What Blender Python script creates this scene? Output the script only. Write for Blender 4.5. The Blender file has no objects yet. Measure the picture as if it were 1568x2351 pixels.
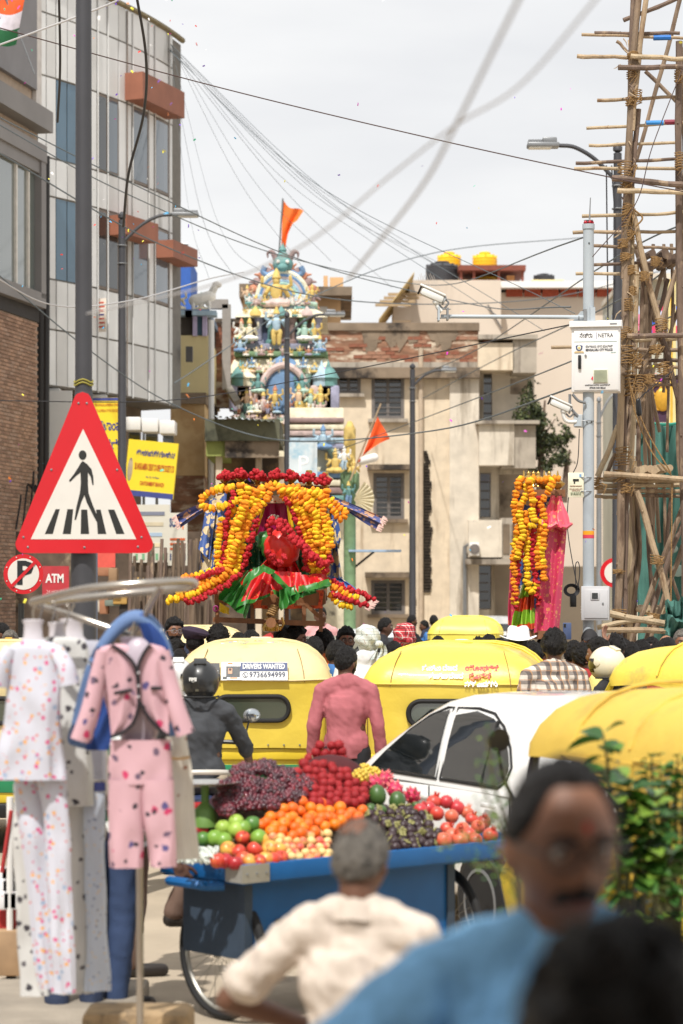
import bpy,bmesh,math,random
from mathutils import Vector,Matrix,noise
C=bpy.context.scene.collection
R=math.radians
PI=math.pi
# ----- camera, sky, sun, exposure
F,CX,HY,H=5553.0,784.0,1365.0,2.1
cam=bpy.data.cameras.new('camera')
camo=bpy.data.objects.new('camera',cam);C.objects.link(camo)
cam.sensor_fit='HORIZONTAL';cam.sensor_width=24.0;cam.lens=24.0*F/1568
cam.shift_y=(HY-1175.5)/1568
camo.location=(0,0,H);camo.rotation_euler=(R(90),0,0)
cam.clip_start=0.2;cam.clip_end=3000
cam.dof.use_dof=True;cam.dof.focus_distance=23.0;cam.dof.aperture_fstop=3.0;cam.dof.aperture_blades=0
bpy.context.scene.camera=camo
SUN_EL,SUN_DIR=R(57),Vector((-0.3,-0.95,0)).normalized()
w=bpy.data.worlds.new('World');bpy.context.scene.world=w;w.use_nodes=True
nt=w.node_tree;nt.nodes.clear()
out=nt.nodes.new('ShaderNodeOutputWorld');bg=nt.nodes.new('ShaderNodeBackground');bg.inputs[1].default_value=0.1
sky=nt.nodes.new('ShaderNodeTexSky');sky.sky_type='NISHITA';sky.sun_disc=False
sky.sun_elevation=SUN_EL;sky.sun_rotation=math.atan2(SUN_DIR.x,SUN_DIR.y);sky.dust_density=3
tc=nt.nodes.new('ShaderNodeTexCoord');mp=nt.nodes.new('ShaderNodeMapping');mp.inputs['Scale'].default_value=(3.2,3.2,13)
mp.inputs['Location'].default_value=(0.35,0.2,0.1)
n1=nt.nodes.new('ShaderNodeTexNoise');n1.inputs['Scale'].default_value=1.0;n1.inputs['Detail'].default_value=6;n1.inputs['Roughness'].default_value=.5
rp=nt.nodes.new('ShaderNodeValToRGB')
rp.color_ramp.elements[0].position=.3;rp.color_ramp.elements[0].color=(6.0,6.05,6.2,1)
rp.color_ramp.elements[1].position=.62;rp.color_ramp.elements[1].color=(7.5,7.47,7.4,1)
mx=nt.nodes.new('ShaderNodeMixRGB');mx.inputs[0].default_value=0.93
L=nt.links.new
L(tc.outputs['Generated'],mp.inputs[0]);L(mp.outputs[0],n1.inputs['Vector']);L(n1.outputs[0],rp.inputs[0])
L(sky.outputs[0],mx.inputs[1]);L(rp.outputs[0],mx.inputs[2]);L(mx.outputs[0],bg.inputs[0]);L(bg.outputs[0],out.inputs[0])
sl=bpy.data.lights.new('sun','SUN');sl.energy=3.4;sl.angle=R(1.2);sl.color=(1,.965,.91)
so=bpy.data.objects.new('sun',sl);C.objects.link(so)
so.rotation_euler=(SUN_DIR*math.cos(SUN_EL)+Vector((0,0,math.sin(SUN_EL)))).to_track_quat('Z','Y').to_euler()
vs=bpy.context.scene.view_settings
vs.view_transform='Standard';vs.look='None';vs.exposure=0.46;vs.gamma=1;vs.use_curve_mapping=False
# ----- helpers
rnd=random.Random(7)
def W(px,py,Y):
 return Vector(((px-CX)/F*Y,Y,H+(HY-py)/F*Y))
def X(px,Y):return(px-CX)/F*Y
def Z(py,Y):return H+(HY-py)/F*Y
def lin(c):
 return tuple((v/255/12.92 if v/255<=.04045 else((v/255+.055)/1.055)**2.4)for v in c)
def tag(o,label=None,cat=None,group=None,kind=None):
 if label:o['label']=label
 if cat:o['category']=cat
 if group:o['group']=group
 if kind:o['kind']=kind
 return o
def thing(name,label,cat,loc=(0,0,0),rz=0,group=None,sc=1):
 o=bpy.data.objects.new(name,None);C.objects.link(o)
 o.location=loc;o.rotation_euler=(0,0,rz);o.scale=(sc,)*3;o.empty_display_size=.1
 return tag(o,label,cat,group)
def link(name,me,parent=None,loc=(0,0,0),rot=(0,0,0),sc=(1,1,1)):
 o=bpy.data.objects.new(name,me);C.objects.link(o)
 o.parent=parent;o.location=loc;o.rotation_euler=rot
 o.scale=sc if hasattr(sc,'__len__')else(sc,)*3
 return o
class MB:
 def __init__(s):s.v=[];s.f=[];s.m=[]
 def add(s,vs_,fs,m=0,T=None):
  b=len(s.v)
  s.v+=[tuple(T@Vector(p))for p in vs_]if T else[tuple(p)for p in vs_]
  s.f+=[tuple(b+i for i in f)for f in fs];s.m+=[m]*len(fs);return s
 def box(s,c,d,m=0,T=None,bev=0):
  x,y,z=c;a,b,e=d[0]/2,d[1]/2,d[2]/2
  if bev:
   k=bev;vs_=[];
   bm=bmesh.new();bmesh.ops.create_cube(bm,size=1)
   for v in bm.verts:v.co=Vector((v.co.x*d[0],v.co.y*d[1],v.co.z*d[2]))
   bmesh.ops.bevel(bm,geom=list(bm.edges),offset=k,segments=2,affect='EDGES',profile=.5)
   bm.verts.index_update()
   vs_=[v.co+Vector(c)for v in bm.verts];fs=[[v.index for v in f.verts]for f in bm.faces];bm.free()
   return s.add(vs_,fs,m,T)
  return s.add([(x+i*a,y+j*b,z+k*e)for k in(-1,1)for j in(-1,1)for i in(-1,1)],[(0,2,3,1),(4,5,7,6),(0,1,5,4),(2,6,7,3),(0,4,6,2),(1,3,7,5)],m,T)
 def tube(s,pts,r,n=8,m=0,cap=True,T=None,ry=None):
  pts=[Vector(p)for p in pts];k=len(pts)
  rr=r if hasattr(r,'__len__')else[r]*k
  up=None;vs_=[]
  for i,p in enumerate(pts):
   d=(pts[min(i+1,k-1)]-pts[max(i-1,0)])
   d=d.normalized()if d.length>1e-9 else Vector((0,0,1))
   if up is None:up=d.orthogonal().normalized()
   up=(up-d*up.dot(d));up=up.normalized()if up.length>1e-6 else d.orthogonal().normalized()
   sd=d.cross(up)
   for j in range(n):
    a=2*PI*j/n
    vs_.append(p+(up*math.cos(a)+sd*math.sin(a)*(ry or 1))*rr[i])
  fs=[(i*n+j,i*n+(j+1)%n,(i+1)*n+(j+1)%n,(i+1)*n+j)for i in range(k-1)for j in range(n)]
  if cap:fs+=[tuple(range(n-1,-1,-1)),tuple((k-1)*n+j for j in range(n))]
  return s.add(vs_,fs,m,T)
 def cyl(s,p0,p1,r0,r1=None,n=12,m=0,T=None):return s.tube([p0,p1],[r0,r0 if r1 is None else r1],n,m,True,T)
 def lathe(s,prof,n=16,m=0,T=None,c=(0,0,0),sx=1,sy=1):
  vs_=[(c[0]+r*math.cos(2*PI*j/n)*sx,c[1]+r*math.sin(2*PI*j/n)*sy,c[2]+z)for r,z in prof for j in range(n)]
  k=len(prof)
  fs=[(i*n+j,i*n+(j+1)%n,(i+1)*n+(j+1)%n,(i+1)*n+j)for i in range(k-1)for j in range(n)]
  fs+=[tuple(range(n-1,-1,-1)),tuple((k-1)*n+j for j in range(n))]
  return s.add(vs_,fs,m,T)
 def ell(s,c,r,n=12,k=8,m=0,T=None,fn=None):
  r=r if hasattr(r,'__len__')else(r,)*3
  vs_=[Vector((c[0],c[1],c[2]-r[2]))]
  for i in range(1,k):
   a=PI*i/k
   for j in range(n):
    b=2*PI*j/n
    vs_.append(Vector((c[0]+r[0]*math.sin(a)*math.cos(b),c[1]+r[1]*math.sin(a)*math.sin(b),c[2]-r[2]*math.cos(a))))
  vs_.append(Vector((c[0],c[1],c[2]+r[2])))
  if fn:vs_=[fn(v)for v in vs_]
  fs=[(0,1+(j+1)%n,1+j)for j in range(n)]
  fs+=[(1+i*n+j,1+i*n+(j+1)%n,1+(i+1)*n+(j+1)%n,1+(i+1)*n+j)for i in range(k-2)for j in range(n)]
  b=1+(k-2)*n;fs+=[(b+j,b+(j+1)%n,len(vs_)-1)for j in range(n)]
  return s.add(vs_,fs,m,T)
 def caps(s,p0,p1,r0,r1,n=12,m=0):
  p0,p1=Vector(p0),Vector(p1);d=(p1-p0).normalized()
  P=[];RR=[]
  for a in(-90,-60,-30,0):P.append(p0+d*r0*math.sin(R(a)));RR.append(max(r0*math.cos(R(a)),1e-4))
  for a in(0,30,60,90):P.append(p1+d*r1*math.sin(R(a)));RR.append(max(r1*math.cos(R(a)),1e-4))
  return s.tube(P,RR,n,m)
 def prism(s,poly,d0,d1,m=0,T=None,ax='y'):
  n=len(poly)
  def q(p,d):return(p[0],d,p[1])if ax=='y' else((d,p[0],p[1])if ax=='x' else(p[0],p[1],d))
  return s.add([q(p,d0)for p in poly]+[q(p,d1)for p in poly],[tuple(range(n)),tuple(range(2*n-1,n-1,-1))]+[(j,n+j,n+(j+1)%n,(j+1)%n)for j in range(n)],m,T)
 def grid(s,fn,nu,nv,m=0,T=None,closeu=False):
  vs_=[fn(i/nu,j/nv)for j in range(nv+1)for i in range(nu+(0 if closeu else 1))]
  a=nu+(0 if closeu else 1)
  fs=[(j*a+i,j*a+(i+1)%a,(j+1)*a+(i+1)%a,(j+1)*a+i)for j in range(nv)for i in range(nu)]
  return s.add(vs_,fs,m,T)
 def me(s,name,mats,smooth=True,auto=40):
  me=bpy.data.meshes.new(name);me.from_pydata(s.v,[],s.f);me.update()
  bm=bmesh.new();bm.from_mesh(me);bmesh.ops.recalc_face_normals(bm,faces=bm.faces)
  if smooth:
   for f in bm.faces:f.smooth=True
   lim=R(auto)
   for e in bm.edges:
    if len(e.link_faces)==2 and e.calc_face_angle(0)>lim:e.smooth=False
  bm.to_mesh(me);bm.free()
  for m in(mats if isinstance(mats,(list,tuple))else[mats]):me.materials.append(m)
  if len(me.materials)>1 and len(me.polygons)==len(s.m):me.polygons.foreach_set('material_index',s.m)
  return me
 def build(s,name,mats,parent=None,smooth=True,auto=40,loc=(0,0,0),rot=(0,0,0)):
  return link(name,s.me(name,mats,smooth,auto),parent,loc,rot)
WORK=bpy.data.scenes.new('work')
def evaluated(o):
 C.objects.unlink(o)if o.name in C.objects else None
 WORK.collection.objects.link(o);vl=WORK.view_layers[0];vl.update();vl.depsgraph.update()
 me=bpy.data.meshes.new_from_object(o.evaluated_get(vl.depsgraph));WORK.collection.objects.unlink(o);return me
def bake(o,mods):
 for kind,kw in mods:
  m=o.modifiers.new(kind.lower(),kind)
  for k,v in kw.items():setattr(m,k,v)
 return evaluated(o)
def remesh(mb,name,mats,vox,it=4,fac=.5):
 me=mb.me(name+'_raw',[],False);o=bpy.data.objects.new('tmp',me);C.objects.link(o)
 r=bake(o,[('REMESH',dict(mode='VOXEL',voxel_size=vox)),('SMOOTH',dict(factor=fac,iterations=it))])
 bpy.data.objects.remove(o);bpy.data.meshes.remove(me);r.name=name
 r.polygons.foreach_set('use_smooth',[True]*len(r.polygons))
 r.materials.clear()
 for m in(mats if isinstance(mats,(list,tuple))else[mats]):r.materials.append(m)
 return r
def nz(p,s=1.0):return noise.noise(Vector(p)*s)
def spline(pts,n):
 pts=[Vector(p)for p in pts];P=[2*pts[0]-pts[1]]+pts+[2*pts[-1]-pts[-2]];o=[]
 for i in range(1,len(P)-2):
  for k in range(n):
   t=k/n;a,b,c,d=P[i-1],P[i],P[i+1],P[i+2]
   o.append(.5*((2*b)+(c-a)*t+(2*a-5*b+4*c-d)*t*t+(3*b-a-3*c+d)*t**3))
 o.append(pts[-1]);return o
def along(pts,step):
 o=[pts[0].copy()];acc=0
 for a,b in zip(pts,pts[1:]):
  l=(b-a).length;t=step-acc
  while t<=l:
   o.append(a+(b-a)*(t/l));t+=step
  acc=l-(t-step)
 return o
# ----- materials
def mat(name,c,rough=.6,metal=0,var=.12,scale=6,c2=None,f2=None,bump=0,bs=60,streak=0,sheen=0,coat=0,spec=.5,sub=0,stretch=(1,1,1),lin_=False,trans=0,alpha=1,emit=0):
 m=bpy.data.materials.new(name);m.use_nodes=True;t=m.node_tree;N=t.nodes;b=N['Principled BSDF'];K=t.links.new
 col=c if lin_ else lin(c)
 b.inputs['Roughness'].default_value=rough;b.inputs['Metallic'].default_value=metal;b.inputs['Specular IOR Level'].default_value=spec
 if sheen:b.inputs['Sheen Weight'].default_value=sheen
 if coat:b.inputs['Coat Weight'].default_value=coat;b.inputs['Coat Roughness'].default_value=.05
 if sub:b.inputs['Subsurface Weight'].default_value=sub;b.inputs['Subsurface Radius'].default_value=(.02,.008,.004)
 if trans:b.inputs['Transmission Weight'].default_value=trans
 if alpha<1:b.inputs['Alpha'].default_value=alpha
 b.inputs['Base Color'].default_value=(*col,1)
 tc=N.new('ShaderNodeTexCoord');mp=N.new('ShaderNodeMapping');mp.inputs['Scale'].default_value=stretch;K(tc.outputs['Object'],mp.inputs[0])
 cur=None
 if var:
  n=N.new('ShaderNodeTexNoise');n.inputs['Scale'].default_value=scale;n.inputs['Detail'].default_value=5;K(mp.outputs[0],n.inputs['Vector'])
  r=N.new('ShaderNodeValToRGB');r.color_ramp.elements[0].position=.3;r.color_ramp.elements[1].position=.7
  r.color_ramp.elements[0].color=(*[max(0,x*(1-var))for x in col],1);r.color_ramp.elements[1].color=(*[min(1,x*(1+var))for x in col],1)
  K(n.outputs[0],r.inputs[0]);cur=r.outputs[0]
 if c2:
  n=N.new('ShaderNodeTexNoise');n.inputs['Scale'].default_value=scale*.6;n.inputs['Detail'].default_value=8;n.inputs['Roughness'].default_value=.65
  mp2=N.new('ShaderNodeMapping');mp2.inputs['Location'].default_value=(3.1,1.7,.4);mp2.inputs['Scale'].default_value=stretch if not streak else(1,1,streak)
  K(tc.outputs['Object'],mp2.inputs[0]);K(mp2.outputs[0],n.inputs['Vector'])
  r=N.new('ShaderNodeValToRGB');r.color_ramp.elements[0].position=f2 or.5;r.color_ramp.elements[1].position=(f2 or.5)+.1
  K(n.outputs[0],r.inputs[0]);mx=N.new('ShaderNodeMixRGB');K(r.outputs[0],mx.inputs[0])
  if cur:K(cur,mx.inputs[1])
  else:mx.inputs[1].default_value=(*col,1)
  mx.inputs[2].default_value=(*lin(c2),1);cur=mx.outputs[0]
 if cur:K(cur,b.inputs['Base Color'])
 if bump:
  n=N.new('ShaderNodeTexNoise');n.inputs['Scale'].default_value=bs;n.inputs['Detail'].default_value=4;K(mp.outputs[0],n.inputs['Vector'])
  bp=N.new('ShaderNodeBump');bp.inputs['Strength'].default_value=bump;bp.inputs['Distance'].default_value=.02;K(n.outputs[0],bp.inputs['Height']);K(bp.outputs[0],b.inputs['Normal'])
 if emit:b.inputs['Emission Color'].default_value=(*col,1);b.inputs['Emission Strength'].default_value=emit
 return m
def mat_dots(name,base,spots,scale,thr=.32,rough=.75,var=.06):
 m=mat(name,base,rough,var=var,scale=5,bump=.15,bs=300);t=m.node_tree;N=t.nodes;b=N['Principled BSDF'];K=t.links.new
 cur=b.inputs['Base Color'].links[0].from_socket
 tc=N.new('ShaderNodeTexCoord')
 for i,(c,s)in enumerate(spots):
  mp=N.new('ShaderNodeMapping');mp.inputs['Location'].default_value=(i*.377,i*.713,i*.291);K(tc.outputs['Object'],mp.inputs[0])
  v=N.new('ShaderNodeTexVoronoi');v.inputs['Scale'].default_value=scale*s;K(mp.outputs[0],v.inputs['Vector'])
  n=N.new('ShaderNodeTexNoise');n.inputs['Scale'].default_value=scale*s*4;K(mp.outputs[0],n.inputs['Vector'])
  a=N.new('ShaderNodeMath');a.operation='MULTIPLY_ADD';K(n.outputs[0],a.inputs[0]);a.inputs[1].default_value=.3;K(v.outputs['Distance'],a.inputs[2])
  l=N.new('ShaderNodeMath');l.operation='LESS_THAN';K(a.outputs[0],l.inputs[0]);l.inputs[1].default_value=thr+.12
  mx=N.new('ShaderNodeMixRGB');K(l.outputs[0],mx.inputs[0]);K(cur,mx.inputs[1]);mx.inputs[2].default_value=(*lin(c),1);cur=mx.outputs[0]
 K(cur,b.inputs['Base Color']);return m
def mat_plaid(name,base,lines,scale=20,rough=.8):
 m=mat(name,base,rough,var=.05);t=m.node_tree;N=t.nodes;b=N['Principled BSDF'];K=t.links.new
 cur=b.inputs['Base Color'].links[0].from_socket
 tc=N.new('ShaderNodeTexCoord');sp=N.new('ShaderNodeSeparateXYZ');K(tc.outputs['Object'],sp.inputs[0])
 ad=N.new('ShaderNodeMath');ad.operation='ADD';K(sp.outputs['X'],ad.inputs[0]);K(sp.outputs['Y'],ad.inputs[1])
 for c,wd,ax,off,k in lines:
  a=N.new('ShaderNodeMath');a.operation='MULTIPLY_ADD';K(ad.outputs[0]if ax=='x' else sp.outputs['Z'],a.inputs[0]);a.inputs[1].default_value=scale;a.inputs[2].default_value=off
  f=N.new('ShaderNodeMath');f.operation='FRACT';K(a.outputs[0],f.inputs[0])
  l=N.new('ShaderNodeMath');l.operation='LESS_THAN';K(f.outputs[0],l.inputs[0]);l.inputs[1].default_value=wd
  s=N.new('ShaderNodeMath');s.operation='MULTIPLY';K(l.outputs[0],s.inputs[0]);s.inputs[1].default_value=k
  mx=N.new('ShaderNodeMixRGB');K(s.outputs[0],mx.inputs[0]);K(cur,mx.inputs[1]);mx.inputs[2].default_value=(*lin(c),1);cur=mx.outputs[0]
 K(cur,b.inputs['Base Color']);return m
def glassy(name,c,rough=.08,alpha=1):
 m=mat(name,c,rough,var=0,spec=.9,coat=.6);
 if alpha<1:m.node_tree.nodes['Principled BSDF'].inputs['Alpha'].default_value=alpha
 return m
FONTS={}
def text(s,mat_,parent,loc,size,rot=(PI/2,0,0),width=None,name='lettering',align='CENTER',ext=.0015,bold=0,shear=0):
 cu=bpy.data.curves.new(name,'FONT');cu.body=s;cu.size=size;cu.align_x=align;cu.align_y='CENTER';cu.extrude=ext;cu.offset=bold;cu.shear=shear
 cu.resolution_u=2
 o=bpy.data.objects.new('tmp',cu);C.objects.link(o)
 me=evaluated(o)
 bpy.data.objects.remove(o);me.materials.clear();me.materials.append(mat_);me.name=name
 sx=1
 if width and len(me.vertices):
  xs=[v.co.x for v in me.vertices];sx=width/max(1e-6,max(xs)-min(xs))
 return link(name,me,parent,loc,rot,(sx,1,1))
wood_bark=[mat('stick_wood_a',(134,114,94),.8,var=.3,scale=9,c2=(96,76,60),f2=.52,bump=.5,bs=50,stretch=(1,1,.25)),mat('stick_wood_b',(166,144,116),.75,var=.22,scale=9,c2=(128,100,74),f2=.55,bump=.5,bs=50,stretch=(1,1,.25)),mat('stick_wood_c',(108,90,78),.85,var=.3,scale=9,c2=(160,138,112),f2=.55,bump=.5,bs=50,stretch=(1,1,.25)),mat('stick_wood_d',(178,158,128),.7,var=.2,scale=9,c2=(150,118,84),f2=.58,bump=.5,bs=50,stretch=(1,1,.25))]
rope_m=mat('coir_rope',(146,114,72),.9,var=.3,scale=40,bump=.6,bs=120)
metal_grey=mat('grey_paint',(168,176,182),.45,var=.06,scale=3)
dark_pole=mat('dark_grey_paint',(62,62,66),.5,var=.1,scale=4)
galv=mat('galvanised',(130,132,134),.4,.3,var=.1)
black_plastic=mat('black_plastic',(22,22,24),.4,var=.1)
black_rubber=mat('black_rubber',(26,26,27),.75,var=.15)
white_paint=mat('white_paint',(228,226,222),.4,var=.03,scale=3)
cable_m=mat('cable_black',(40,40,44),.6,var=0)
# ================================================================ ground and buildings
ground_m=mat('dusty_asphalt',(168,154,134),.9,var=.12,scale=1.6,c2=(142,130,114),f2=.6,bump=.35,bs=70)
MB().grid(lambda u,v:(-160+320*u,-30+700*v,0),24,24).build('ground',ground_m,smooth=False)['kind']='structure'
pave_m=mat('pavement_concrete',(164,150,132),.9,var=.15,scale=3,c2=(120,110,98),f2=.6,bump=.3,bs=50)
o=MB().box((-11.5,35,.06),(10,90,.12)).build('pavement',pave_m,smooth=False);o['kind']='structure'
o=MB().box((10.5,38,.06),(10,40,.12)).build('pavement',pave_m,smooth=False);o['kind']='structure'
# ----- grey panelled corner building (curved front)
panel_m=mat('grey_cladding',(222,223,222),.5,var=.06,scale=1.2,c2=(150,148,142),f2=.6,streak=.12)
panel_d=mat('weathered_cladding',(206,206,204),.55,var=.08,scale=1.2,c2=(128,126,120),f2=.57,streak=.12)
joint_m=mat('cladding_joint',(116,112,106),.8)
blue_glass=mat('blue_spandrel',(84,112,132),.25,var=.1,scale=1,coat=.4)
sky_glass=glassy('window_glass_pale',(92,104,114),.06)
dark_glass=glassy('window_glass_dark',(44,48,48),.1)
brown_frame=mat('brown_window_frame',(120,108,98),.5,var=.1)
orange_m=mat('orange_planter_paint',(146,92,70),.65,var=.15,scale=2,c2=(124,74,56),f2=.6)
gb=thing('office_building','tall curved building clad in grey metal panels with orange window boxes','building',(0,0,0))
plan=[Vector((X(84,52),52,0))]
N_=60
for i in range(N_):
 a=R(32-20*(i/N_));plan.append(plan[-1]+Vector((math.sin(a),math.cos(a),0))*(7.1/N_))
def t_of(px):
 for i,(a,b)in enumerate(zip(plan,plan[1:])):
  qa,qb=CX+F*a.x/a.y,CX+F*b.x/b.y
  if qa<=px<=qb:return i+(px-qa)/(qb-qa)
 return N_ if px>300 else 0
def fp(t,z,off=0):
 t=max(0,min(N_-1e-6,t));i=int(t);p=plan[i].lerp(plan[i+1],t-i);d=(plan[i+1]-plan[i]).normalized()
 n=Vector((d.y,-d.x,0));return Vector((p.x,p.y,z))+n*off
def fpanel(name,px0,px1,z0,z1,m,off=.03,th=.03,gap=.02,seg=3):
 t0,t1=t_of(px0),t_of(px1);mb=MB()
 k=(N_/7.1)*gap
 t0+=k;t1-=k;z0+=gap;z1-=gap
 def q(u,o,z):return fp(t0+(t1-t0)*u,z,o)
 vs_=[]
 for i in range(seg+1):
  u=i/seg;vs_+=[q(u,off,z0),q(u,off,z1),q(u,off-th,z0),q(u,off-th,z1)]
 fs=[]
 for i in range(seg):
  a,b=4*i,4*i+4;fs+=[(a,b,b+1,a+1),(a+2,a+3,b+3,b+2),(a+1,b+1,b+3,a+3),(a,a+2,b+2,b)]
 fs+=[(0,1,3,2),(4*seg,4*seg+2,4*seg+3,4*seg+1)]
 return mb.add(vs_,fs).build(name,m,gb,smooth=False)
back=[p.copy()for p in plan]
poly=[(p.x,p.y)for p in back]+[(back[-1].x-9,back[-1].y+6),(back[0].x-10,back[0].y+8)]
MB().prism(poly,6.6,15.4,ax='z').build('wall',joint_m,gb,smooth=False)
inner=[fp(t,0,-1.0)for t in range(0,N_+1,6)]
poly=[(p.x,p.y)for p in inner]+[(back[-1].x-9,back[-1].y+6),(back[0].x-10,back[0].y+8)]
MB().prism(poly,0,6.6,ax='z').build('ground_floor_wall',mat('shop_wall',(120,104,88),.8,var=.3,scale=1.5,c2=(60,54,50),f2=.55),gb,smooth=False)
cols=[86,104,126,152,176,198,220,243,269,287,300,337,351,384,393]
rows=[15.45,14.66,13.3,11.55,10.72,8.93,7.84,6.62]
WIN={}
for r_ in(2,4):
 WIN.update({(r_,2):blue_glass,(r_,3):blue_glass,(r_,6):dark_glass,(r_,7):sky_glass if r_==2 else dark_glass,(r_,10):sky_glass,(r_,12):sky_glass})
WIN[(4,8)]=WIN[(2,8)]=None
for ri in range(len(rows)-1):
 for ci in range(len(cols)-1):
  key=(ri,ci);a,b=cols[ci],cols[ci+1];z1,z0=rows[ri],rows[ri+1]
  if key in WIN and WIN[key]is not None:
   m_=WIN[key]
   if m_ is blue_glass:fpanel('spandrel_panel',a,b,z0,z1,m_,.02)
   else:
    fr=fpanel('window',a,b,z0,z1,brown_frame,.035,.06,.01)
    fpanel('pane',a+3,b-3,z0+.07,z1-.07,m_,.045,.02,0).parent=fr
  else:
   fpanel('metal_panel',a,b,z0,z1,[panel_m,panel_d][(ri*5+ci*3)%4==0],.03+.012*rnd.random())
for px in(220,243,287,300,337,351,384):
 t=t_of(px);MB().tube([fp(t,6.6,.06),fp(t,15.4,.06)],.016,6).build('mullion',brown_frame if px in(287,)else panel_d,gb)
for px0,px1,py0,py1,nm in((283,378,168,230,0),(246,318,495,540,0),(352,408,552,592,0)):
 t0,t1=t_of(px0),t_of(px1);Yc=fp(t0,0).y;z1,z0=Z(py0,Yc),Z(py1,Yc)
 vs_=[fp(t,z,o)for t in(t0,t1)for z in(z0,z1)for o in(.02,.5)]
 MB().add(vs_,[(0,1,3,2),(4,6,7,5),(0,4,5,1),(2,3,7,6),(1,5,7,3),(0,2,6,4)]).build('window_box',orange_m,gb,smooth=False)
MB().tube([fp(t,15.5,.05)for t in range(0,N_+1,4)],.07,6).build('roof_trim',mat('roof_trim',(112,100,70),.7,var=.3,scale=8),gb)
MB().tube([fp(.2,4,.1),fp(.2,11.4,.1)],.09,8).build('drain_pipe',mat('drain_pipe',(44,42,42),.6),gb)
MB().box(tuple(fp(N_-1,Z(810,58),.25)),(.16,.25,.36)).build('wall_box',mat('wall_box',(70,68,66),.6),gb,smooth=False)
for px in(130,238):
 MB().box(tuple(fp(t_of(px),3.3,-.15)),(.4,.4,6.55)).build('shop_column',panel_d,gb,smooth=False)
MB().box(tuple(fp(t_of(105),4.6,.05)),(1.05,.12,3.8)).build('metal_panel',panel_m,gb,smooth=False)
for px in(298,330,360):
 MB().box((X(px,55),55,Z(1110,55)),(.06,.06,2.6)).build('shop_post',galv,gb,smooth=False)
for i,(a,b)in enumerate(((290,326),(328,366),(368,404))):
 sh=MB();sh.box((X((a+b)/2,54),54,Z(975+i*4,54)),((b-a)/F*54,.7,.3),bev=.03);sh.build('window_hood',white_paint,gb)
 MB().box((X((a+b)/2,54.5),54.6,Z(1030+i*4,54)),((b-a)/F*54*.7,.1,.8)).build('shop_window',dark_glass,gb,smooth=False)
bl=thing('wall_poster','small torn poster with red print and orange edge pasted on the grey cladding','poster',tuple(fp(t_of(224),Z(724,54),.06)),R(-22))
MB().box((0,0,0),(.32,.01,.75)).build('paper',mat('poster_paper',(226,214,200),.8,c2=(214,150,90),f2=.64,scale=4),bl,smooth=False)
for k in range(7):MB().box((rnd.uniform(-.02,.02),-.008,.28-k*.09),(.22,.004,.035)).build('print_line',mat('poster_red',(196,84,66),.8)if k!=3 else mat('poster_blue',(70,70,130),.8),bl,smooth=False)
# ----- brick and glass building at the picture's edge
bb=thing('brick_building','brown brick building with a large framed shop window above, at the kerb beside grey tower','building')
d_=Vector((.2,.98,0)).normalized();n_=Vector((d_.y,-d_.x,0));e_=Vector((X(85,50),50,0))
def bq(t,z,off=0):return e_-d_*t+Vector((0,0,z))+n_*off
ang=math.atan2(d_.y,d_.x)
def bbox_(name,t0,t1,z0,z1,o0,o1,m):
 vs_=[bq(t,z,o)for t in(t0,t1)for z in(z0,z1)for o in(o0,o1)]
 return MB().add(vs_,[(0,1,3,2),(4,6,7,5),(0,4,5,1),(2,3,7,6),(1,5,7,3),(0,2,6,4)]).build(name,m,bb,smooth=False)
frame_grey=mat('grey_window_surround',(128,124,122),.6,var=.1,scale=1)
mortar=mat('mortar',(176,158,140),.9,var=.15)
brick_ms=[mat('brick_%s'%k,c,.9,var=.18,scale=5)for k,c in(('a',(152,120,100)),('b',(168,134,112)),('c',(138,108,90)),('d',(160,132,114)))]
bbox_('wall',0,12,0,14.6,-6,0,mortar)
bbox_('grey_upper_wall',.35,12,12.45,15.3,.01,.12,mat('ribbed_grey',(124,122,124),.6,var=.08,scale=2))
bbox_('white_pier',.0,.34,11.9,15.8,.01,.1,mat('white_pier',(206,200,194),.6))
bbox_('cornice',0,12,11.62,12.05,.0,.35,frame_grey)
bbox_('cornice',0,12,11.0,11.35,.0,.22,frame_grey)
bbox_('window_surround',0,.3,8.2,11.0,.0,.2,frame_grey)
bbox_('window_surround',0,12,8.0,8.3,.0,.2,frame_grey)
bbox_('window_surround',0,12,10.75,11.0,.0,.16,frame_grey)
pn=bbox_('window_pane',.3,12,8.3,10.75,.01,.05,glassy('shop_glass',(104,112,108),.04))
for t in(.75,1.5,2.6,4):bbox_('glazing_bar',t,t+.07,8.3,10.75,.05,.1,mat('white_bar',(220,214,204),.5))
bbox_('curtain',.42,.74,8.3,10.7,-.002,.03,mat('cream_curtain',(190,176,150),.8))
bbox_('shadow_strip',0,12,7.72,8.0,.0,.05,mat('shadow_strip_dark',(52,48,46),.8))  # flat dark strip painted in as the shadow under the window surround
bw,bh=.235,.066
bm_me=[MB().box((0,0,0),(bw-.012,.03,bh-.010)).me('brick',m,False)for m in brick_ms]
nb=0;stuff=MB()
course=[z for z in[7.66-.076*k for k in range(99)]if z>.1]
for k,z in enumerate(course):
 for j in range(14):
  t=j*bw+(bw/2 if k%2 else 0)+.06
  loc=bq(t+.06,z,.012+rnd.uniform(-.003,.004))
  if t<.95 and nb<300:
   link('brick',bm_me[rnd.choice((0,0,1,2,3))],bb,loc,(0,0,ang));nb+=1
  elif t<3.0:
   stuff.box((0,0,0),(bw-.012,.03,bh-.010),T=Matrix.Translation(loc)@Matrix.Rotation(ang,4,'Z'),m=rnd.choice((0,1,2,3)))
tag(stuff.build('brickwork',brick_ms,bb,smooth=False),kind='stuff')
MB().tube([bq(-.25,3.5,.1),bq(-.25,8,.12),bq(-.25,11.2,.12)],.07,8).build('drain_pipe',mat('drain_pipe_b',(40,38,38),.6),bb)
ir=MB()
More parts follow.
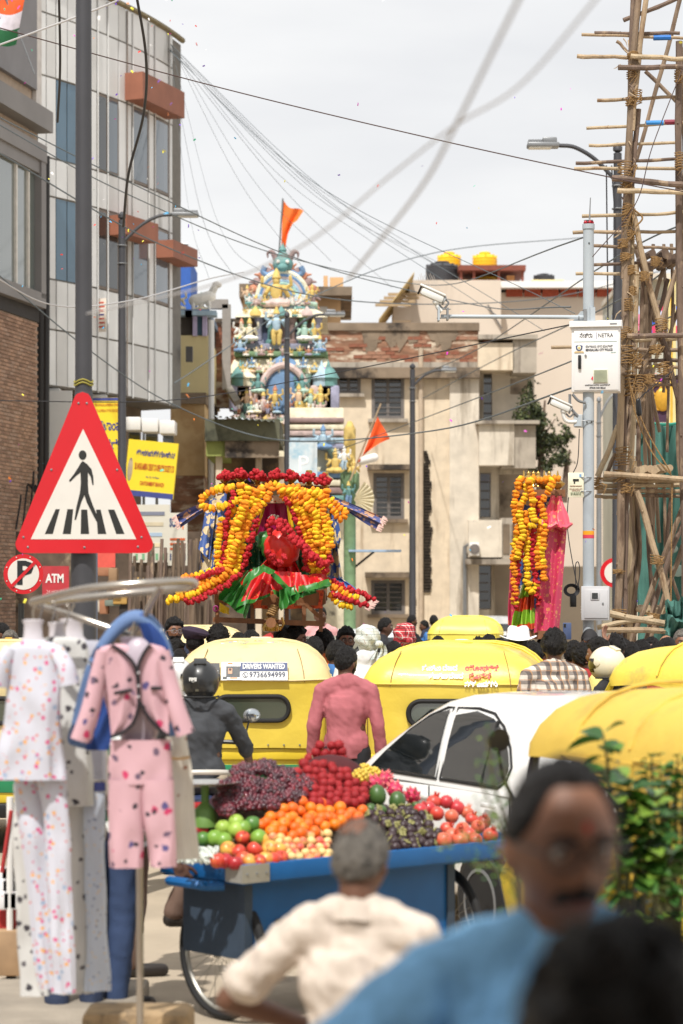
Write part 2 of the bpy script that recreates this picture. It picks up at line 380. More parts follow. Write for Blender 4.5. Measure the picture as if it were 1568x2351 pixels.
for k in range(5):
 ir.tube([bq(.3+.1*k,3.1+.55*(k%2),.05),bq(.3+.1*k,4.1,.28),bq(.4+.12*k,4.35,.1)],.018,5)
for k in range(4):ir.tube([bq(.1+.4*k,4.4-.1*k,.1),bq(.4+.4*k,4.9-.3*k,.2),bq(.55+.4*k,3.4,.15)],.02,5)
ir.build('iron_bracket',mat('black_iron',(34,32,32),.7),bb)
fl=thing('tricolour_flag','orange white and green flag with blue wheel hanging from brick building roof','flag',tuple(W(18,12,46)),R(-5))
flag_mats=[mat('flag_orange',(224,92,40),.8),mat('flag_white',(214,206,214),.8),mat('flag_green',(30,96,56),.8),mat('flag_blue',(66,70,130),.8)]
fl.scale=(.6,)*3
flp=MB()
def flagpt(u,v):return(-.85+u*1.45-.35*v,.12*math.sin(5*u+2*v),-1.2*v+.35*u*(1-v)+.12*math.sin(6*u))
flp.grid(flagpt,14,15)
fo=flp.build('flag_cloth',flag_mats[:3],fl)
for i,p in enumerate(fo.data.polygons):p.material_index=min(2,(i//14)//5)
ww=MB();c0=Vector(flagpt(.45,.5))
ww.tube([c0+Vector((.14*math.cos(a),-.03,.14*math.sin(a)))for a in[k*PI/10 for k in range(21)]],.012,5)
for k in range(6):ww.tube([c0+Vector((.13*math.cos(k*PI/6),-.03,.13*math.sin(k*PI/6))),c0-Vector((.13*math.cos(k*PI/6),.03,.13*math.sin(k*PI/6)))],.006,4)
ww.build('wheel_emblem',flag_mats[3],fl)
MB().cyl((-.1,0,.3),(.85,.05,-2.2),.03,n=6).build('flag_pole',galv,fl)
# ----- centre: old two storey building with brick parapet
old=thing('apartment_building','old stained beige building with exposed brick parapet and grey framed windows','building',(0,0,0))
plaster=mat('stained_plaster',(214,198,174),.9,var=.12,scale=2.6,c2=(160,140,116),f2=.53,streak=.1,bump=.3,bs=8)
plaster_w=mat('pale_plaster',(210,200,184),.9,var=.12,scale=2.6,c2=(150,138,122),f2=.54,streak=.1,bump=.3,bs=8)
grime=mat('black_grime_concrete',(132,116,98),.95,var=.3,scale=1.2,c2=(52,46,42),f2=.5,bump=.4,bs=8)
brick_ex=mat('exposed_brick',(140,104,82),.95,var=.4,scale=2.2,c2=(204,188,166),f2=.5,bump=.6,bs=14,stretch=(1,1,3))
concrete=mat('concrete_grey',(170,160,146),.9,var=.15,scale=2.4,c2=(112,102,92),f2=.53,streak=.15,bump=.2,bs=10)
streak_m=mat('streak',(150,134,114),.95,var=.3,scale=3,c2=(112,100,86),f2=.5)
dark_room=mat('dark_interior',(40,36,34),.9)  # shade inside the rooms is put into this near-black base colour
grey_frame=mat('grey_shutter',(110,104,100),.7,var=.1)
Y0=75
def ob(name,px0,px1,py0,py1,y0,y1,m,parent=None,Yr=Y0,bev=0):
 a,b=W(px0,py1,Yr),W(px1,py0,Yr)
 return MB().box(((a.x+b.x)/2,(y0+y1)/2,(a.z+b.z)/2),(b.x-a.x,y1-y0,b.z-a.z),bev=bev).build(name,m,parent,smooth=bool(bev))
def wallholes(name,px0,px1,py0,py1,y0,th,holes,m,parent,Yr=Y0):
 xs=sorted({px0,px1,*[h[0]for h in holes],*[h[1]for h in holes]});ys=sorted({py0,py1,*[h[2]for h in holes],*[h[3]for h in holes]})
 mb=MB()
 for i in range(len(xs)-1):
  run=None
  for j in range(len(ys)-1):
   cx,cy=(xs[i]+xs[i+1])/2,(ys[j]+ys[j+1])/2
   hole=any(h[0]<cx<h[1]and h[2]<cy<h[3]for h in holes)
   if not hole:
    if run is None:run=[ys[j],ys[j+1]]
    else:run[1]=ys[j+1]
   if(hole or j==len(ys)-2)and run:
    a,b=W(xs[i],run[1],Yr),W(xs[i+1],run[0],Yr)
    mb.box(((a.x+b.x)/2,y0+th/2,(a.z+b.z)/2),(b.x-a.x,th,b.z-a.z));run=None
 return mb.build(name,m,parent,smooth=False)
gy=1365+2.1*F/Y0
holes=[(772,828,856,904),(853,928,852,962),(857,928,1086,1192),(852,930,1332,1410)]
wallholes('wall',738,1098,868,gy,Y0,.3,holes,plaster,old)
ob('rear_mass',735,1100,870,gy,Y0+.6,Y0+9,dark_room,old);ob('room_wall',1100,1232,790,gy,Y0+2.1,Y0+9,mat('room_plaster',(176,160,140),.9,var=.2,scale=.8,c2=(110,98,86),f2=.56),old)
ob('parapet',730,1098,752,866,Y0-.08,Y0+.5,brick_ex,old)
ob('parapet_coping',728,1100,742,760,Y0-.16,Y0+.6,grime,old)
ob('cornice',728,1100,846,870,Y0-.4,Y0+.3,grime,old)
ob('cornice',730,1100,832,846,Y0-.12,Y0+.2,concrete,old)
rb=random.Random(3)
bk=MB().box((0,0,0),(.27,.03,.10)).me('brick',mat('parapet_brick',(138,88,68),.95,var=.3,scale=3),False)
bk2=MB().box((0,0,0),(.27,.03,.10)).me('brick',mat('parapet_brick_pale',(156,116,94),.95,var=.3,scale=3),False)
for k in range(7):
 for j in range(18):
  if nz((j*.33,k*.6,2.1),1)>(.0 if k<4 else.2)and rb.random()<.9:
   link('brick',rb.choice((bk,bk,bk2)),old,(X(748,Y0)+j*.285+(.14 if k%2 else 0),Y0-.095+rb.uniform(-.008,.008),Z(828,Y0)+k*.115))
for hx in holes:
 f_=MB();a,b=W(hx[0],hx[3],Y0),W(hx[1],hx[2],Y0);cx,cz=(a.x+b.x)/2,(a.z+b.z)/2;w_,h_=b.x-a.x,b.z-a.z
 for sx in(-1,1):f_.box((cx+sx*(w_/2-.05),Y0+.1,cz),(.1,.22,h_-.01))
 for sz in(-1,1):f_.box((cx,Y0+.1,cz+sz*(h_/2-.05)),(w_-.2,.2,.1))
 f_.box((cx,Y0+.12,cz),(.09,.1,h_-.2))
 win=f_.build('window',grey_frame,old,smooth=False)
 MB().box((cx,Y0+.2,cz),(w_-.2,.03,h_-.2)).build('pane',dark_glass,win,smooth=False)
 for k in range(int(h_/.17)):
  MB().box((cx,Y0+.08,cz-h_/2+.2+k*.16),(w_-.22,.05,.03)).build('grille_bar',grey_frame,win,smooth=False)
 ob('sill',hx[0]-8,hx[1]+8,hx[3],hx[3]+8,Y0-.2,Y0+.1,grime if hx[2]>1000 else concrete,old)
 if hx[2]>1000:ob('sunshade',hx[0]-14,hx[1]+14,hx[2]-18,hx[2]-6,Y0-.55,Y0+.1,grime,old)
for k in range(0):
 px=rb.uniform(740,1096);l=rb.uniform(25,150)*(1.3 if px>930 else 1);y_=rb.choice((870,870,960,1190))
 a,b=W(px,y_+l,Y0),W(px,y_,Y0);w_=rb.uniform(.03,.16)
 if not any(h[0]-4<px<h[1]+4 and h[2]-l<y_<h[3]for h in holes):MB().add([(a.x-w_*.3,Y0-.126-.0007*k,a.z),(a.x+w_*.3,Y0-.126-.0007*k,a.z),(b.x+w_,Y0-.126-.0007*k,b.z),(b.x-w_,Y0-.126-.0007*k,b.z)],[(0,1,2,3)]).build('water_stain',streak_m,old,smooth=False)
for k in range(16):
 px=rb.uniform(732,1092);MB().add([(X(px,Y0)+dx,Y0-.10-.0008*k,Z(760,Y0)-dz)for dx,dz in((-.25,0),(.25,0),(.16,rb.uniform(.2,.7)),(-.1,rb.uniform(.15,.8)))],[(0,1,2,3)]).build('soot_patch',grime,old,smooth=False)
wallholes('wall',1098,1232,780,gy,Y0+.9,.3,[(1114,1134,850,966),(1176,1216,862,900),(1106,1131,1082,1186),(1150,1230,1085,1190),(1100,1132,1296,1400),(1140,1232,1296,1440)],plaster_w,old)
ob('pale_wall',1032,1099,868,gy,Y0-.12,Y0-.002,plaster_w,old)
for a,b,c,d in((1096,1178,790,852),(1176,1230,778,858)):ob('balcony_parapet',a,b,c,d,Y0-.35,Y0+.9,plaster if a<1150 else concrete,old)
for a,b,c,d in((1098,1178,972,1070),(1150,1228,978,1076)):ob('balcony_parapet',a,b,c,d,Y0-.45+.1*(a>1140),Y0+.9,plaster_w if a<1140 else concrete,old)
for a,b,c,d in((1074,1150,1195,1280),(1148,1228,1190,1286)):ob('balcony_parapet',a,b,c,d,Y0-.5+.1*(a>1140),Y0+.9,plaster_w if a<1140 else concrete,old)
for k in range(4):ob('parapet_panel',1153+k*19,1168+k*19,1204,1272,Y0-.43,Y0-.39,grime,old)
ob('balcony_slab',1066,1232,1284,1296,Y0-.65,Y0+.9,concrete,old)
ob('balcony_slab',1090,1236,968,976,Y0-.6,Y0+.9,concrete,old)
ob('roof_slab',1096,1232,772,782,Y0-.5,Y0+6,concrete,old)
for(a,b,c,d)in((1114,1134,850,966),(1106,1131,1082,1186),(1100,1132,1296,1400)):
 wi=ob('window',a+1,b-1,c+2,d-2,Y0+1.1,Y0+1.15,dark_glass,old)
 for k in range(1,5):MB().box((X((a+b)/2,Y0),Y0+1.05,Z(c+(d-c)*k/5,Y0)),(.26,.05,.04)).build('grille_bar',grey_frame,wi,smooth=False)
MB().tube([(X(966,Y0),Y0-.12,0),(X(966,Y0),Y0-.12,Z(800,Y0))],.075,8).build('drain_pipe',mat('pipe_beige',(186,168,146),.6),old)
MB().tube([(X(1066,Y0),Y0-.3,0),(X(1066,Y0),Y0-.3,Z(1255,Y0)),(X(1076,Y0),Y0-.35,Z(1250,Y0))],.06,8).build('drain_pipe',galv,old)
for px,py in((1086,1262),):
 acu=ob('air_conditioner',px-11,px+11,py-15,py+15,Y0-.85,Y0-.5,white_paint,old,bev=.03)
 MB().lathe([(.16,0),(.16,.02),(.05,.03)],18,T=Matrix.Translation((X(px,Y0),Y0-.85,Z(py,Y0)))@Matrix.Rotation(PI/2,4,'X')).build('fan_grille',grey_frame,acu)
st=MB()
for k in range(46):
 z=Z(1040+k*7,Y0);st.box((X(977+6*nz((k*.21,0,0)),Y0)+rb.uniform(-.04,.04),Y0-.03,z),((.3+.14*nz((0,k*.3,0)))*min(1,.35+k*.06),.06,.13),T=None)
st.build('moss_streak',mat('black_moss',(58,50,42),.95,var=.4,scale=6),old)
pale=thing('apartment_building','tall plain beige building with water tanks on its roof, behind the old building','building')
beige=mat('beige_render',(204,190,174),.9,var=.08,scale=.3,c2=(184,168,152),f2=.56,streak=.2)
YB=90
ob('wall',940,1150,643,1500,YB,YB+10,beige,pale,YB)
ob('wall',1150,1424,664,1300,YB+1,YB+10,beige,pale,YB)
ob('lower_wall',1150,1480,1300,1500,YB+.6,YB+10,mat('dark_wall',(112,100,84),.9,var=.2,scale=.6),pale,YB)
ob('roof_slab',1148,1424,642,657,YB+.4,YB+10,white_paint,pale,YB)
br=mat('red_band',(156,74,52),.9,var=.12)
for k in range(6):ob('brick_panel',1166+k*42,1204+k*42,657,674,YB+.9,YB+.999,br,pale,YB)
ob('roof_parapet',1226,1300,634,643,YB+1,YB+3,mat('cream_parapet',(226,206,150),.8),pale,YB)
MB().tube([W(1120,700,YB-.1),W(1152,755,YB-.1)],.03,5).build('roof_bracket',grey_frame,pale)
tin=MB()
A,B_,C_,D_=W(870,735,YB-2),W(945,655,YB+1.5),W(945,690,YB-.3),W(868,742,YB-2)
tin.grid(lambda u,v:Vector((A.x+(B_.x-A.x)*v,88+u*4.5,A.z+(B_.z-A.z)*v+.07*math.sin(u*40))),40,6)
tin.build('tin_roof',mat('yellow_tin',(176,150,96),.6,var=.15),pale)
for k in range(4):MB().box((X(900+10*k,YB),88+.4*k,Z(715-11*k,YB)),(1.3,.1,.1)).build('roof_beam',mat('roof_beam',(170,146,112),.7),pale,smooth=False)
ob('tin_roof_wall',902,942,712,742,YB-1,YB+2,beige,pale,YB)
def tank(px,pyt,pyb,wpx,m,label,Y=YB):
 r=wpx/F*Y/2;h=(pyb-pyt)/F*Y;t=thing('water_tank',label,'water tank',(X(px,Y),Y+2.2,Z(pyb,Y)))
 p=[(r*.97,0),(r,h*.02)]
 for k in range(7):
  z=h*(.06+.1*k);p+=[(r,z),(r,z+.07*h),(r*.965,z+.075*h),(r*.965,z+.095*h)]
 p+=[(r,h*.8),(r*.82,h*.9),(r*.45,h*.95)]
 MB().lathe(p,24).build('tank_body',m,t)
 MB().lathe([(r*.46,h*.94),(r*.48,h*1.0),(r*.4,h*1.03),(r*.05,h*1.05)],20).build('lid',m,t)
 for k in range(8):MB().box((r*.9*math.cos(k*PI/4),r*.9*math.sin(k*PI/4),h*.86),(r*.16,r*.16,h*.1)).build('rib',m,t,smooth=False)
tank(1020,584,642,76,mat('black_tank',(62,62,66),.5,var=.1),'large black ribbed plastic water tank on the beige building roof')
ty=mat('yellow_tank',(244,190,28),.45,var=.05)
tank(1037,562,625,56,ty,'yellow water tank half behind the large black tank',YB+1.5);tank(1121,562,628,58,ty,'yellow water tank standing clear above the red roof shelter',YB+1)
tank(1260,612,640,50,mat('black_tank_b',(58,58,62),.5),'low black water tank on the cream roof parapet',YB+2)
she=thing('roof_shelter','rust red steel roof shelter under the yellow tanks','shelter')
rust=mat('rust_steel',(120,62,46),.7,var=.15)
ob('shelter_roof',1056,1212,600,612,YB+1,YB+5,rust,she,YB)
for px in(1062,1092,1150,1205):MB().box((X(px,YB),YB+1.2,Z(626,YB)),(.1,.1,.55)).build('post',rust,she,smooth=False)
ob('low_wall',1060,1190,625,643,YB+2,YB+4,mat('ochre_wall',(184,128,76),.8),she,YB)
ob('low_wall',1170,1188,620,643,YB+1.5,YB+2,mat('ochre_wall2',(190,134,80),.8),she,YB)
oc=thing('ochre_house','small ochre flat roofed house behind the temple tower','house')
och=mat('ochre_plaster',(216,176,130),.9,var=.15,scale=.6,c2=(184,110,66),f2=.6)
ob('wall',706,782,680,900,80,86,och,oc,80);ob('roof',690,808,664,684,79.3,86.5,grime,oc,80)
ob('wall',560,640,690,900,79.5,86,och,oc,80);ob('roof',552,640,660,690,79,86.5,grime,oc,80)
ob('roof_block',757,788,632,664,80.5,83,och,oc,80);ob('chimney_pipe',742,752,624,664,81,81.4,och,oc,80)
ob('window',712,752,705,738,79.9,79.98,mat('pale_window',(206,200,188),.5),oc,80)
# ----- left middle: stained walls, shrine roof, ducts
yw=thing('stained_house','narrow house with yellow moss stained wall beside grey corner tower','house')
ob('upper_wall',392,478,770,905,62,68,mat('yellow_moss_wall',(226,210,160),.9,var=.12,scale=.7,c2=(120,112,76),f2=.57,streak=.25),yw,62)
ob('ledge',392,474,903,928,61.8,67.8,grime,yw,62)
ob('lower_wall',392,470,927,1092,61.9,68.1,mat('tan_block_wall',(206,176,130),.9,var=.1,scale=1,c2=(186,150,104),f2=.55,bump=.4,bs=6),yw,62)
ob('brick_wall',392,468,1090,1500,61.95,68,brick_ex,yw,62)
ob('attic_wall',392,476,722,772,62.2,67,mat('grey_attic',(92,86,80),.9,var=.25,scale=1),yw,62)
ob('attic_slab',390,482,712,724,61.8,67,mat('blue_slab',(126,144,168),.8),yw,62)
for px in(448,470):ob('pilaster',px-5,px+5,725,772,61.9,62.2,mat('lilac',(196,184,214),.8),yw,62)
ob('blue_door',453,465,726,771,62,62.15,mat('teal_door',(66,96,110),.7),yw,62)
bt=thing('stair_tower','blue painted stair room with steel railing on top, behind roof statues','building')
ob('wall',388,438,594,715,66,69,mat('blue_paint',(58,100,178),.8,var=.1),bt,66)
for px in(398,410,420,430):MB().tube([W(px,596,66.1),W(px,560,66.1)],.03,5).build('railing_post',galv,bt)
MB().tube([W(392,560,66.1),W(432,560,66.1)],.03,5).build('railing',galv,bt);MB().tube([W(392,576,66.1),W(432,576,66.1)],.025,5).build('railing',galv,bt)
dk=thing('vent_duct','square grey sheet metal duct bent over the low roofs','duct')
du=MB();du.box(((X(520,64)),64,(Z(700,64)+Z(895,64))/2),(.22,.3,Z(700,64)-Z(895,64)));du.box((X(502,64),64,Z(699,64)),(.5,.3,.24));du.build('duct',mat('duct_metal',(146,140,134),.6,var=.1),dk,smooth=False)
du=MB();du.tube([W(522,888,64),W(545,925,63.6)],.13,4);du.build('duct_elbow',mat('duct_metal2',(128,122,112),.6),dk)
pp=thing('white_pipe','upright white drain pipe in front of stained yellow wall','pipe');MB().tube([(X(485,61.5),61.5,0),(X(485,61.5),61.5,Z(735,61.5))],.075,8).build('pipe',white_paint,pp)
bwl=thing('brick_wall','weathered red brick wall piece left of the temple tower'.replace('left of','beside'),'wall')
ob('wall',496,548,738,935,66,66.5,brick_ex,bwl,66);ob('coping',494,550,732,742,65.9,66.6,grime,bwl,66)
for k in range(9):
 for j in range(3):link('brick',rb.choice((bk,bk2)),bwl,(X(500,66)+j*.21+.08*(k%2),65.99,Z(830,66)+k*.11))
sr=thing('shop_row','low shop with mossy concrete canopy and green fascia below temple tower','shop')
mossc=mat('mossy_concrete',(96,96,78),.95,var=.35,scale=1.2,c2=(52,54,44),f2=.5)
ob('canopy_slab',470,642,962,1012,58,62,mossc,sr,58);ob('green_fascia',472,516,1012,1046,58.2,62,mat('olive_green',(146,154,84),.8,var=.15),sr,58)
ob('black_fascia',516,640,1010,1050,58.1,58.3,grime,sr,58)
ob('rear_wall',468,700,1040,1500,61.5,62,mat('shop_back',(142,118,86),.9,var=.3,scale=.8,c2=(70,58,46),f2=.5),sr,60)
for px in(500,592,646):ob('column',px-7,px+7,1046,1500,58.4,58.8,plaster,sr,58)
sheet=MB();sheet.grid(lambda u,v:Vector((X(490+140*u,58),57.6+1.6*v,Z(958-10*v+12*u,58)+.02*math.sin(u*60))),60,3);sheet.build('tin_sheet',mat('white_tin',(206,214,220),.4,var=.2,scale=2),sr)
ob('dark_doorway',525,585,1100,1500,61.3,61.45,dark_room,sr,60)  # dark sheet standing in for the shade of the opening
far=thing('far_shop_front','tan shop front with grey shutters far along the street','shop')
ob('wall',640,760,1090,1500,68,72,mat('shop_tan',(150,128,104),.9,var=.2),far,68)  # plain tan wall colour, tone varied at random
for k in range(9):ob('shutter_slat',660,740,1250+k*18,1266+k*18,67.9,67.98,grey_frame,far,68)
nr=thing('street_building','long plain plastered street building beside the viewer, mirrored in car windows','building')
MB().box((-12.5,21,4.2),(6,34,8.4)).build('wall',mat('near_plaster',(224,222,220),.9,var=.15,scale=.5,c2=(176,172,168),f2=.55,streak=.3),nr,smooth=False)
for k in range(8):
 for z in(1.5,5.4):MB().box((-9.48,6.5+4.1*k,z),(.1,2.2 if z<3 else 1.3,2.6 if z<3 else 1.5)).build('window' if z>3 else 'shutter',dark_glass if z>3 else frame_grey,nr,smooth=False)
# ================================================================ temple tower
GY=68.0
tower=thing('temple_tower','painted temple gateway tower crowded with small coloured figures and an orange flag above','temple tower',(X(650,GY),GY,0))
def cm(n,c,r=.75,v=.2):
 g=sum(c)/3;c=tuple((x*.74+g*.26)*1.02 for x in c)
 return mat('paint_'+n,c,r,var=v,scale=5,c2=tuple(x*.5+20 for x in c),f2=.6,bump=.5,bs=25)
PC={k:cm(k,c)for k,c in dict(cream=(226,214,178),teal=(92,150,146),blue=(96,138,186),pink=(206,176,168),lilac=(146,146,176),gold=(222,184,84),green=(112,150,100),sky=(158,190,210),rose=(150,118,114),white=(228,224,214),skin=(224,182,140),navy=(62,72,104),orange=(204,122,84),mint=(162,200,180)).items()}
k_=GY/F
def gx(px):return(px-650)*k_
def gz(py):return H+(HY-py)*k_
def tier(name,half,py0,py1,dep,m,parent=tower,cx=650,bev=.04):
 z1,z0=gz(py0),gz(py1);hw=half*k_
 return MB().box((gx(cx),0,(z0+z1)/2),(2*hw,dep,z1-z0),bev=min(bev,(z1-z0)*.3)).build(name,PC[m],parent)
def cornice(half,py0,py1,dep,m,trim):
 z1,z0=gz(py0),gz(py1);hw=half*k_;p=[]
 prof=[(-.25,z1),(-.1,z1-.03),(.05,z1-.12),(.16,z0+.08),(.2,z0),(-.2,z0)]
 mb=MB()
 pts=[[(-hw-o,-dep/2-o,z),(hw+o,-dep/2-o,z),(hw+o,dep/2+o,z),(-hw-o,dep/2+o,z)]for o,z in prof]
 vs_=[q for r in pts for q in r];mb.add(vs_,[(i*4+j,i*4+(j+1)%4,(i+1)*4+(j+1)%4,(i+1)*4+j)for i in range(5)for j in range(4)]+[(0,1,2,3)])
 c=mb.build('cornice',PC[m],tower,auto=60)
 n=int(2*hw/.55)
 for i in range(n):
  x=-hw+(i+.5)*2*hw/n
  MB().lathe([(.02,0),(.17,.0),(.15,.12),(.05,.2),(.01,.27)],8,sy=.5,c=(x,-dep/2-.16,z0+.04)).build('arch_ornament',PC[trim[i%len(trim)]],tower)
def figure_me(seated,cols):
 mb=MB()
 if seated:
  mb.ell((0,0,.16),(.36,.22,.15),10,6,1);mb.caps((-.3,-.1,.14),(.05,-.22,.12),.1,.08,8,1);mb.caps((.3,-.1,.14),(-.05,-.22,.14),.1,.08,8,1)
  b=.22
 else:
  mb.caps((-.09,0,.05),(-.1,0,.48),.07,.12,8,1);mb.caps((.09,-.02,.05),(.1,0,.48),.07,.12,8,1);mb.ell((0,0,.5),(.2,.14,.14),10,6,1);b=.55
 mb.caps((0,0,b),(0,0,b+.3),.14,.17,10,0);mb.ell((0,-.02,b+.52),(.1,.1,.12),10,6,0)
 for s in(-1,1):
  mb.caps((s*.2,0,b+.33),(s*.33,-.04,b+.12),.065,.055,8,0);mb.caps((s*.33,-.04,b+.12),(s*.25,-.18,b+.2+.1*(s>0)),.055,.045,8,0)
  mb.caps((s*.22,.06,b+.34),(s*.4,.02,b+.42),.05,.045,6,0);mb.caps((s*.4,.02,b+.42),(s*.38,-.02,b+.62),.045,.05,6,0)
 mb.lathe([(.115,0),(.13,.04),(.1,.1),(.085,.16),(.05,.24),(.01,.3)],10,2,c=(0,0,b+.57))
 mb.lathe([(.16,-.03),(.19,.0),(.12,.05)],10,2,c=(0,0,b+.36),sy=.8)
 return mb.me('statue',[PC[c]for c in cols])
FM={}
def figure(px,py,hpx,seated,cols,yoff):
 key=(seated,cols)
 if key not in FM:FM[key]=figure_me(seated,cols)
 full=1.09 if seated else 1.42;s=hpx*k_/full
 return link('statue',FM[key],tower,(gx(px),yoff,gz(py)),(0,0,rnd.uniform(-.2,.2)),s)
tier('base_wall',118,1040,1480,6.0,'cream');tier('base_wall',112,985,1040,5.6,'cream')
cornice(112,965,990,5.4,'pink',('mint','gold','sky'))
tier('tier_wall',96,872,968,4.6,'rose');cornice(101,836,876,4.7,'cream',('blue','pink','mint','gold'));tier('tier_slab',104,826,838,4.9,'green')
tier('tier_wall',82,745,828,3.6,'rose');tier('tier_slab',92,806,820,4.2,'lilac');cornice(86,726,748,3.9,'cream',('gold','teal','pink'))
tier('tier_wall',74,690,730,2.8,'sky');tier('tier_slab',80,708,716,3.0,'mint')
for cx,py0,py1,m in((611,762,804,'navy'),(692,762,804,'navy'),(600,890,920,'navy'),(700,890,920,'navy')):
 w_=20 if py0<800 else 15
 MB().box((gx(cx),-1.84 if py0<800 else-2.33,(gz(py0)+gz(py1))/2),(w_*k_*1.3,.12,(py1-py0)*k_)).build('window',PC[m],tower,smooth=False)
for half,py0,py1,yy,ms in((80,748,806,-1.95,('green','lilac','teal','rose')),(94,878,965,-2.45,('mint','lilac','pink','sky'))):
 for i,px in enumerate((-1,-.62,-.3,.3,.62,1)):
  x=px*half*k_
  MB().lathe([(.14,0),(.14,.08),(.085,.12),(.08,(py1-py0)*k_-.2),(.13,(py1-py0)*k_-.1),(.15,(py1-py0)*k_)],10,c=(x,yy,gz(py1))).build('column',PC[ms[i%4]],tower)
for px,m in((575,'cream'),(740,'sky'),(560,'teal'),(755,'teal')):
 MB().lathe([(.24,0),(.24,.2),(.3,.22),(.26,.28),(.21,.38),(.14,.48),(.06,.55),(.02,.68),(.01,.72)],12,c=(gx(px),-2.5,gz(905))).build('domed_shrine',PC[m],tower)
 MB().box((gx(px),-2.5,gz(932)),(.6,.4,.7),bev=.05).build('shrine_block',PC['lilac' if m=='teal' else 'pink'],tower)
MB().lathe([(.5,0),(.5,.9),(.46,1.2),(.3,1.45),(.02,1.6)],16,sy=.3,c=(gx(656),-2.5,gz(965))).build('arched_niche',PC['blue'],tower)
MB().tube([(gx(656)+.62*math.cos(a),-2.62,gz(925)+.8*math.sin(a))for a in[PI*k/14 for k in range(15)]],.1,8).build('niche_arch',PC['pink'],tower)
Fg=[(638,724,92,True,('gold','pink','gold'),-1.5),(640,812,86,False,('sky','gold','gold'),-2.35),(580,804,54,True,('cream','white','gold'),-2.3),(562,800,50,True,('white','cream','orange'),-2.2),(702,804,52,True,('mint','white','teal'),-2.3),(722,802,50,True,('gold','cream','gold'),-2.2),(600,922,46,True,('teal','mint','teal'),-2.7),(697,922,46,True,('teal','mint','teal'),-2.7),(638,966,62,False,('gold','gold','orange'),-2.85),(690,966,66,False,('skin','gold','gold'),-2.8),(738,968,66,False,('gold','green','gold'),-2.8),(758,965,62,False,('skin','gold','gold'),-2.6),(556,960,60,False,('gold','orange','gold'),-2.6),(575,966,56,False,('skin','teal','gold'),-2.7),(612,966,52,True,('pink','rose','gold'),-2.75),(716,968,58,False,('mint','white','gold'),-2.8),(572,712,44,False,('skin','teal','gold'),-1.4),(718,712,46,False,('gold','rose','gold'),-1.4),(560,830,40,True,('sky','blue','gold'),-2.5),(736,830,40,True,('sky','blue','gold'),-2.5),(586,866,26,True,('blue','sky','blue'),-2.6),(700,866,26,True,('blue','sky','blue'),-2.6),(628,866,24,True,('cream','mint','gold'),-2.6),(656,866,24,True,('cream','mint','gold'),-2.6),(592,728,36,True,('pink','green','gold'),-1.6),(690,728,36,True,('pink','teal','gold'),-1.6)]
for a in Fg:figure(*a)
fr2=random.Random(8);cks=('gold','skin','teal','cream','pink','mint','sky','orange','lilac','white')
for px0,px1,py,h_,yo in((560,730,876,22,-2.62),(548,744,968,30,-2.95),(566,722,748,20,-2.1),(572,714,716,24,-1.6),(545,752,990,22,-3.0),(560,740,838,22,-2.55),(552,752,1040,44,-2.95)):
 for i in range(9):figure(px0+(px1-px0)*(i+fr2.uniform(.2,.8))/9,py,h_*fr2.uniform(.85,1.2),fr2.random()<.6,tuple(fr2.choice(cks)for _ in range(3))if i%3==0 else fr2.choice(list(FM))[1],yo)
zc=gz(690);yr=-.35;hx0=gx(638)
for r_,m,t_ in((58,'cream',.09),(52,'blue',.09),(46,'pink',.08),(40,'sky',.08),(34,'mint',.08),(28,'gold',.08),(21,'blue',.08)):
 pts=[(r_*k_*math.cos(a),yr-.002*r_,zc+r_*k_*1.04*math.sin(a))for a in[R(-28)+R(236)*k/28 for k in range(29)]]
 MB().tube(pts,t_*.75,8).build('halo_ring',PC[m],tower)
MB().prism([(52*k_*math.cos(a),zc+52*k_*1.04*math.sin(a))for a in[R(-28)+R(236)*k/24 for k in range(25)]],-.25,.3).build('halo_back',PC['sky'],tower,smooth=False)
for k in range(15):
 a=R(-8)+R(196)*k/14
 if 80<math.degrees(a)<100:continue
 c=(68*k_*math.cos(a),-.3,zc+66*k_*1.04*math.sin(a))
 mb=MB();mb.ell((0,0,0),(.12,.09,.17),8,6);mb.caps((0,0,.05),(.12 if a<PI/2 else-.12,0,.2),.07,.03,6)
 mb.build('flame_lobe',PC[('orange','rose')[k%2]],tower,loc=c,rot=(0,a-PI/2 if False else PI/2-a,0))
for s in(-1,1):
 mb=MB();mb.tube(spline([(s*58*k_,-.45,zc-.35),(s*76*k_,-.5,zc-.55),(s*66*k_,-.55,zc-.62),(s*46*k_,-.5,zc-.5),(s*36*k_,-.5,zc-.25)],5),[.16-.005*i for i in range(21)],8);mb.build('sea_beast',PC['pink' if s<0 else 'mint'],tower)
 mb=MB();mb.tube(spline([(s*40*k_,-.5,zc-.4),(s*50*k_,-.6,zc-.2),(s*46*k_,-.6,zc-.05),(s*38*k_,-.6,zc-.1)],5),.12,8);mb.build('scroll',PC['teal'],tower)
mk=MB();zt=gz(612)
mk.ell((0,-.3,zt),(.3,.28,.26),12,8);mk.ell((0,-.55,zt-.1),(.16,.14,.12),10,6)
mk.build('lion_mask',PC['teal'],tower)
for s in(-1,1):
 MB().ell((s*.13,-.55,zt+.06),.055,8,6).build('eye',PC['white'],tower)
 MB().tube(spline([(s*.18,-.3,zt+.15),(s*.3,-.3,zt+.36),(s*.42,-.3,zt+.34),(s*.42,-.3,zt+.2)],4),[.09-.006*i for i in range(13)],8).build('horn',PC['rose'],tower)
 MB().tube(spline([(s*.22,-.35,zt-.2),(s*.42,-.4,zt-.3),(s*.56,-.35,zt-.2),(s*.5,-.35,zt-.05)],4),.08,8).build('whisker_scroll',PC['blue'],tower)
MB().lathe([(.16,0),(.17,.08),(.09,.16),(.11,.22),(.06,.32),(.015,.4),(.01,.5)],12,c=(0,-.3,zt+.2)).build('finial',PC['teal'],tower)
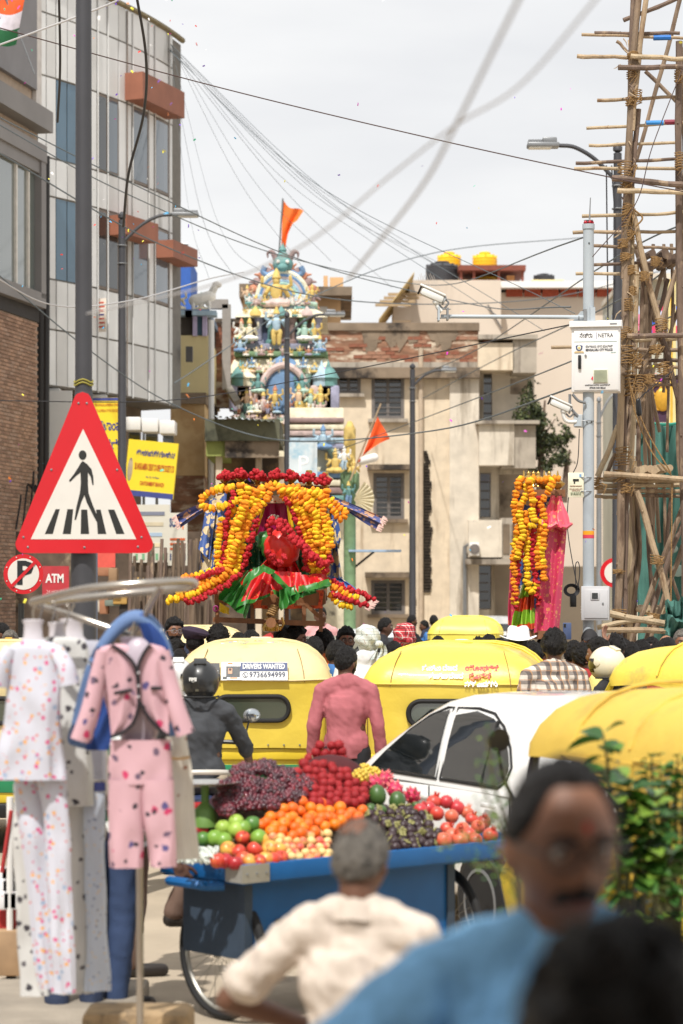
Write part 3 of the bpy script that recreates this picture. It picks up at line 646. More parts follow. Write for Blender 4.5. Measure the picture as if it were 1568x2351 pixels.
fp_=thing('temple_flag','saffron pennant on a short staff at the top of the temple tower','flag',(X(640,GY),GY-.3,gz(600)))
MB().cyl((0,0,0),(.12,0,1.72),.025,n=6).build('staff',galv,fp_)
saff=mat('saffron_cloth',(236,112,40),.8,var=.1)
mb=MB();mb.grid(lambda u,v:(.12-.04*v+u*(.58-.55*v)*(1 if v<.4 else.8)+.1*v*math.sin(3*u),.06*math.sin(9*u+6*v),1.7-1.35*v-.42*u*(1-v)-.1*math.sin(5*u)),10,10);mb.build('pennant',saff,fp_)
def roofstatue(px,py,hpx,Y,cols,label,seated=True):
 t=thing('roof_statue',label,'statue',(X(px,Y),Y,Z(py,Y)));full=1.09 if seated else 1.42
 key=(seated,cols)
 if key not in FM:FM[key]=figure_me(seated,cols)
 link('body',FM[key],t,sc=hpx/F*Y/full);MB().box((0,0,-.06),(.8,.6,.12)).build('plinth',PC['sky'],t,smooth=False)
roofstatue(407,716,56,62,('cream','cream','cream'),'plain cream seated statue on the blue roof slab')
roofstatue(462,716,46,62,('white','cream','mint'),'white seated statue at the corner of the blue roof slab')
bu=thing('bull_statue','small white winged bull statue standing above the white corner statue','statue',(X(464,62),62,Z(690,62)))
mb=MB();mb.caps((-.2,0,0),(.2,0,.1),.15,.16,10);mb.caps((.2,0,.1),(.32,0,.34),.11,.09,8);mb.ell((.38,0,.4),(.13,.08,.09),8,6)
for x in(-.22,.18):
 for y in(-.08,.08):mb.caps((x,y,0),(x,y,-.28),.05,.04,6)
mb.build('body',PC['white'],bu)
ls=thing('side_shrine','small painted shrine arch with deity relief at the foot of the temple tower','shrine')
def sx(px):return X(px,64)
def sz(py):return Z(py,64)
MB().box((sx(725),64.3,sz(1200)),(1.5,.5,sz(960)-sz(1480)+.1),bev=.04).build('wall',PC['cream'],ls)
for py,m in((966,'rose'),(982,'cream'),(996,'pink'),(1012,'sky'),(1026,'lilac')):MB().box((sx(722),64.0,sz(py)),(1.56,.5,.13),bev=.03).build('moulding',PC[m],ls)
for k,(m,r_)in enumerate((('pink',.62),('sky',.5),('mint',.38))):
 MB().tube([(sx(735)+r_*math.cos(a),63.9-.04*k,sz(1060)+r_*1.2*math.sin(a))for a in[R(-20)+R(220)*i/16 for i in range(17)]],.085,8).build('arch_ring',PC[m],ls)
for px,py,h_,c in((742,1036,60,('sky','blue','blue')),(770,1090,60,('gold','gold','gold'))):
 key=(True,c);FM.setdefault(key,figure_me(True,c));link('statue',FM[key],ls,(sx(px),63.6,sz(py)),(0,0,0),h_/F*64/1.09)
for py,m in((1092,'blue'),(1110,'cream'),(1128,'rose'),(1146,'teal'),(1164,'pink')):MB().box((sx(735),63.8,sz(py)),(1.3,.5,.16),bev=.03).build('moulding',PC[m],ls)
nb_=thing('name_board','pale blue faded board with a white letter on shop front below the temple','sign board',(X(696,57),57,Z(1062,57)))
MB().box((0,0,0),(.66,.05,.95)).build('board',mat('board_pale',(206,216,220),.5,c2=(160,192,208),f2=.5,scale=2),nb_,smooth=False)
text('P',mat('board_letter',(240,240,240),.5),nb_,(.0,-.03,-.05),.55)
lp=thing('column_lamp','painted temple column with white floodlight and fluted shell beside hanging saffron flag','column',(X(803,60),60,0))
MB().lathe([(.22,0),(.22,.4),(.15,.5),(.15,4.6),(.24,4.75),(.24,5.1),(.1,5.2)],12).build('column',PC['green'],lp)
MB().lathe([(.14,5.0),(.15,6.2),(.05,6.4)],10).build('finial',PC['gold'],lp)
mb=MB();mb.grid(lambda u,v:(.1+.5*v*math.cos(R(-60+120*u)),-.3+.15*math.cos(u*60)*v*.3,4.45+.5*v*math.sin(R(-60+120*u))),48,6);mb.build('shell',mat('shell_cream',(216,206,176),.7,var=.1),lp)
for px,py,c in((790,1080,('white','sky','white')),(812,1110,('gold','green','gold')),(800,1160,('teal','blue','gold'))):
 key=(False,c);FM.setdefault(key,figure_me(False,c));link('statue',FM[key],lp,(X(px,60)-X(803,60),-.3,Z(py,60)),(0,0,.3),.42)
mb=MB();mb.caps((.28,-.25,Z(1060,60)),(.6,-.3,Z(1052,60)),.1,.11,12);mb.build('floodlight',white_paint,lp)
MB().box((.62,0,Z(1265,60)),(1.3,.7,.05)).build('shade_sheet',mat('blue_sheet',(150,176,204),.5),lp,smooth=False);MB().tube([(.02,0,Z(1310,60)),(.6,0,Z(1267,60))],.03,6).build('strut',black_plastic,lp)
pf=thing('saffron_flag','orange triangular flag drooping from a slanted bamboo staff before old beige building','flag',(X(815,58),58,Z(1075,58)))
MB().cyl((-.12,0,-.3),(.62,0,1.55),.022,n=6).build('staff',wood_bark[1],pf)
mb=MB();mb.grid(lambda u,v:(.12+.42*v+u*.42*v*(1-.15*v)-.06*u,-.02+.05*math.sin(8*u+5*v),.15+1.08*v-.62*u*(v**1.6)*.85),10,12);mb.build('pennant',mat('saffron_deep',(232,88,30),.8,var=.1),pf)
# ================================================================ street poles and lamps
def led_lamp(name,label,px,Y,top,armpx,armpy,m,r=.075,group='street lamps on tall poles'):
 t=thing(name,label,'street lamp',(X(px,Y),Y,0),group=group);zt=Z(top,Y)
 MB().lathe([(r*1.6,0),(r*1.6,.3),(r*1.15,.4),(r*.8,zt-.3),(r*.78,zt)],14).build('pole',m,t)
 MB().lathe([(.02,0),(r*.9,.04),(r*.9,.1),(.02,.16)],10,c=(0,0,zt)).build('pole_cap',m,t)
 s=1 if armpx>px else-1;dx=X(armpx,Y)-X(px,Y);za=Z(armpy,Y)
 arm=spline([(0,0,zt-.45),(dx*.25,0,zt-.45+(za-zt+.45)*.62),(dx*.48,0,za-.03),(dx*.66,0,za)],6)
 MB().tube(arm,.032,8).build('arm',m,t)
 h=thing('lamp_head',None,None);h.parent=t;h.location=(dx*.66,0,za)
 hb=MB();l=abs(dx)*.36;hb.box((s*l/2,0,.0),(l,.26,.07),bev=.02);hb.box((s*l*.3,0,.07),(l*.45,.2,.09),bev=.02);hb.build('housing',galv,h)
 for k in range(9):MB().box((s*l*(.55+.05*k),0,.05),(.015,.22,.05)).build('cooling_fin',galv,h,smooth=False)
 MB().box((s*l*.6,0,-.04),(l*.7,.2,.015)).build('lens',mat('lens',(226,226,220),.3),h,smooth=False)
 for k in range(2):MB().tube([(-.0+r*1.05*math.cos(a),r*1.05*math.sin(a),zt-.5-.35*k)for a in[i*PI/5 for i in range(11)]],.012,5).build('clamp',galv,t)
 return t
led_lamp('street_lamp','tall dark street lamp before the grey panelled building, arm curving to a flat lamp',280,47,505,453,493,dark_pole,.085)
led_lamp('street_lamp','slim grey street lamp standing in front of the temple tower',659,58,730,790,722,dark_pole,.075)
led_lamp('street_lamp','grey street lamp in front of the stained beige building',947,64,848,1046,850,dark_pole,.085)
led_lamp('street_lamp','dark street lamp rising behind the stick scaffold with ball finial',1418,37,352,1214,334,mat('lamp_pole_dark',(58,58,62),.5),.08)
led_lamp('street_lamp','thin far grey street lamp behind the camera pole',1375,62,925,1440,905,galv,.07)
# ----- crossing sign on its big pole
SY=16.0;su=SY/F
sp=thing('sign_pole','thick dark grey steel pole rising past the top of the picture beside grey building','pole',(X(192,SY+.12),SY+.12,0))
MB().lathe([(.085,0),(.085,.08),(.0844,2.62),(.082,2.66),(.0585,2.68),(.052,6.3)],20).build('pole',dark_pole,sp)
MB().lathe([(.095,3.18),(.062,3.2),(.0625,3.43),(.058,3.45)],18).build('sleeve',dark_pole,sp)
for z in(3.52,3.5):MB().tube([(.062*math.cos(a),.062*math.sin(a),z+.01*math.sin(3*a))for a in[i*PI/8 for i in range(17)]],.006,5).build('twine',mat('yellow_twine',(150,140,60),.8),sp)
p2=thing('grey_conduit','slim blue grey conduit pole close behind thick sign pole','pole',(X(208,17),17,0));MB().lathe([(.05,0),(.05,2.9),(.02,2.95)],14).build('conduit',mat('blue_grey',(92,100,116),.5),p2)
cs=thing('crossing_sign','red bordered triangular sign with black walking figure over zebra stripes','road sign',(X(194,SY),SY,0))
def rtri(cx,pts,r,n=6):
 out_=[];m_=len(pts)
 for i in range(m_):
  p,a,b=Vector(pts[i]),Vector(pts[i-1]),Vector(pts[(i+1)%m_]);u,v=(a-p).normalized(),(b-p).normalized()
  h=math.acos(u.dot(v))/2;d=r/math.tan(h);c=p+(u+v).normalized()*(r/math.sin(h));s0,s1=p+u*d-c,p+v*d-c
  for k in range(n+1):
   t=k/n;w_=s0.lerp(s1,t);out_.append(c+w_.normalized()*r)
 return out_
def sgn(pts,off,th,m,name,parent=cs,cx=194,Y=SY):
 q=[((p[0]-cx)/F*Y,H+(HY-p[1])/F*Y)for p in pts]
 return MB().prism(q,-off-th,-off).build(name,m,parent,smooth=False)
red_sign=mat('sign_red',(196,14,28),.35,var=.05,scale=3,coat=.2)
sgn_white=mat('sign_white',(212,208,200),.4,var=.03);sgn_black=mat('sign_black',(34,34,32),.5)
tri=rtri(0,[(189,868),(26,1270),(362,1270)],20)
sgn(tri,0,.004,galv,'back_plate');sgn(tri,.004,.002,red_sign,'red_border')
sgn([(191,985),(71,1238),(313,1238)],.006,.002,sgn_white,'white_face')
cx_,cy_=190,1045
sgn([(cx_+9*math.cos(a),cy_+11*math.sin(a))for a in[i*PI/8 for i in range(16)]],.008,.002,sgn_black,'figure_head')
def D(x,y):return(x/1568*1000/1.7424,(1500+y*1100/1725)/1.7424)
body_=[D(*q)for q in((520,540),(548,560),(575,592),(586,640),(588,690),(580,690),(570,640),(552,612),(552,680),(556,740),(580,810),(617,900),(608,922),(590,890),(545,800),(530,755),(510,800),(478,908),(468,910),(480,830),(502,740),(508,680),(506,612),(480,632),(440,672),(434,662),(465,622),(492,580),(508,552))]
sgn(body_,.008,.002,sgn_black,'walking_figure')
for q in(((350,842),(376,842),(332,998),(282,998)),((424,842),(460,842),(445,998),(394,998)),((510,845),(548,845),(560,998),(507,998)),((604,845),(632,845),(668,998),(614,998)),((678,845),(718,845),(782,998),(730,998))):
 sgn([D(*p)for p in q],.0075,.0015,sgn_black,'zebra_stripe')
for x,y in((493,178),(545,178),(323,595),(148,1018),(176,1080),(530,1082),(866,1078),(888,1018),(735,595)):
 p=D(x,y);MB().ell(((p[0]-194)*su,-.008,H+(HY-p[1])*su),(.008,.006,.008),8,5).build('rivet',galv,cs)
MB().box((0,.05,Z(1100,SY)),(.5,.03,.04)).build('bracket',galv,cs,smooth=False)
PY=27.0
ns=thing('no_parking_sign','round red ringed white sign with barred black letter on a black and white post','road sign',(X(54,PY),PY,0))
def disc(r,off,th,m,nm):return MB().lathe([(r,0),(r,th)],40,T=Matrix.Translation((0,-off,Z(1318,PY)))@Matrix.Rotation(PI/2,4,'X')).build(nm,m,ns)
r_=46/F*PY;disc(r_,0,.006,red_sign,'red_ring');disc(r_*.78,.006,.004,sgn_white,'white_face')
text('P',mat('sign_letter',(26,30,34),.5),ns,(.01,-.013,Z(1318,PY)),.36,bold=.012)
q=[(-.146,-.126),(.122,.148),(.146,.122),(-.122,-.152)]
MB().prism([(a,b+Z(1318,PY))for a,b in q],-.02,-.016).build('red_bar',red_sign,ns,smooth=False)
for k in range(8):MB().ell((r_*.9*math.cos(k*PI/4+.4),-.008,Z(1318,PY)+r_*.9*math.sin(k*PI/4+.4)),.008,6,4).build('rivet',sgn_white,ns)
zz=[0,.55,1.1,1.62,Z(1428,PY),2.0]
for i in range(5):MB().lathe([(.034,0),(.034,zz[i+1]-zz[i])],12,c=(-.03,.03,zz[i])).build('post_band',(sgn_black,sgn_white)[(i+1)%2 if i<4 else 0],ns)
ns2=thing('round_road_sign','red ringed white road sign half hidden behind a dark lamp post','road sign',(X(1412,38),38,0))
for rr,o_,m_ in((.235,0,red_sign),(.17,.008,sgn_white)):MB().lathe([(rr,0),(rr,.008)],32,T=Matrix.Translation((0,-o_,Z(1315,38)))@Matrix.Rotation(PI/2,4,'X')).build('ring' if rr>.2 else 'face',m_,ns2)
MB().prism([(a,b+Z(1315,38))for a,b in((-.02,-.17),(.17,.02),(.15,.05),(-.06,-.16))],-.02,-.016).build('red_bar',red_sign,ns2,smooth=False);MB().lathe([(.03,0),(.03,2.4)],10,c=(0,.04,0)).build('post',galv,ns2)
# ----- shop boards
yel=mat('board_yellow',(244,216,50),.6,var=.04,c2=(228,190,60),f2=.66,scale=1.5);ink=mat('print_blue',(52,62,140),.6);ink_r=mat('print_red',(190,88,40),.6);navy_=mat('navy_band',(66,76,140),.6)
b1=thing('shop_sign','yellow board with large blue script lines behind crossing sign','shop sign',(X(243,50),50,Z(1010,50)),R(-8))
MB().box((0,0,0),(.78,.06,1.75)).build('board',yel,b1,smooth=False);MB().box((0,-.032,.84),(.78,.01,.06)).build('band',navy_,b1,smooth=False)
text('SRI ANGALAMBIKA CREDIT',ink_r,b1,(.05,-.036,.72),.08,width=.55);text('CO-OPERATIVE SOCIETY',ink_r,b1,(.05,-.036,.6),.08,width=.55)
text('ಇ-ಸ್ಟಾಂಪ',ink,b1,(-.02,-.036,.28),.27,width=.72,bold=.006);text('ಪೇಪರ್',ink,b1,(.0,-.036,-.12),.27,width=.66,bold=.006);text('ಮತ್ತು',ink,b1,(.0,-.036,-.5),.2,width=.5,bold=.006)
b2=thing('shop_sign','wide yellow cooperative bank board with blue and red writing and a navy strip','shop sign',(X(347,53),53,Z(1077,53)),R(-12))
sk=Matrix.Shear('XY',4,(0,0))
rr2=R(6)
b2.rotation_euler=(0,rr2,R(-12))
MB().box((0,0,0),(1.13,.06,1.22)).build('board',yel,b2,smooth=False);MB().box((0,-.033,-.56),(1.13,.01,.12)).build('band',navy_,b2,smooth=False)
text('ಶ್ರೀ ಅಂಗಾಳಾಂಬಿಕ ಕ್ರೆಡಿಟ್ ಕೋ-ಆಪರೇಟಿವ್',ink,b2,(.08,-.036,.33),.17,width=.88,bold=.006);text('SRI ANGALAMBIKA CREDIT CO-OPERATIVE SOCIETY LTD',ink_r,b2,(.08,-.036,.03),.2,width=.9,bold=.004)
text('CANTONMENT BRANCH',ink_r,b2,(.06,-.036,-.33),.12,width=.55,bold=.004);text('No. 35, 1st Floor',ink,b2,(.06,-.036,-.18),.06,width=.3)
MB().ell((-.47,-.03,-.05),(.06,.012,.26),14,10).build('oval_portrait',mat('oval_portrait',(176,160,132),.7,c2=(120,100,90),f2=.5),b2)
wb_=mat('dull_white_board',(206,202,188),.6,var=.05,c2=(190,186,168),f2=.6,scale=2)
b3=thing('price_board','off white hanging board with blurred columns and small green icons','shop sign',(X(345,46),46,Z(1225,46)),R(-4))
MB().box((0,0,0),(.75,.05,1.1)).build('board',wb_,b3,smooth=False)
for k in range(4):MB().box((.03,-.03,.38-.2*k),(.5-.05*k,.01,.07)).build('print_line',mat('faint_%d'%k,[(120,124,140),(200,188,160),(160,180,200),(220,206,170)][k],.7),b3,smooth=False)
for k in range(5):MB().box((-.26+.13*k,-.03,-.44),(.05,.01,.12)).build('icon',mat('icon_green',(120,170,130),.7),b3,smooth=False)
b4=thing('eye_clinic_board','white upright board with heavy dark heading and red lines beside bamboo stacks','shop sign',(X(408,45),45,Z(1238,45)),R(-3))
MB().box((0,0,0),(.36,.05,.98)).build('board',wb_,b4,smooth=False)
text('SCAN',mat('heading_ink',(60,70,110),.6),b4,(-.04,-.03,.3),.22,width=.22,bold=.01);text('I',mat('orange_ink',(226,120,40),.6),b4,(.1,-.03,.26),.24)
for k in range(3):MB().box((0,-.03,.0-.09*k),(.28,.01,.04)).build('print_line',ink_r,b4,smooth=False)
for k in range(7):MB().box((-.13+.045*k,-.03,-.33),(.022,.01,.12)).build('print_mark',mat('mark_%d'%k,[(60,70,110),(190,90,60),(120,120,120)][k%3],.6),b4,smooth=False)
atm=thing('atm_sign','red bank machine sign with white capitals next to no parking sign','sign',(X(128,40),40,Z(1340,40)))
MB().box((0,0,0),(.44,.06,.58)).build('board',mat('atm_red',(176,50,58),.5),atm,smooth=False);text('ATM',white_paint,atm,(-.01,-.035,.08),.2,width=.3,bold=.006);text('24 HOURS',mat('atm_small',(226,170,170),.5),atm,(0,-.035,-.14),.09,width=.3)
rs=thing('red_banner','plain red fabric banner under the crossing sign','banner',(X(220,41),41,Z(1285,41)));MB().box((0,0,0),(.66,.03,.26)).build('cloth',mat('banner_red',(208,84,72),.7),rs,smooth=False)
bamboo_old=mat('old_bamboo',(98,82,66),.85,var=.35,scale=7,c2=(60,50,42),f2=.52,stretch=(1,1,.2))
for i in range(44):
 px=300+i*4.6+rnd.uniform(-4,4)
 if True:
  Y=rnd.uniform(41,44.5);top=rnd.uniform(1235,1320)
  l=rnd.uniform(-14,14)
  o=MB().tube([(X(px,Y),Y-.5,0),(X(px+l*.5,Y),Y-.2,Z(1400,Y)),(X(px+l,Y),Y+.1,Z(top,Y))],[.042,.038,.03],7).build('bamboo_pole',wood_bark[2]if rnd.random()<.25 else bamboo_old)
  tag(o,'weathered brown bamboo pole leaning in the stack below the white boards','bamboo pole','bamboo poles stacked upright below the white boards')
sh=thing('shop_stall','dim jumbled shop front with pale crates behind the garment rack','shop')
MB().box((X(300,46),46.2,1.5),(4.4,.2,3.6)).build('back_wall',mat('dim_stall',(88,74,62),.9,var=.5,scale=3,c2=(150,134,110),f2=.6),sh,smooth=False)
for k in range(22):
 px,py=rnd.uniform(190,380),rnd.uniform(1290,1450);Y=44.8
 MB().box((X(px,Y),Y+rnd.uniform(0,.6),Z(py,Y)),(rnd.uniform(.08,.3),.3,rnd.uniform(.1,.4)),bev=.02).build('crate',mat('crate_%d'%k,rnd.choice([(196,190,176),(150,120,90),(60,56,54),(170,120,90),(120,130,120),(200,160,90)]),.8),sh)
# ================================================================ stick scaffold
sca=thing('stick_scaffold','tall scaffold of lashed rough wooden sticks standing over a green net','scaffold')
SF,SB=25.0,26.3
srnd=random.Random(11)
def stick(pts,r,Y,m=None,name='pole',Y2=None,parent=sca,taper=.9):
 Y2=Y if Y2 is None else Y2;n=len(pts)
 P=[W(p[0],p[1],Y+(Y2-Y)*i/(n-1))for i,p in enumerate(pts)]
 Q=spline(P,5)if n>2 else[P[0].lerp(P[1],t/8)for t in range(9)]
 sd=srnd.random()*90;L_=(P[-1]-P[0]).length
 Q=[q+Vector((nz((sd,i*.31,0)),.4*nz((sd,i*.37,5)),nz((sd,i*.33,9))))*(.012+.003*L_)for i,q in enumerate(Q)]
 rr=[r*.8*(1-(1-taper)*i/len(Q))*(1+.13*nz((sd+3,i*.9,1)))for i in range(len(Q))]
 mb=MB();mb.tube(Q,rr,8)
 for k in range(max(2,int(L_*1.2))):
  i=srnd.randrange(1,len(Q)-1);d=Vector((srnd.uniform(-1,1),-.6,srnd.uniform(-1,1))).normalized()
  mb.caps(Q[i],Q[i]+d*rr[i]*1.05,rr[i]*.45,rr[i]*.3,6)
 return mb.build(name,m or wood_bark[srnd.choice((0,0,1,2,3))],parent)
def lash(px,py,r,h,Y=SF-.06,turns=7):
 r*=.74;h*=.8;c=W(px,py,Y);mb=MB()
 for k in range(turns):
  z=-h/2+h*k/(turns-1);tl=srnd.uniform(-.2,.2)
  mb.tube([(r*math.cos(a)*(1+.1*srnd.random()),r*math.sin(a),z+tl*r*math.cos(a)+.004*math.sin(3*a))for a in[i*PI/6 for i in range(13)]],.0055,5)
 for k in range(3):
  a=srnd.uniform(0,6);mb.tube([(r*.7,-r,0),(r*(1.3+.5*math.cos(a)),-r*1.2,-h*.4*math.sin(a)),(r*1.2*math.cos(a),-r*1.3,-h*(.6+.6*srnd.random()))],[.006,.004,.002],4)
 return mb.build('rope_lashing',rope_m,sca,loc=c)
wb=wood_bark
for pts,r,m,dy in(([(1468,-15),(1449,200),(1440,400)],.043,wb[0],0),([(1484,-15),(1462,170),(1452,300)],.035,wb[1],-.04),([(1455,-15),(1444,300),(1430,640)],.04,wb[2],.07),([(1456,120),(1448,300),(1434,640)],.045,wb[0],-.04),([(1466,250),(1450,420),(1440,600)],.034,wb[2],.03),([(1444,400),(1437,650),(1432,860)],.05,wb[0],-.05),([(1452,430),(1447,700),(1440,900)],.034,wb[3],.03),([(1432,760),(1426,900),(1421,1060)],.05,wb[1],-.04),([(1446,780),(1434,930),(1430,1100)],.036,wb[2],.04),([(1428,1040),(1424,1250),(1418,1475)],.052,wb[0],-.04),([(1440,1100),(1436,1300),(1434,1475)],.034,wb[2],.03)):
 stick(pts,r,SF+dy,m,'upright')
for pts,r,Y,m in(([(1557,95),(1560,400),(1558,640)],.046,SF+.05,wb[2]),([(1568,110),(1572,380),(1566,720)],.04,SF+.3,wb[0]),([(1560,600),(1566,900),(1572,1480)],.05,SF,wb[2]),([(1462,600),(1460,800),(1456,1000)],.034,SB,wb[3]),([(1474,640),(1470,900),(1466,1100)],.03,SB,wb[0]),([(1482,660),(1486,820),(1480,960)],.03,SB,wb[2]),([(1458,1060),(1452,1250),(1446,1475)],.036,SB,wb[3]),([(1468,1060),(1462,1250),(1456,1475)],.034,SB,wb[2]),([(1452,1040),(1446,1250),(1440,1475)],.03,SB,wb[3])):
 stick(pts,r,Y,m,'upright')
for a,b,c,d,r,m in((1336,79,1575,88,.022,1),(1364,77,1560,76,.026,2),(1325,128,1450,133,.028,1),(1448,129,1580,136,.034,3),(1419,154,1580,154,.036,2),(1371,231,1580,222,.024,1),(1347,294,1580,281,.022,3),(1352,334,1560,327,.022,3),(1322,375,1556,365,.024,2),(1318,387,1556,386,.024,3),(1406,409,1580,426,.042,2),(1417,437,1580,443,.034,3),(1335,497,1580,486,.024,3),(1315,534,1580,531,.024,1),(1362,565,1550,571,.022,0),(1362,608,1500,603,.022,2),(1323,630,1500,627,.022,3),(1440,771,1580,770,.036,2),(1440,781,1580,777,.032,3),(1265,797,1460,800,.022,1),(1449,803,1580,805,.03,0),(1450,826,1580,828,.026,2),(1455,841,1580,844,.024,1),(1440,865,1580,868,.026,2),(1440,882,1580,884,.022,0),(1386,1088,1580,1100,.04,1),(1384,1100,1580,1108,.03,3),(1376,1116,1580,1112,.032,3),(1372,1127,1580,1128,.03,1),(1366,1139,1420,1142,.024,1),(1450,1136,1580,1140,.024,0),(1398,1410,1580,1442,.045,3),(1387,1446,1580,1449,.04,1),(1370,1440,1500,1418,.034,3)):
 o=stick([(a,b),((a+c)/2,(b+d)/2),(c,d)],r,SF+.11 if r<.034 else SF-.13,wb[m],'transom')
for px,py,m in((1520,87,(30,110,190)),(1503,283,(40,130,200)),(1545,281,(130,40,60))):
 c=W(px,py,SF+.11);MB().tube([c-Vector((.09,0,0)),c+Vector((.09,0,.004))],.028,8).build('painted_band',mat('stick_paint',m,.6),sca)
for pts,r,Y,Y2 in(([(1561,0),(1512,190),(1458,372)],.03,SB,SB),([(1482,163),(1580,262)],.028,SB,SB),([(1432,48),(1555,-4)],.03,SF+.1,SF+.1),([(1416,94),(1440,118)],.022,SF+.1,SF+.1),([(1452,485),(1478,600),(1515,745)],.04,SF-.05,SF),([(1575,560),(1545,650),(1515,752)],.034,SF+.1,SF),([(1512,748),(1535,830),(1560,930)],.04,SF,SF+.1),([(1517,750),(1478,840),(1448,930)],.036,SF,SF),([(1455,560),(1485,650),(1505,740)],.03,SB,SB),([(1528,600),(1500,700),(1480,790)],.03,SB,SB),([(1535,640),(1512,720)],.03,SB,SB),([(1461,1127),(1500,1250),(1545,1425)],.044,SF-.05,SF-.05),([(1580,1140),(1520,1290),(1448,1475)],.036,SF+.1,SF+.1),([(1580,1180),(1530,1300),(1480,1475)],.034,SF+.3,SF+.3),([(1575,1240),(1540,1330),(1490,1475)],.034,SF+.5,SF+.5),([(1560,880),(1580,980)],.036,SF,SF),([(1374,1092),(1398,1030),(1420,975)],.036,SF-.02,SF-.02),([(1390,1095),(1412,1040)],.03,SF+.1,SF+.1),([(1462,866),(1452,1000),(1450,1080)],.034,SF+.2,SF+.2),([(1480,870),(1468,960),(1462,1080)],.03,SB,SB),([(1536,680),(1520,760),(1498,860)],.028,SB,SB),([(1580,660),(1540,760),(1530,860)],.026,SB,SB),([(1487,880),(1466,970)],.03,SF+.4,SF+.4)):
 stick(pts,r,Y,None,'brace',Y2)
for i in range(26):
 x0=srnd.uniform(1442,1566);y0=srnd.choice((560,700,900,1120));stick([(x0,y0),(x0+srnd.uniform(-14,14),y0+160),(x0+srnd.uniform(-34,34),y0+srnd.uniform(280,360))],srnd.uniform(.02,.03),SB+srnd.uniform(-.2,.4),wb[srnd.choice((0,2))],'brace')
for i in range(9):
 px=1463+i*9.5+srnd.uniform(-2,2);c=W(px,1078-srnd.uniform(-3,6),SF-.1)
 MB().tube([c,c+Vector((.03*srnd.uniform(-1,1),1.4,.03))],.034+.008*srnd.random(),9).build('log',wb[srnd.choice((1,3,3))],sca)
for i in range(12):
 px=1500+i*6+srnd.uniform(-3,3);c=W(px,590-srnd.uniform(-14,14),SF+.4)
 MB().tube([c,c+Vector((.05*srnd.uniform(-1,1),.9,.05))],.04,8).build('log',wb[2],sca)
for i in range(10):
 px=1480+i*8+srnd.uniform(-3,3);c=W(px,1402-srnd.uniform(-6,8),SF+.6)
 MB().tube([c,c+Vector((.05*srnd.uniform(-1,1),.9,.0))],.03,8).build('log',wb[srnd.choice((1,3))],sca)
for px,py,r,h in((1435,392,.095,.2),(1452,128,.07,.08),(1449,165,.06,.16),(1463,222,.06,.16),(1445,233,.05,.1),(1438,425,.075,.1),(1430,560,.07,.1),(1452,668,.05,.1),(1436,590,.07,.08),(1434,765,.085,.14),(1440,815,.095,.22),(1428,1048,.095,.22),(1422,1090,.08,.1),(1436,1120,.07,.12),(1518,748,.08,.16),(1504,803,.08,.1),(1522,846,.08,.14),(1557,176,.05,.14),(1560,370,.065,.2),(1507,1285,.08,.1),(1422,1414,.09,.16),(1372,1110,.07,.14),(1418,1312,.06,.04),(1500,1420,.08,.12),(1460,826,.08,.14),(1490,870,.07,.1),(1478,634,.06,.1),(1505,600,.06,.1),(1466,880,.07,.2),(1440,480,.06,.12),(1447,540,.06,.1),(1438,500,.06,.22),(1445,880,.07,.3),(1442,700,.06,.14),(1448,620,.055,.1)):
 lash(px,py,r,h)
def rope(pts,r,Y,name='hanging_rope',parent=sca,m=rope_m):
 return MB().tube(spline([W(p[0],p[1],Y)for p in pts],6),r,5).build(name,m,parent)
rope([(1445,880),(1480,980),(1540,1085)],.008,SF-.15);rope([(1442,870),(1462,960),(1498,1040),(1541,1090)],.008,SF-.14);rope([(1543,1110),(1541,1300),(1540,1440)],.008,SF-.1);rope([(1454,480),(1475,500),(1460,520)],.01,SF-.1)
for i in range(26):
 px,py=srnd.choice(((1445,0),(1435,0),(1450,0),(1428,0)));px+=srnd.uniform(-8,10);py=srnd.uniform(60,1100);a=srnd.uniform(-12,14)
 MB().tube([W(px,py,SF-.08),W(px+a,py+8,SF-.12),W(px+a*1.5,py+srnd.uniform(-10,24),SF-.12)],[.007,.006,.002],4).build('bark_strip',wb[srnd.choice((1,2))],sca)
net_m=mat('green_net',(74,120,110),.85,var=.2,scale=3,c2=(96,142,130),f2=.66,bump=.3,bs=120)
gn=thing('green_net','dark green shade net hung like a curtain behind the stick scaffold','net')
mb=MB();YN=28.0
mb.grid(lambda u,v:(X(1462+150*u,YN)+.02*math.sin(v*9),YN+.10*math.sin(u*17)+.05*math.sin(u*31+2*v),Z((968+14*math.sin(u*PI)-10*u)*(1-v)+1500*v,YN)),60,20)
mb.build('net_cloth',net_m,gn)
MB().tube([(X(1462+150*u,YN),YN-.02,Z(966+14*math.sin(u*PI)-10*u,YN))for u in[i/12 for i in range(13)]],.02,6).build('hem',mat('net_hem',(40,130,110),.7),gn)
for px,py,r in((1490,1240,.03),(1512,1300,.05),(1545,1260,.06),(1530,1360,.03),(1556,1310,.09)):MB().ell(W(px,py,YN-.13),(r,.01,r*.8),10,6).build('torn_patch',mat('net_patch',(140,160,150),.8),gn)
nb2=thing('green_net','crumpled green net heap on the lowest sticks of the scaffold','net')
mb=MB();mb.grid(lambda u,v:(X(1530+60*u,24.6),24.7+.2*nz((u*5,v*5,1)),Z(1380+100*v+30*nz((u*4,v*3,2)),24.6)),16,16);mb.build('net_cloth',net_m,nb2)
cb=thing('festival_banner','purple banner with gold ornament hung high behind the scaffold','banner',(X(1520,40),40,Z(915,40)))
MB().box((0,0,0),(.62,.05,.78)).build('cloth',mat('purple_cloth',(66,38,62),.7),cb,smooth=False)
gold_m=mat('gold_paint',(206,156,50),.4,.3,var=.2,scale=8)
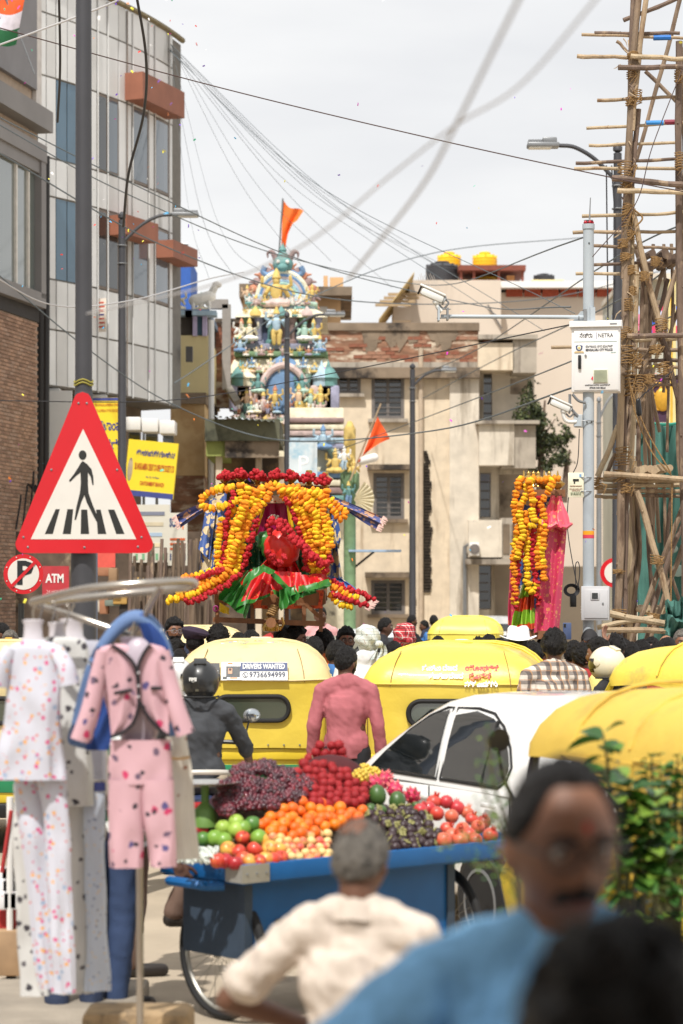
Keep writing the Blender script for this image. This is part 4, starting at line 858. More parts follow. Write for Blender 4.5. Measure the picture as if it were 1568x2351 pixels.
for k in range(7):
 a=k*.9;MB().tube([(-.02+.2*math.cos(a)+(.09+.01*k)*math.cos(t),-.04,.2*math.sin(a*1.3)+.1*math.sin(t))for t in[i*PI/7 for i in range(12)]],.022,5).build('scroll_ornament',gold_m,cb)
MB().ell((0,-.05,-.02),(.14,.05,.2),12,8).build('medallion',gold_m,cb)
cb2=thing('colour_banner','bright blue and pink printed banner far behind the scaffold','banner',(X(1512,46),46,Z(735,46)))
MB().box((0,0,0),(.95,.05,.52)).build('cloth',mat_dots('banner_print',(196,200,220),[((40,90,190),1),((210,60,100),1.1),((230,140,170),1.3)],3,.42),cb2,smooth=False)
yp=thing('yellow_post','striped pale yellow painted post behind the scaffold','post',(X(1542,33),33,0));MB().box((0,0,3.2),(.1,.1,6.4)).build('post',mat('post_cream',(216,200,140),.7),yp,smooth=False);MB().box((-.01,-.055,3.2),(.03,.01,6.4)).build('stripe',mat('post_yellow',(212,170,60),.7),yp,smooth=False)
sm=thing('shop_house','grey shop house wall behind the scaffold and net','building')
ob('wall',1440,1720,640,1500,64,70,mat('far_grey_wall',(176,174,160),.9,var=.15,scale=.6),sm,64);ob('ledge',1436,1720,632,645,63.6,70,plaster_w,sm,64);ob('dark_upper',1470,1720,690,760,63.9,64.01,grime,sm,64)
# ================================================================ police camera pole
PYD=24.5;pu=PYD/F
cp=thing('camera_pole','pale grey steel camera pole with red beacon collar and antenna, amber and red bands','camera pole',(X(1351,PYD),PYD,0))
zt=Z(515,PYD)
MB().lathe([(.11,0),(.11,.02),(.058,.03),(.057,Z(905,PYD)),(.054,zt-.05),(.062,zt-.05),(.062,zt),(.02,zt)],24).build('pole',metal_grey,cp)
for k in range(5):
 MB().ell((.036*math.cos(k*PI/2.5),.036*math.sin(k*PI/2.5),zt+.018),(.02,.02,.018),8,6).build('red_lamp',mat('beacon_red',(170,20,40),.3),cp)
MB().lathe([(.048,0),(.048,.006)],16,c=(0,0,zt+.036)).build('beacon_cap',metal_grey,cp)
MB().tube([(.01,0,zt+.03),(.012,0,zt+.08),(.02,0,zt+.27)],[.012,.007,.005],8).build('antenna',galv,cp)
for px,py in((1351,560),(1346,970),(1357,970)):MB().lathe([(.008,0),(.008,.004)],12,T=Matrix.Translation((X(px,PYD)-X(1351,PYD),-.057,Z(py,PYD)))@Matrix.Rotation(PI/2,4,'X')).build('bolt_hole',sgn_black,cp)
for z0,z1,m in((1236,1228,(206,60,84)),(1228,1219,(240,160,30))):MB().lathe([(.0585,0),(.0585,(z0-z1)*pu)],20,c=(0,0,Z(z0,PYD))).build('tape_band',mat('tape',m,.5),cp)
mb=MB();mb.tube([(.0,-.02,Z(729,PYD)),(X(1012,PYD)-X(1351,PYD),-.02,Z(727,PYD))],.021,10);mb.build('arm',metal_grey,cp)
MB().box((.035,0,Z(725,PYD)),(.05,.16,.16)).build('arm_clamp',metal_grey,cp,smooth=False);MB().box((-.04,0,Z(725,PYD)),(.03,.14,.12)).build('arm_clamp',galv,cp,smooth=False)
MB().prism([(-.17,Z(741,PYD)),(-.05,Z(741,PYD)),(-.05,Z(715,PYD)),(-.08,Z(715,PYD))],-.02,.02).build('gusset',metal_grey,cp,smooth=False)
cam_white=mat('camera_white',(216,216,212),.35,var=.03)
def bullet(px,py,label,rz,scale,bend):
 t=thing('security_camera',label,'security camera',(X(px,PYD),PYD-.06,Z(py,PYD)),rz,sc=scale)
 T=Matrix.Rotation(R(24),4,'Y')
 MB().box((0,0,0),(.26,.11,.085),bev=.025,T=T).build('housing',cam_white,t);MB().box((-.015,0,.05),(.3,.13,.025),bev=.012,T=T).build('sun_shield',cam_white,t)
 MB().lathe([(.045,0),(.05,.02)],14,T=T@Matrix.Translation((-.135,0,-.004))@Matrix.Rotation(-PI/2,4,'Y')).build('lens',black_plastic,t)
 MB().lathe([(.05,0),(.05,.02)],14,T=T@Matrix.Translation((.128,0,0))@Matrix.Rotation(PI/2,4,'Y')).build('rear_cap',mat('camera_grey',(150,152,152),.4),t)
 MB().tube(spline(bend,5),.024,9).build('bracket',cam_white,t);MB().ell((.04,0,-.07),.04,10,6).build('joint',cam_white,t)
 MB().tube(spline([(.13,-.01,-.04),(.17,-.02,-.08),(.12,0,-.14),(.07,0,-.1)],5),.011,6).build('cable',mat('cable_grey',(120,122,124),.5),t)
 return t
t1_=bullet(992,680,'white security camera with bird spikes at the end of the long pole arm',0,.95,[(.04,0,-.07),(.06,0,-.13),(.1,0,-.17)])
for k in range(11):MB().tube([(-.12+.02*k,.02*(-1)**k,.07+.0*k),(-.15+.016*k,.03*(-1)**k,.2+.02*(k%3))],.0025,3).build('bird_spike',mat('spike_steel',(190,180,170),.4),t1_)
bullet(1285,932,'white security camera on a bent bracket low on the camera pole',0,.82,[(.03,0,-.07),(.05,0,-.16),(.1,0,-.2),(.2,0,-.2)])
jb=thing('junction_box','small light grey junction box strapped to camera pole beside lower camera','box',(X(1328,PYD),PYD-.02,Z(967,PYD)),R(-15));MB().box((0,0,0),(.09,.1,.13),bev=.006).build('case',mat('jb_grey',(176,178,178),.4),jb);MB().box((0,-.052,0),(.07,.006,.11)).build('lid',metal_grey,jb,smooth=False)
MB().tube([(.05+.1*math.cos(a),.03+.07*math.sin(a),.0)for a in[i*PI/8 for i in range(17)]],.005,5).build('strap',galv,jb)
ap=thing('arm_plate','grey clamp plates holding the arm tip under the spiked camera','bracket',(X(1018,PYD),PYD-.02,Z(722,PYD)));MB().box((-.05,0,0),(.02,.16,.14)).build('plate',metal_grey,ap,smooth=False);MB().box((.04,0,0),(.02,.14,.12)).build('plate',galv,ap,smooth=False)
for z in(-.045,.045):MB().cyl((-.07,-.05,z),(.07,-.05,z),.006,n=6).build('bolt',galv,ap)
CZ0,CZ1=Z(901,PYD),Z(752,PYD);cw=110*pu
kb=thing('control_cabinet','white police control cabinet with sloped lid, vent grille and black handle high on camera pole','cabinet',(X(1365,PYD),PYD-.1,(CZ0+CZ1)/2),R(-9))
kw=mat('cabinet_white',(224,222,220),.35,var=.02,scale=2);hh=CZ1-CZ0;kd=.24
MB().box((0,kd/2,0),(cw,kd,hh),bev=.006).build('case',kw,kb)
MB().box((.006,-.004,-.005),(cw-.04,.012,hh-.04),bev=.003).build('door',kw,kb)
pr=[(-.035,hh/2-.005),(-.035,hh/2+.05),(kd/2,hh/2+.075),(kd+.02,hh/2+.05),(kd+.02,hh/2-.005)]
MB().prism(pr,-cw/2-.02,cw/2+.02,ax='x').build('lid',kw,kb,smooth=False)
ink_k=mat('cabinet_ink',(40,40,48),.5);fr=-.0115
text('ನೇತ್ರಾ',ink_k,kb,(-.095,fr,.235),.062,width=.13);text('NETRA',ink_k,kb,(.1,fr,.235),.056,width=.15)
MB().box((.008,fr,.235),(.004,.002,.065)).build('ink_rule',mat('ink_navy',(40,40,110),.5),kb,smooth=False);MB().box((0,fr,.175),(.43,.002,.003)).build('ink_rule',mat('ink_green',(60,120,100),.5),kb,smooth=False)
text('ಬೆಂಗಳೂರು ನಗರ ಪೊಲೀಸ್',ink_k,kb,(.035,fr,.125),.034,width=.27);text('BENGALURU CITY POLICE',ink_k,kb,(.035,fr,.09),.034,width=.27,bold=.0012);text('SAFE CITY',mat('ink_teal',(80,150,140),.5),kb,(.18,fr,.062),.014,width=.05)
text('ಜಾಹಿರಾತುಗಳನ್ನು ಅಂಟಿಸಬೇಡಿ',ink_k,kb,(.02,fr,-.265),.022,width=.25);text('STICK NO BILLS',ink_k,kb,(.02,fr,-.293),.024,width=.16,bold=.001)
em=[(-.165,.075),(-.195,.1),(-.2,.135),(-.165,.145),(-.13,.135),(-.135,.1)]
MB().prism(em,fr-.003,fr).build('police_crest',mat('crest_navy',(58,70,112),.5),kb,smooth=False);MB().ell((-.165,fr-.003,.115),(.02,.003,.024),12,6).build('crest_centre',mat('crest_white',(220,218,190),.5),kb);MB().ell((-.165,fr-.005,.113),(.009,.003,.01),8,5).build('crest_star',mat('crest_gold',(210,170,50),.4),kb);MB().prism([(-.215,.065),(-.115,.065),(-.125,.08),(-.205,.08)],fr-.005,fr-.002).build('crest_ribbon',mat('crest_ribbon',(206,180,130),.5),kb,smooth=False)
MB().box((-.16,-.022,-.03),(.03,.03,.14),bev=.006).build('handle',black_plastic,kb);MB().lathe([(.011,0),(.011,.012)],12,T=Matrix.Translation((-.1,-.012,.035))@Matrix.Rotation(PI/2,4,'X')).build('lock',galv,kb)
MB().box((.05,-.012,-.175),(.15,.012,.14),bev=.003).build('vent_frame',mat('vent_cream',(206,206,188),.5),kb)
for k in range(11):MB().box((.05,-.02,-.232+.0115*k),(.13,.008,.005)).build('vent_slat',mat('vent_slat',(170,176,150),.5),kb,smooth=False)
MB().prism([(-.045,-.2),(-.025,-.215),(-.01,-.19),(-.03,-.175)],-.016,-.0125).build('red_sticker',mat('sticker_red',(214,50,70),.5),kb,smooth=False);MB().box((.18,-.037,.36-.01),(.07,.003,.012)).build('maker_plate',galv,kb,smooth=False)
for x in(-.17,.1,.16):MB().tube([(x,.05+.02*math.cos(a),hh/2+.075+.02+.02*math.sin(a))for a in[i*PI/5 for i in range(11)]],.005,5).build('lifting_eye',galv,kb)
for i,pts in enumerate(([(1308,905),(1310,935),(1326,955)],[(1314,905),(1328,920),(1345,925)])):
 mb=MB();mb.tube(spline([W(p[0],p[1],PYD-.07)for p in pts],6),.014,8);tag(mb.build('conduit',mat('conduit_grey',(110,112,114),.6)),('grey flexible conduit bending from cabinet down to the junction box','short grey flexible conduit from cabinet into the pole hole')[i],'conduit')
mbx=thing('meter_box','light grey meter box with a small window and side louvres low on camera pole','cabinet',(X(1364,PYD),PYD-.1,Z(1385,PYD)),R(-10))
mg=mat('meter_grey',(196,196,198),.4,var=.02);MB().box((0,.06,0),(.28,.15,.345),bev=.006).build('case',mg,mbx);MB().box((.01,-.02,-.005),(.235,.01,.29),bev=.003).build('door',mg,mbx)
MB().box((.0,-.027,.075),(.09,.012,.09),bev=.008).build('window_frame',mg,mbx);MB().box((.0,-.034,.075),(.06,.004,.06)).build('window_glass',dark_glass,mbx,smooth=False);MB().lathe([(.009,0),(.009,.01)],12,T=Matrix.Translation((.08,-.026,.0))@Matrix.Rotation(PI/2,4,'X')).build('lock',galv,mbx)
for k in range(3):MB().box((-.14,.02,-.09+.028*k),(.006,.05,.012)).build('louvre',mg,mbx,smooth=False)
ad=thing('power_adapter','black power supply hanging beside meter box with coiled black cable','power supply',(X(1315,PYD),PYD-.03,Z(1380,PYD)),R(10));MB().box((0,0,0),(.06,.05,.12),bev=.008).build('case',black_plastic,ad)
for k in range(5):MB().tube([(-.01+(.05+.008*k)*math.cos(a)-.01,-.02*k/4,.11+(.04+.006*k)*math.sin(a))for a in[i*PI/9 for i in range(19)]],.005,5).build('cable_coil',cable_m,ad)
np_=thing('notice_plate','cream surveillance notice plate with camera symbol strapped to camera pole','notice',(X(1321,PYD),PYD-.05,Z(1114,PYD)),R(-4))
MB().box((0,0,0),(.158,.004,.25),bev=.0015).build('plate',mat('plate_cream',(226,222,196),.4),np_)
text('ನೀವು ಸಿಸಿಟಿವಿ ಕಣ್ಗಾವಲಿನಲ್ಲಿ',mat('plate_ink',(160,110,80),.5),np_,(0,-.004,-.012),.018,width=.12);text('YOU ARE UNDER CCTV\nSURVEILLANCE',mat('plate_ink2',(150,90,70),.5),np_,(0,-.004,-.05),.017,width=.13);text('आप सी सी टी वी\nकी निगरानी में हैं',mat('plate_ink3',(120,140,110),.5),np_,(0,-.004,-.09),.017,width=.11)
MB().box((.0,-.005,.05),(.06,.004,.022)).build('camera_symbol',sgn_black,np_,smooth=False);MB().prism([(-.02,.04),(-.008,.04),(-.008,.015),(-.022,.015)],-.007,-.003).build('camera_symbol_foot',sgn_black,np_,smooth=False);MB().box((.045,-.005,.095),(.022,.003,.03)).build('plate_crest',mat('crest_blue',(110,150,190),.5),np_,smooth=False)
for z in(.075,-.065):MB().tube([(.1+.062*math.cos(a),.04+.062*math.sin(a),z)for a in[i*PI/8 for i in range(17)]],.006,5).build('strap',galv,np_)
# ================================================================ overhead cables
CAB=0
cable_far=mat('cable_far',(92,100,104),.6,var=0);cable_white=mat('cable_pale',(178,176,176),.5,var=0);cable_brown=mat('cable_brown',(70,50,46),.6,var=0)
def cable(pts,r,label,m=cable_m,n=10,name='overhead_cable',group='overhead cables'):
 P=[W(p[0],p[1],p[2])for p in pts]
 return tag(MB().tube(spline(P,n),r,6).build(name,m),label,'cable',group)
cable([(-60,48,23),(500,200,23.5),(1000,320,23),(1440,415,22),(1640,452,21)],.0055,'taut brown cable sloping across the whole sky down to the scaffold',cable_brown)
cable([(1210,-40,4.6),(1130,120,4.9),(1045,290,5.2),(960,440,5.8),(800,640,7)],.0042,'thick blurred pale cable falling steeply through the sky',cable_white)
cable([(1400,-40,5.0),(1200,190,5.4),(1045,288,5.8),(900,400,6.2),(700,560,6.8),(500,650,8),(200,720,9)],.0032,'thin blurred pale cable curving from sky towards the roof statues',cable_white)
cable([(-40,250,32),(300,420,34),(700,600,40),(1100,702,42),(1310,705,26)],.009,'long sagging cable passing before the temple tower top',cable_far)
cable([(-40,265,34),(280,440,36),(640,585,42),(1000,655,48),(1340,545,25)],.009,'sagging cable rising again to the camera pole beacon',cable_far)
cable([(-40,330,36),(400,575,40),(800,690,48),(1250,685,60),(1600,600,60)],.012,'cable sagging behind the temple halo towards the beige building',cable_far)
cable([(-40,600,40),(200,800,42),(400,930,44),(640,1010,44),(1000,988,36),(1345,880,25)],.011,'low cable sagging in front of mossy canopy',cable_far)
cable([(-40,620,30),(120,700,32),(300,690,34),(480,640,40),(560,625,46)],.01,'loose grey cable snaking past the thick sign pole',cable_white)
cable([(-40,920,34),(400,918,36),(800,850,34),(1345,738,25)],.007,'dark cable running nearly level before the old building windows',cable_m)
cable([(945,870,62),(1100,800,50),(1400,600,30),(1600,500,26)],.01,'cable climbing from grey lamp pole to the scaffold top',cable_far)
cable([(970,915,74),(1150,820,60),(1420,690,34),(1600,560,28)],.012,'cable climbing from the old building drain pipe',cable_far)
cable([(400,880,50),(700,690,56),(1000,580,64),(1340,545,72)],.012,'faint cable crossing behind the water tanks',cable_far)
cable([(760,1040,60),(1000,950,50),(1310,830,32),(1600,700,27)],.01,'cable rising from temple column behind control cabinet',cable_far)
cable([(1590,100,24.3),(1500,330,24.3),(1458,470,24.4),(1360,590,24.4)],.005,'thin dark wire dropping along the scaffold corner',cable_brown)
cable([(310,-30,22),(335,130,23),(330,260,24),(295,400,25),(283,520,26)],.014,'loose black cable hanging before orange window boxes',cable_m)
cable([(135,-30,22),(138,150,23),(132,280,24)],.012,'short loose cable end hanging beside thick pole',cable_m)
cable([(-20,110,20),(90,70,20),(250,10,20),(330,-30,20)],.008,'pale cable rising past flag in the corner',cable_white)
for i,(x,y)in enumerate(((1392,1),(1404,6))):cable([(x,380,30),(x+2+8*i,560,30),(x+4-i*3,760,30)],.009,('dark wire hanging straight down beside scaffold lamp post','second wire hanging close to the scaffold lamp post')[i],cable_m)
wbn=thing('wire_bundle','fan of many faint wires strung from the grey building roof corner across the sky','wires')
for i in range(13):
 tx,ty,ty2=[(1000,600,70),(940,560,70),(1060,640,75),(860,560,60),(760,600,60),(700,620,60),(620,640,55),(1250,760,40),(1150,730,45),(540,640,60),(480,640,55),(900,660,75),(1320,720,30)][i]
 p0=W(390+rnd.uniform(-4,4),108+rnd.uniform(-8,10),57.5);p1=W(tx,ty,ty2);md=p0.lerp(p1,.5)-Vector((0,0,.35+.5*rnd.random()+(.8 if tx<650 else 0)))
 MB().tube(spline([p0,md,p1],10),.0055,4).build('wire',cable_far,wbn)
hc=thing('hanging_wire','black cable with loose loop dangling under camera cabinet to notice plate','cable');
MB().tube(spline([W(1330,985,PYD-.05),W(1326,1060,PYD-.05),W(1312,1100,PYD+.02),W(1302,1200,PYD),W(1320,1320,PYD-.05),W(1330,1350,PYD-.05)],6),.005,5).build('cable',cable_m,hc)
MB().tube(spline([W(1322,1345,PYD-.06),W(1321,1300,PYD-.06),W(1327,1290,PYD-.06),W(1331,1310,PYD-.06),W(1327,1350,PYD-.06)],6),.005,5).build('cable_loop',cable_m,hc)
dv=thing('cable_joint','small black cable joint dangling from a wire before the green net','cable joint',W(1465,1110-20-170,SF-.3));MB().caps((0,0,0),(.01,0,-.13),.025,.03,8).build('joint',black_plastic,dv);MB().tube([(0,0,0),(.05,0,.06),(.35,0,.3)],.006,5).build('wire',cable_m,dv)
conf_c=[(210,60,190),(120,70,210),(230,60,50),(240,130,40),(60,170,220),(230,220,70),(240,240,240),(60,180,140)]
cf=MB();crnd=random.Random(5)
for i in range(170):
 px,py,Y=crnd.uniform(0,1568),crnd.random()**1.5*1500,crnd.uniform(12,34)
 if px>420 and crnd.random()<.7 and py<700:px*=.3
 T=Matrix.Translation(W(px,py,Y))@Matrix.Rotation(crnd.random()*6,4,'Y')@Matrix.Rotation(crnd.random()*3,4,'X');s_=crnd.uniform(.007,.015)
 cf.grid(lambda u,v:((u-.5)*s_*1.8,(v-.5)*s_,.002*math.sin(u*3)),2,1,crnd.randrange(8),T)
tag(cf.build('confetti',[mat('confetti_%d'%i,c,.5,var=0)for i,c in enumerate(conf_c)],smooth=False),'tiny coloured paper confetti drifting through the air','confetti',kind='stuff')
# ================================================================ auto rickshaws
canopy_y=mat('canopy_yellow',(226,200,78),.42,var=.05,scale=2.5,c2=(196,170,84),f2=.56,bump=.6,bs=5,coat=.15)
canopy_faded=mat('canopy_dusty',(214,196,146),.6,var=.06,scale=3,c2=(222,200,112),f2=.58,bump=.5,bs=6)
canopy_far=mat('canopy_far',(230,214,90),.45,var=.05,scale=3)
canopy_deep=mat('canopy_matt',(206,174,74),.6,var=.05,scale=2,c2=(182,150,66),f2=.56,bump=.6,bs=5)
body_y=mat('auto_body_yellow',(226,198,56),.4,var=.08,scale=4,c2=(180,150,60),f2=.68,coat=.2);body_g=mat('auto_body_green',(30,128,84),.4,var=.08,scale=4,coat=.2)
seat_m=mat('seat_vinyl',(70,40,40),.5);chrome=mat('chrome',(200,200,205),.15,.95,var=0)
auto_glass=glassy('auto_glass',(66,74,62),.12);lamp_red=mat('tail_red',(150,14,18),.25,var=.05,coat=.4);lamp_orange=mat('tail_orange',(220,110,20),.25,var=0)
seam_m=mat('seam_stitch',(120,92,36),.7)
RING=[(1.38,.655,-.765,1.42),(1.44,.645,-.755,1.44),(1.52,.605,-.715,1.42),(1.59,.54,-.65,1.37),(1.645,.46,-.56,1.28),(1.68,.36,-.46,1.16),(1.70,.24,-.33,1.0),(1.705,.1,-.15,.8)]
def rr_pts(hx,y0,y1,r,n=6,x0=None):
 o=[]
 for cx,cy,a0 in((hx-r,y1-r,0),(-hx+r,y1-r,90),(-hx+r,y0+r,180),(hx-r,y0+r,270)):
  for k in range(n+1):a=R(a0+90*k/n);o.append((cx+r*math.cos(a),cy+r*math.sin(a)))
 return o
def dens(pts,m):
 o=[]
 for a,b in zip(pts,pts[1:]+pts[:1]):
  d=math.hypot(b[0]-a[0],b[1]-a[1]);k=max(1,int(d/m))
  o+=[(a[0]+(b[0]-a[0])*i/k,a[1]+(b[1]-a[1])*i/k)for i in range(k)]
 return o
def auto_rickshaw(label,loc,rz,top,rear,seed=0,detail=True,sc=1,wr=.016):
 t=thing('auto_rickshaw',label,'auto rickshaw',loc,rz,'auto rickshaws stuck in the crowd',sc)
 base=dens(rr_pts(.655,-.765,1.42,.17),.12);n=len(base)
 def wrinkle(p,a):return Vector(p)+Vector((nz((p[0]*3+seed,p[1]*3,p[2]*4)),nz((p[0]*3,p[1]*3+seed,p[2]*4+7)),.7*nz((p[0]*3.5,p[1]*3.5,seed+p[2]))))*a
 mb=MB();rows_=[]
 for i,(z,hx,y0,y1)in enumerate(RING):
  sx,cy,sy=hx/.655,(y0+y1)/2,(y1-y0)/(1.42+.765)
  rows_.append([wrinkle((p[0]*sx,cy+(p[1]-.3275)*sy,z-.03*((p[1]-.33)/1.1)**2*(1 if p[1]>.33 else.3)),wr)for p in base])
 vs_=[v for r in rows_ for v in r];k=len(rows_)
 fs=[(i*n+j,i*n+(j+1)%n,(i+1)*n+(j+1)%n,(i+1)*n+j)for i in range(k-1)for j in range(n)]+[tuple((k-1)*n+j for j in range(n))]
 mb.add(vs_,fs);mb.build('canopy_top',top,t,auto=70)
 path=[(.655,.25),(.655,.0),(.655,-.25),(.655,-.45)]+[(.485+.17*math.cos(R(-a)),-.595+.17*math.sin(R(-a)))for a in range(0,91,15)]
 path=path+[(.36,-.765),(.24,-.765),(.12,-.765),(0,-.765)];path=path+[(-x,y)for x,y in reversed(path[:-1])]
 zs=[.84,.9,1.0,1.1,1.2,1.3,1.36,1.4];pr_=[]
 for z in zs:
  s_=.955+.045*(z-.84)/.5;pr_.append([wrinkle((x*s_,y*s_ if y<0 else y,z),wr*.9)for x,y in path])
 m_=len(path);mb=MB();mb.add([v for r in pr_ for v in r],[(i*m_+j,i*m_+j+1,(i+1)*m_+j+1,(i+1)*m_+j)for i in range(len(zs)-1)for j in range(m_-1)]);mb.build('canopy_rear',rear,t,auto=70)
 def ry(z):return-.765*(.955+.045*(z-.84)/.5)
 MB().tube([v+Vector((0,-.006 if v.y<-.6 else 0,.0))for v in pr_[-1]],.009,6).build('canopy_hem',top,t)
 for s in(-1,1):MB().prism([(.25,1.39),(.95,1.39),(.62,1.34),(.42,1.24),(.3,1.08),(.25,.9)],s*.652-.012,s*.652+.012,ax='x').build('side_flap',rear,t,smooth=False)
 if detail:
  for x in(-.43,.43):MB().tube([(x*s,ry(1.38)+o-.012,z)for s,o,z in((1,0,1.38),(.98,.03,1.46),(.93,.1,1.56),(.86,.22,1.65))],.004,4).build('seam',seam_m,t)
  for x in(-.6,.6):MB().tube([(x,ry(z)*.955-.0,z)for z in(.86,1.1,1.38)],.004,4).build('seam',seam_m,t)
  for y_,k_2 in((.3,1),(.85,1)):MB().tube([(hx_r*s_,y_+0*z_,z_+.006)for s_,(z_,hx_r,a_,b_)in[(-1,q_)for q_ in RING[1:7]]+[(1,q_)for q_ in RING[6:0:-1]]],.009,6).build('roof_rib',top,t)
  hw,hh,zc_=.3,.1,1.165
  pts=rr_pts(hw,-hh,hh,.095,8);
  fr_=MB();fr_.tube([(x,ry(zc_+z)-.014,zc_+z)for x,z in pts+pts[:1]],.019,8);fr_.build('window_frame',black_rubber,t)
  MB().add([(x,ry(zc_+z)-.01,zc_+z)for x,z in pts],[tuple(range(len(pts)))]).build('rear_window',auto_glass,t,smooth=False)
  for i in range(9):MB().ell((-.52+.13*i,ry(.86)-.01,.865),.008,6,4).build('press_stud',galv,t)
 MB().box((0,-.64,.79),(1.2,.14,.1),bev=.015).build('upper_body_rail',body_y,t)
 MB().box((0,-.62,.58),(1.18,.12,.34),bev=.02).build('engine_lid',body_y,t)
 MB().box((0,-.685,.60),(1.0,.02,.2),bev=.008).build('lid_panel',body_g,t)
 if detail:
  for k in(-1,0,1):MB().box((k*.32,-.698,.63),(.25,.012,.05),bev=.005).build('vent_slot',mat('slot_green',(20,90,60),.5),t)
 MB().box((0,-.66,.36),(1.22,.16,.12),bev=.02).build('bumper',black_plastic,t)
 for s in(-1,1):
  MB().box((s*.53,-.695,.56),(.09,.03,.16),bev=.01).build('tail_lamp',lamp_red,t)
  MB().box((s*.59,-.3,.58),(.05,.62,.5),bev=.015).build('side_panel',body_y,t)
  MB().box((s*.58,.52,.42),(.05,1.05,.28),bev=.015).build('door_sill',body_g,t)
  wh=MB();wh.lathe([(.12,-.06),(.2,-.05),(.21,0),(.2,.05),(.12,.06)],20,T=Matrix.Translation((s*.54,-.2,.21))@Matrix.Rotation(PI/2,4,'Y'));wo=wh.build('wheel',black_rubber,t);MB().lathe([(.11,-.02),(.1,.03),(.03,.04)],14,T=Matrix.Translation((s*.57,-.2,.21))@Matrix.Rotation(s*PI/2,4,'Y')).build('hub',galv,wo)
  MB().tube([(s*.585,.3,.84),(s*.61,.3,1.4)],.02,6).build('door_post',body_y,t);MB().tube(spline([(s*.5,1.62,.92),(s*.56,1.5,1.2),(s*.6,1.32,1.42)],4),.025,6).build('windscreen_post',body_y if rear is not canopy_deep else black_plastic,t)
 MB().box((0,.35,.33),(1.12,1.9,.06)).build('floor',black_plastic,t,smooth=False)
 MB().box((0,-.25,.62),(1.1,.5,.14),bev=.04).build('passenger_seat',seat_m,t);MB().box((0,-.5,.9),(1.1,.12,.5),bev=.04).build('seat_back',seat_m,t);MB().box((0,.62,.68),(.55,.32,.1),bev=.03).build('driver_seat',seat_m,t)
 secs=[(.28,.3,1.3,1.95),(.5,.5,1.2,2.0),(.75,.58,1.25,1.93),(.93,.56,1.3,1.78),(.97,.45,1.35,1.7)]
 nf=len(rr_pts(.5,0,1,.2));mb=MB();vs_=[]
 for z,hx,y0,y1 in secs:vs_+=[(x,y,z)for x,y in rr_pts(hx,y0,y1,.15)]
 mb.add(vs_,[(i*nf+j,i*nf+(j+1)%nf,(i+1)*nf+(j+1)%nf,(i+1)*nf+j)for i in range(4)for j in range(nf)]+[tuple(4*nf+j for j in range(nf)),tuple(range(nf-1,-1,-1))]);mb.build('front_cowl',body_y,t)
 MB().add([(-.5,1.64,.95),(.5,1.64,.95),(.57,1.36,1.4),(-.57,1.36,1.4)],[(0,1,2,3)]).build('windscreen',glassy('screen_glass',(70,80,80),.05,.35),t,smooth=False)
 MB().tube([(-.5,1.63,.95),(.5,1.63,.95)],.018,6).build('screen_rail',black_rubber,t);MB().tube([(-.56,1.37,1.41),(.56,1.37,1.41)],.02,6).build('screen_rail',black_rubber,t)
 MB().tube([(0,1.62,1.3),(.1,1.66,1.0)],.008,5).build('wiper',black_plastic,t)
 MB().lathe([(.02,.05),(.09,.02),(.1,-.05),(.06,-.1)],16,T=Matrix.Translation((0,1.97,.7))@Matrix.Rotation(-PI/2,4,'X')).build('headlamp',chrome,t)
 MB().lathe([(.1,-.05),(.2,-.04),(.21,0),(.2,.04),(.1,.05)],20,T=Matrix.Translation((0,1.72,.21))@Matrix.Rotation(PI/2,4,'Y')).build('wheel',black_rubber,t)
 MB().tube(spline([(-.32,1.15,.98),(0,1.22,.9),(.32,1.15,.98)],5),.015,6).build('handlebar',black_plastic,t)
 return t
def side_mirror(t,x,y,z,round_=True,w=.1,stalk=None):
 r=MB()
 if round_:r.lathe([(.02,-.03),(w*.8,-.025),(w,0),(w*.95,.012)],18,T=Matrix.Translation((x,y,z))@Matrix.Rotation(PI/2,4,'X'))
 else:r.box((x,y,z),(w*1.1,.05,w*2.1),bev=.03)
 mo=r.build('side_mirror',black_plastic,t)
 MB().tube(stalk or[(x,y,z-w),(x*.9,y-.02,z-w-.2)],.009,6).build('mirror_stalk',black_plastic,mo)
 return mo
a1=auto_rickshaw('auto rickshaw with dusty cream top, hiring poster and oval window seen from behind',(X(583,20.6),20.6,0),R(1),canopy_faded,canopy_y,1.3,sc=1.0)
po=thing('poster','hiring poster in navy and white with a telephone number stuck on cream auto rickshaw','poster',(X(592,20.6),19.815,Z(1541,19.82)),R(1));po.rotation_euler=(R(-24),0,R(1))
pu_=19.8/F
MB().box((0,0,0),(152*pu_,.004,45*pu_)).build('paper',mat('poster_white',(226,226,224),.5,var=.03),po,smooth=False)
MB().box((.075,-.004,.037),(109*pu_,.003,21*pu_)).build('navy_band',mat('poster_navy',(56,70,110),.5,var=.05),po,smooth=False)
text('DRIVERS WANTED',mat('poster_letters',(236,236,232),.5,var=0),po,(.075,-.0075,.038),.062,width=.345,bold=.0015);text('9736694999',mat('poster_number',(44,50,74),.5,var=0),po,(.105,-.004,-.035),.066,width=.295,bold=.0012)
MB().tube([(-.075+.022*math.cos(a),-.004,-.035+.022*math.sin(a))for a in[i*PI/8 for i in range(17)]],.0028,5).build('phone_ring',mat('phone_ink',(50,56,80),.5),po);MB().tube([(-.083,-.004,-.026),(-.078,-.004,-.042),(-.068,-.004,-.046)],.004,5).build('phone_symbol',mat('phone_ink2',(50,56,80),.5),po)
MB().box((-.19,-.004,-.01),(.14,.003,.12)).build('cab_picture',mat('cab_window',(70,72,74),.5,var=.3,scale=18),po,smooth=False)
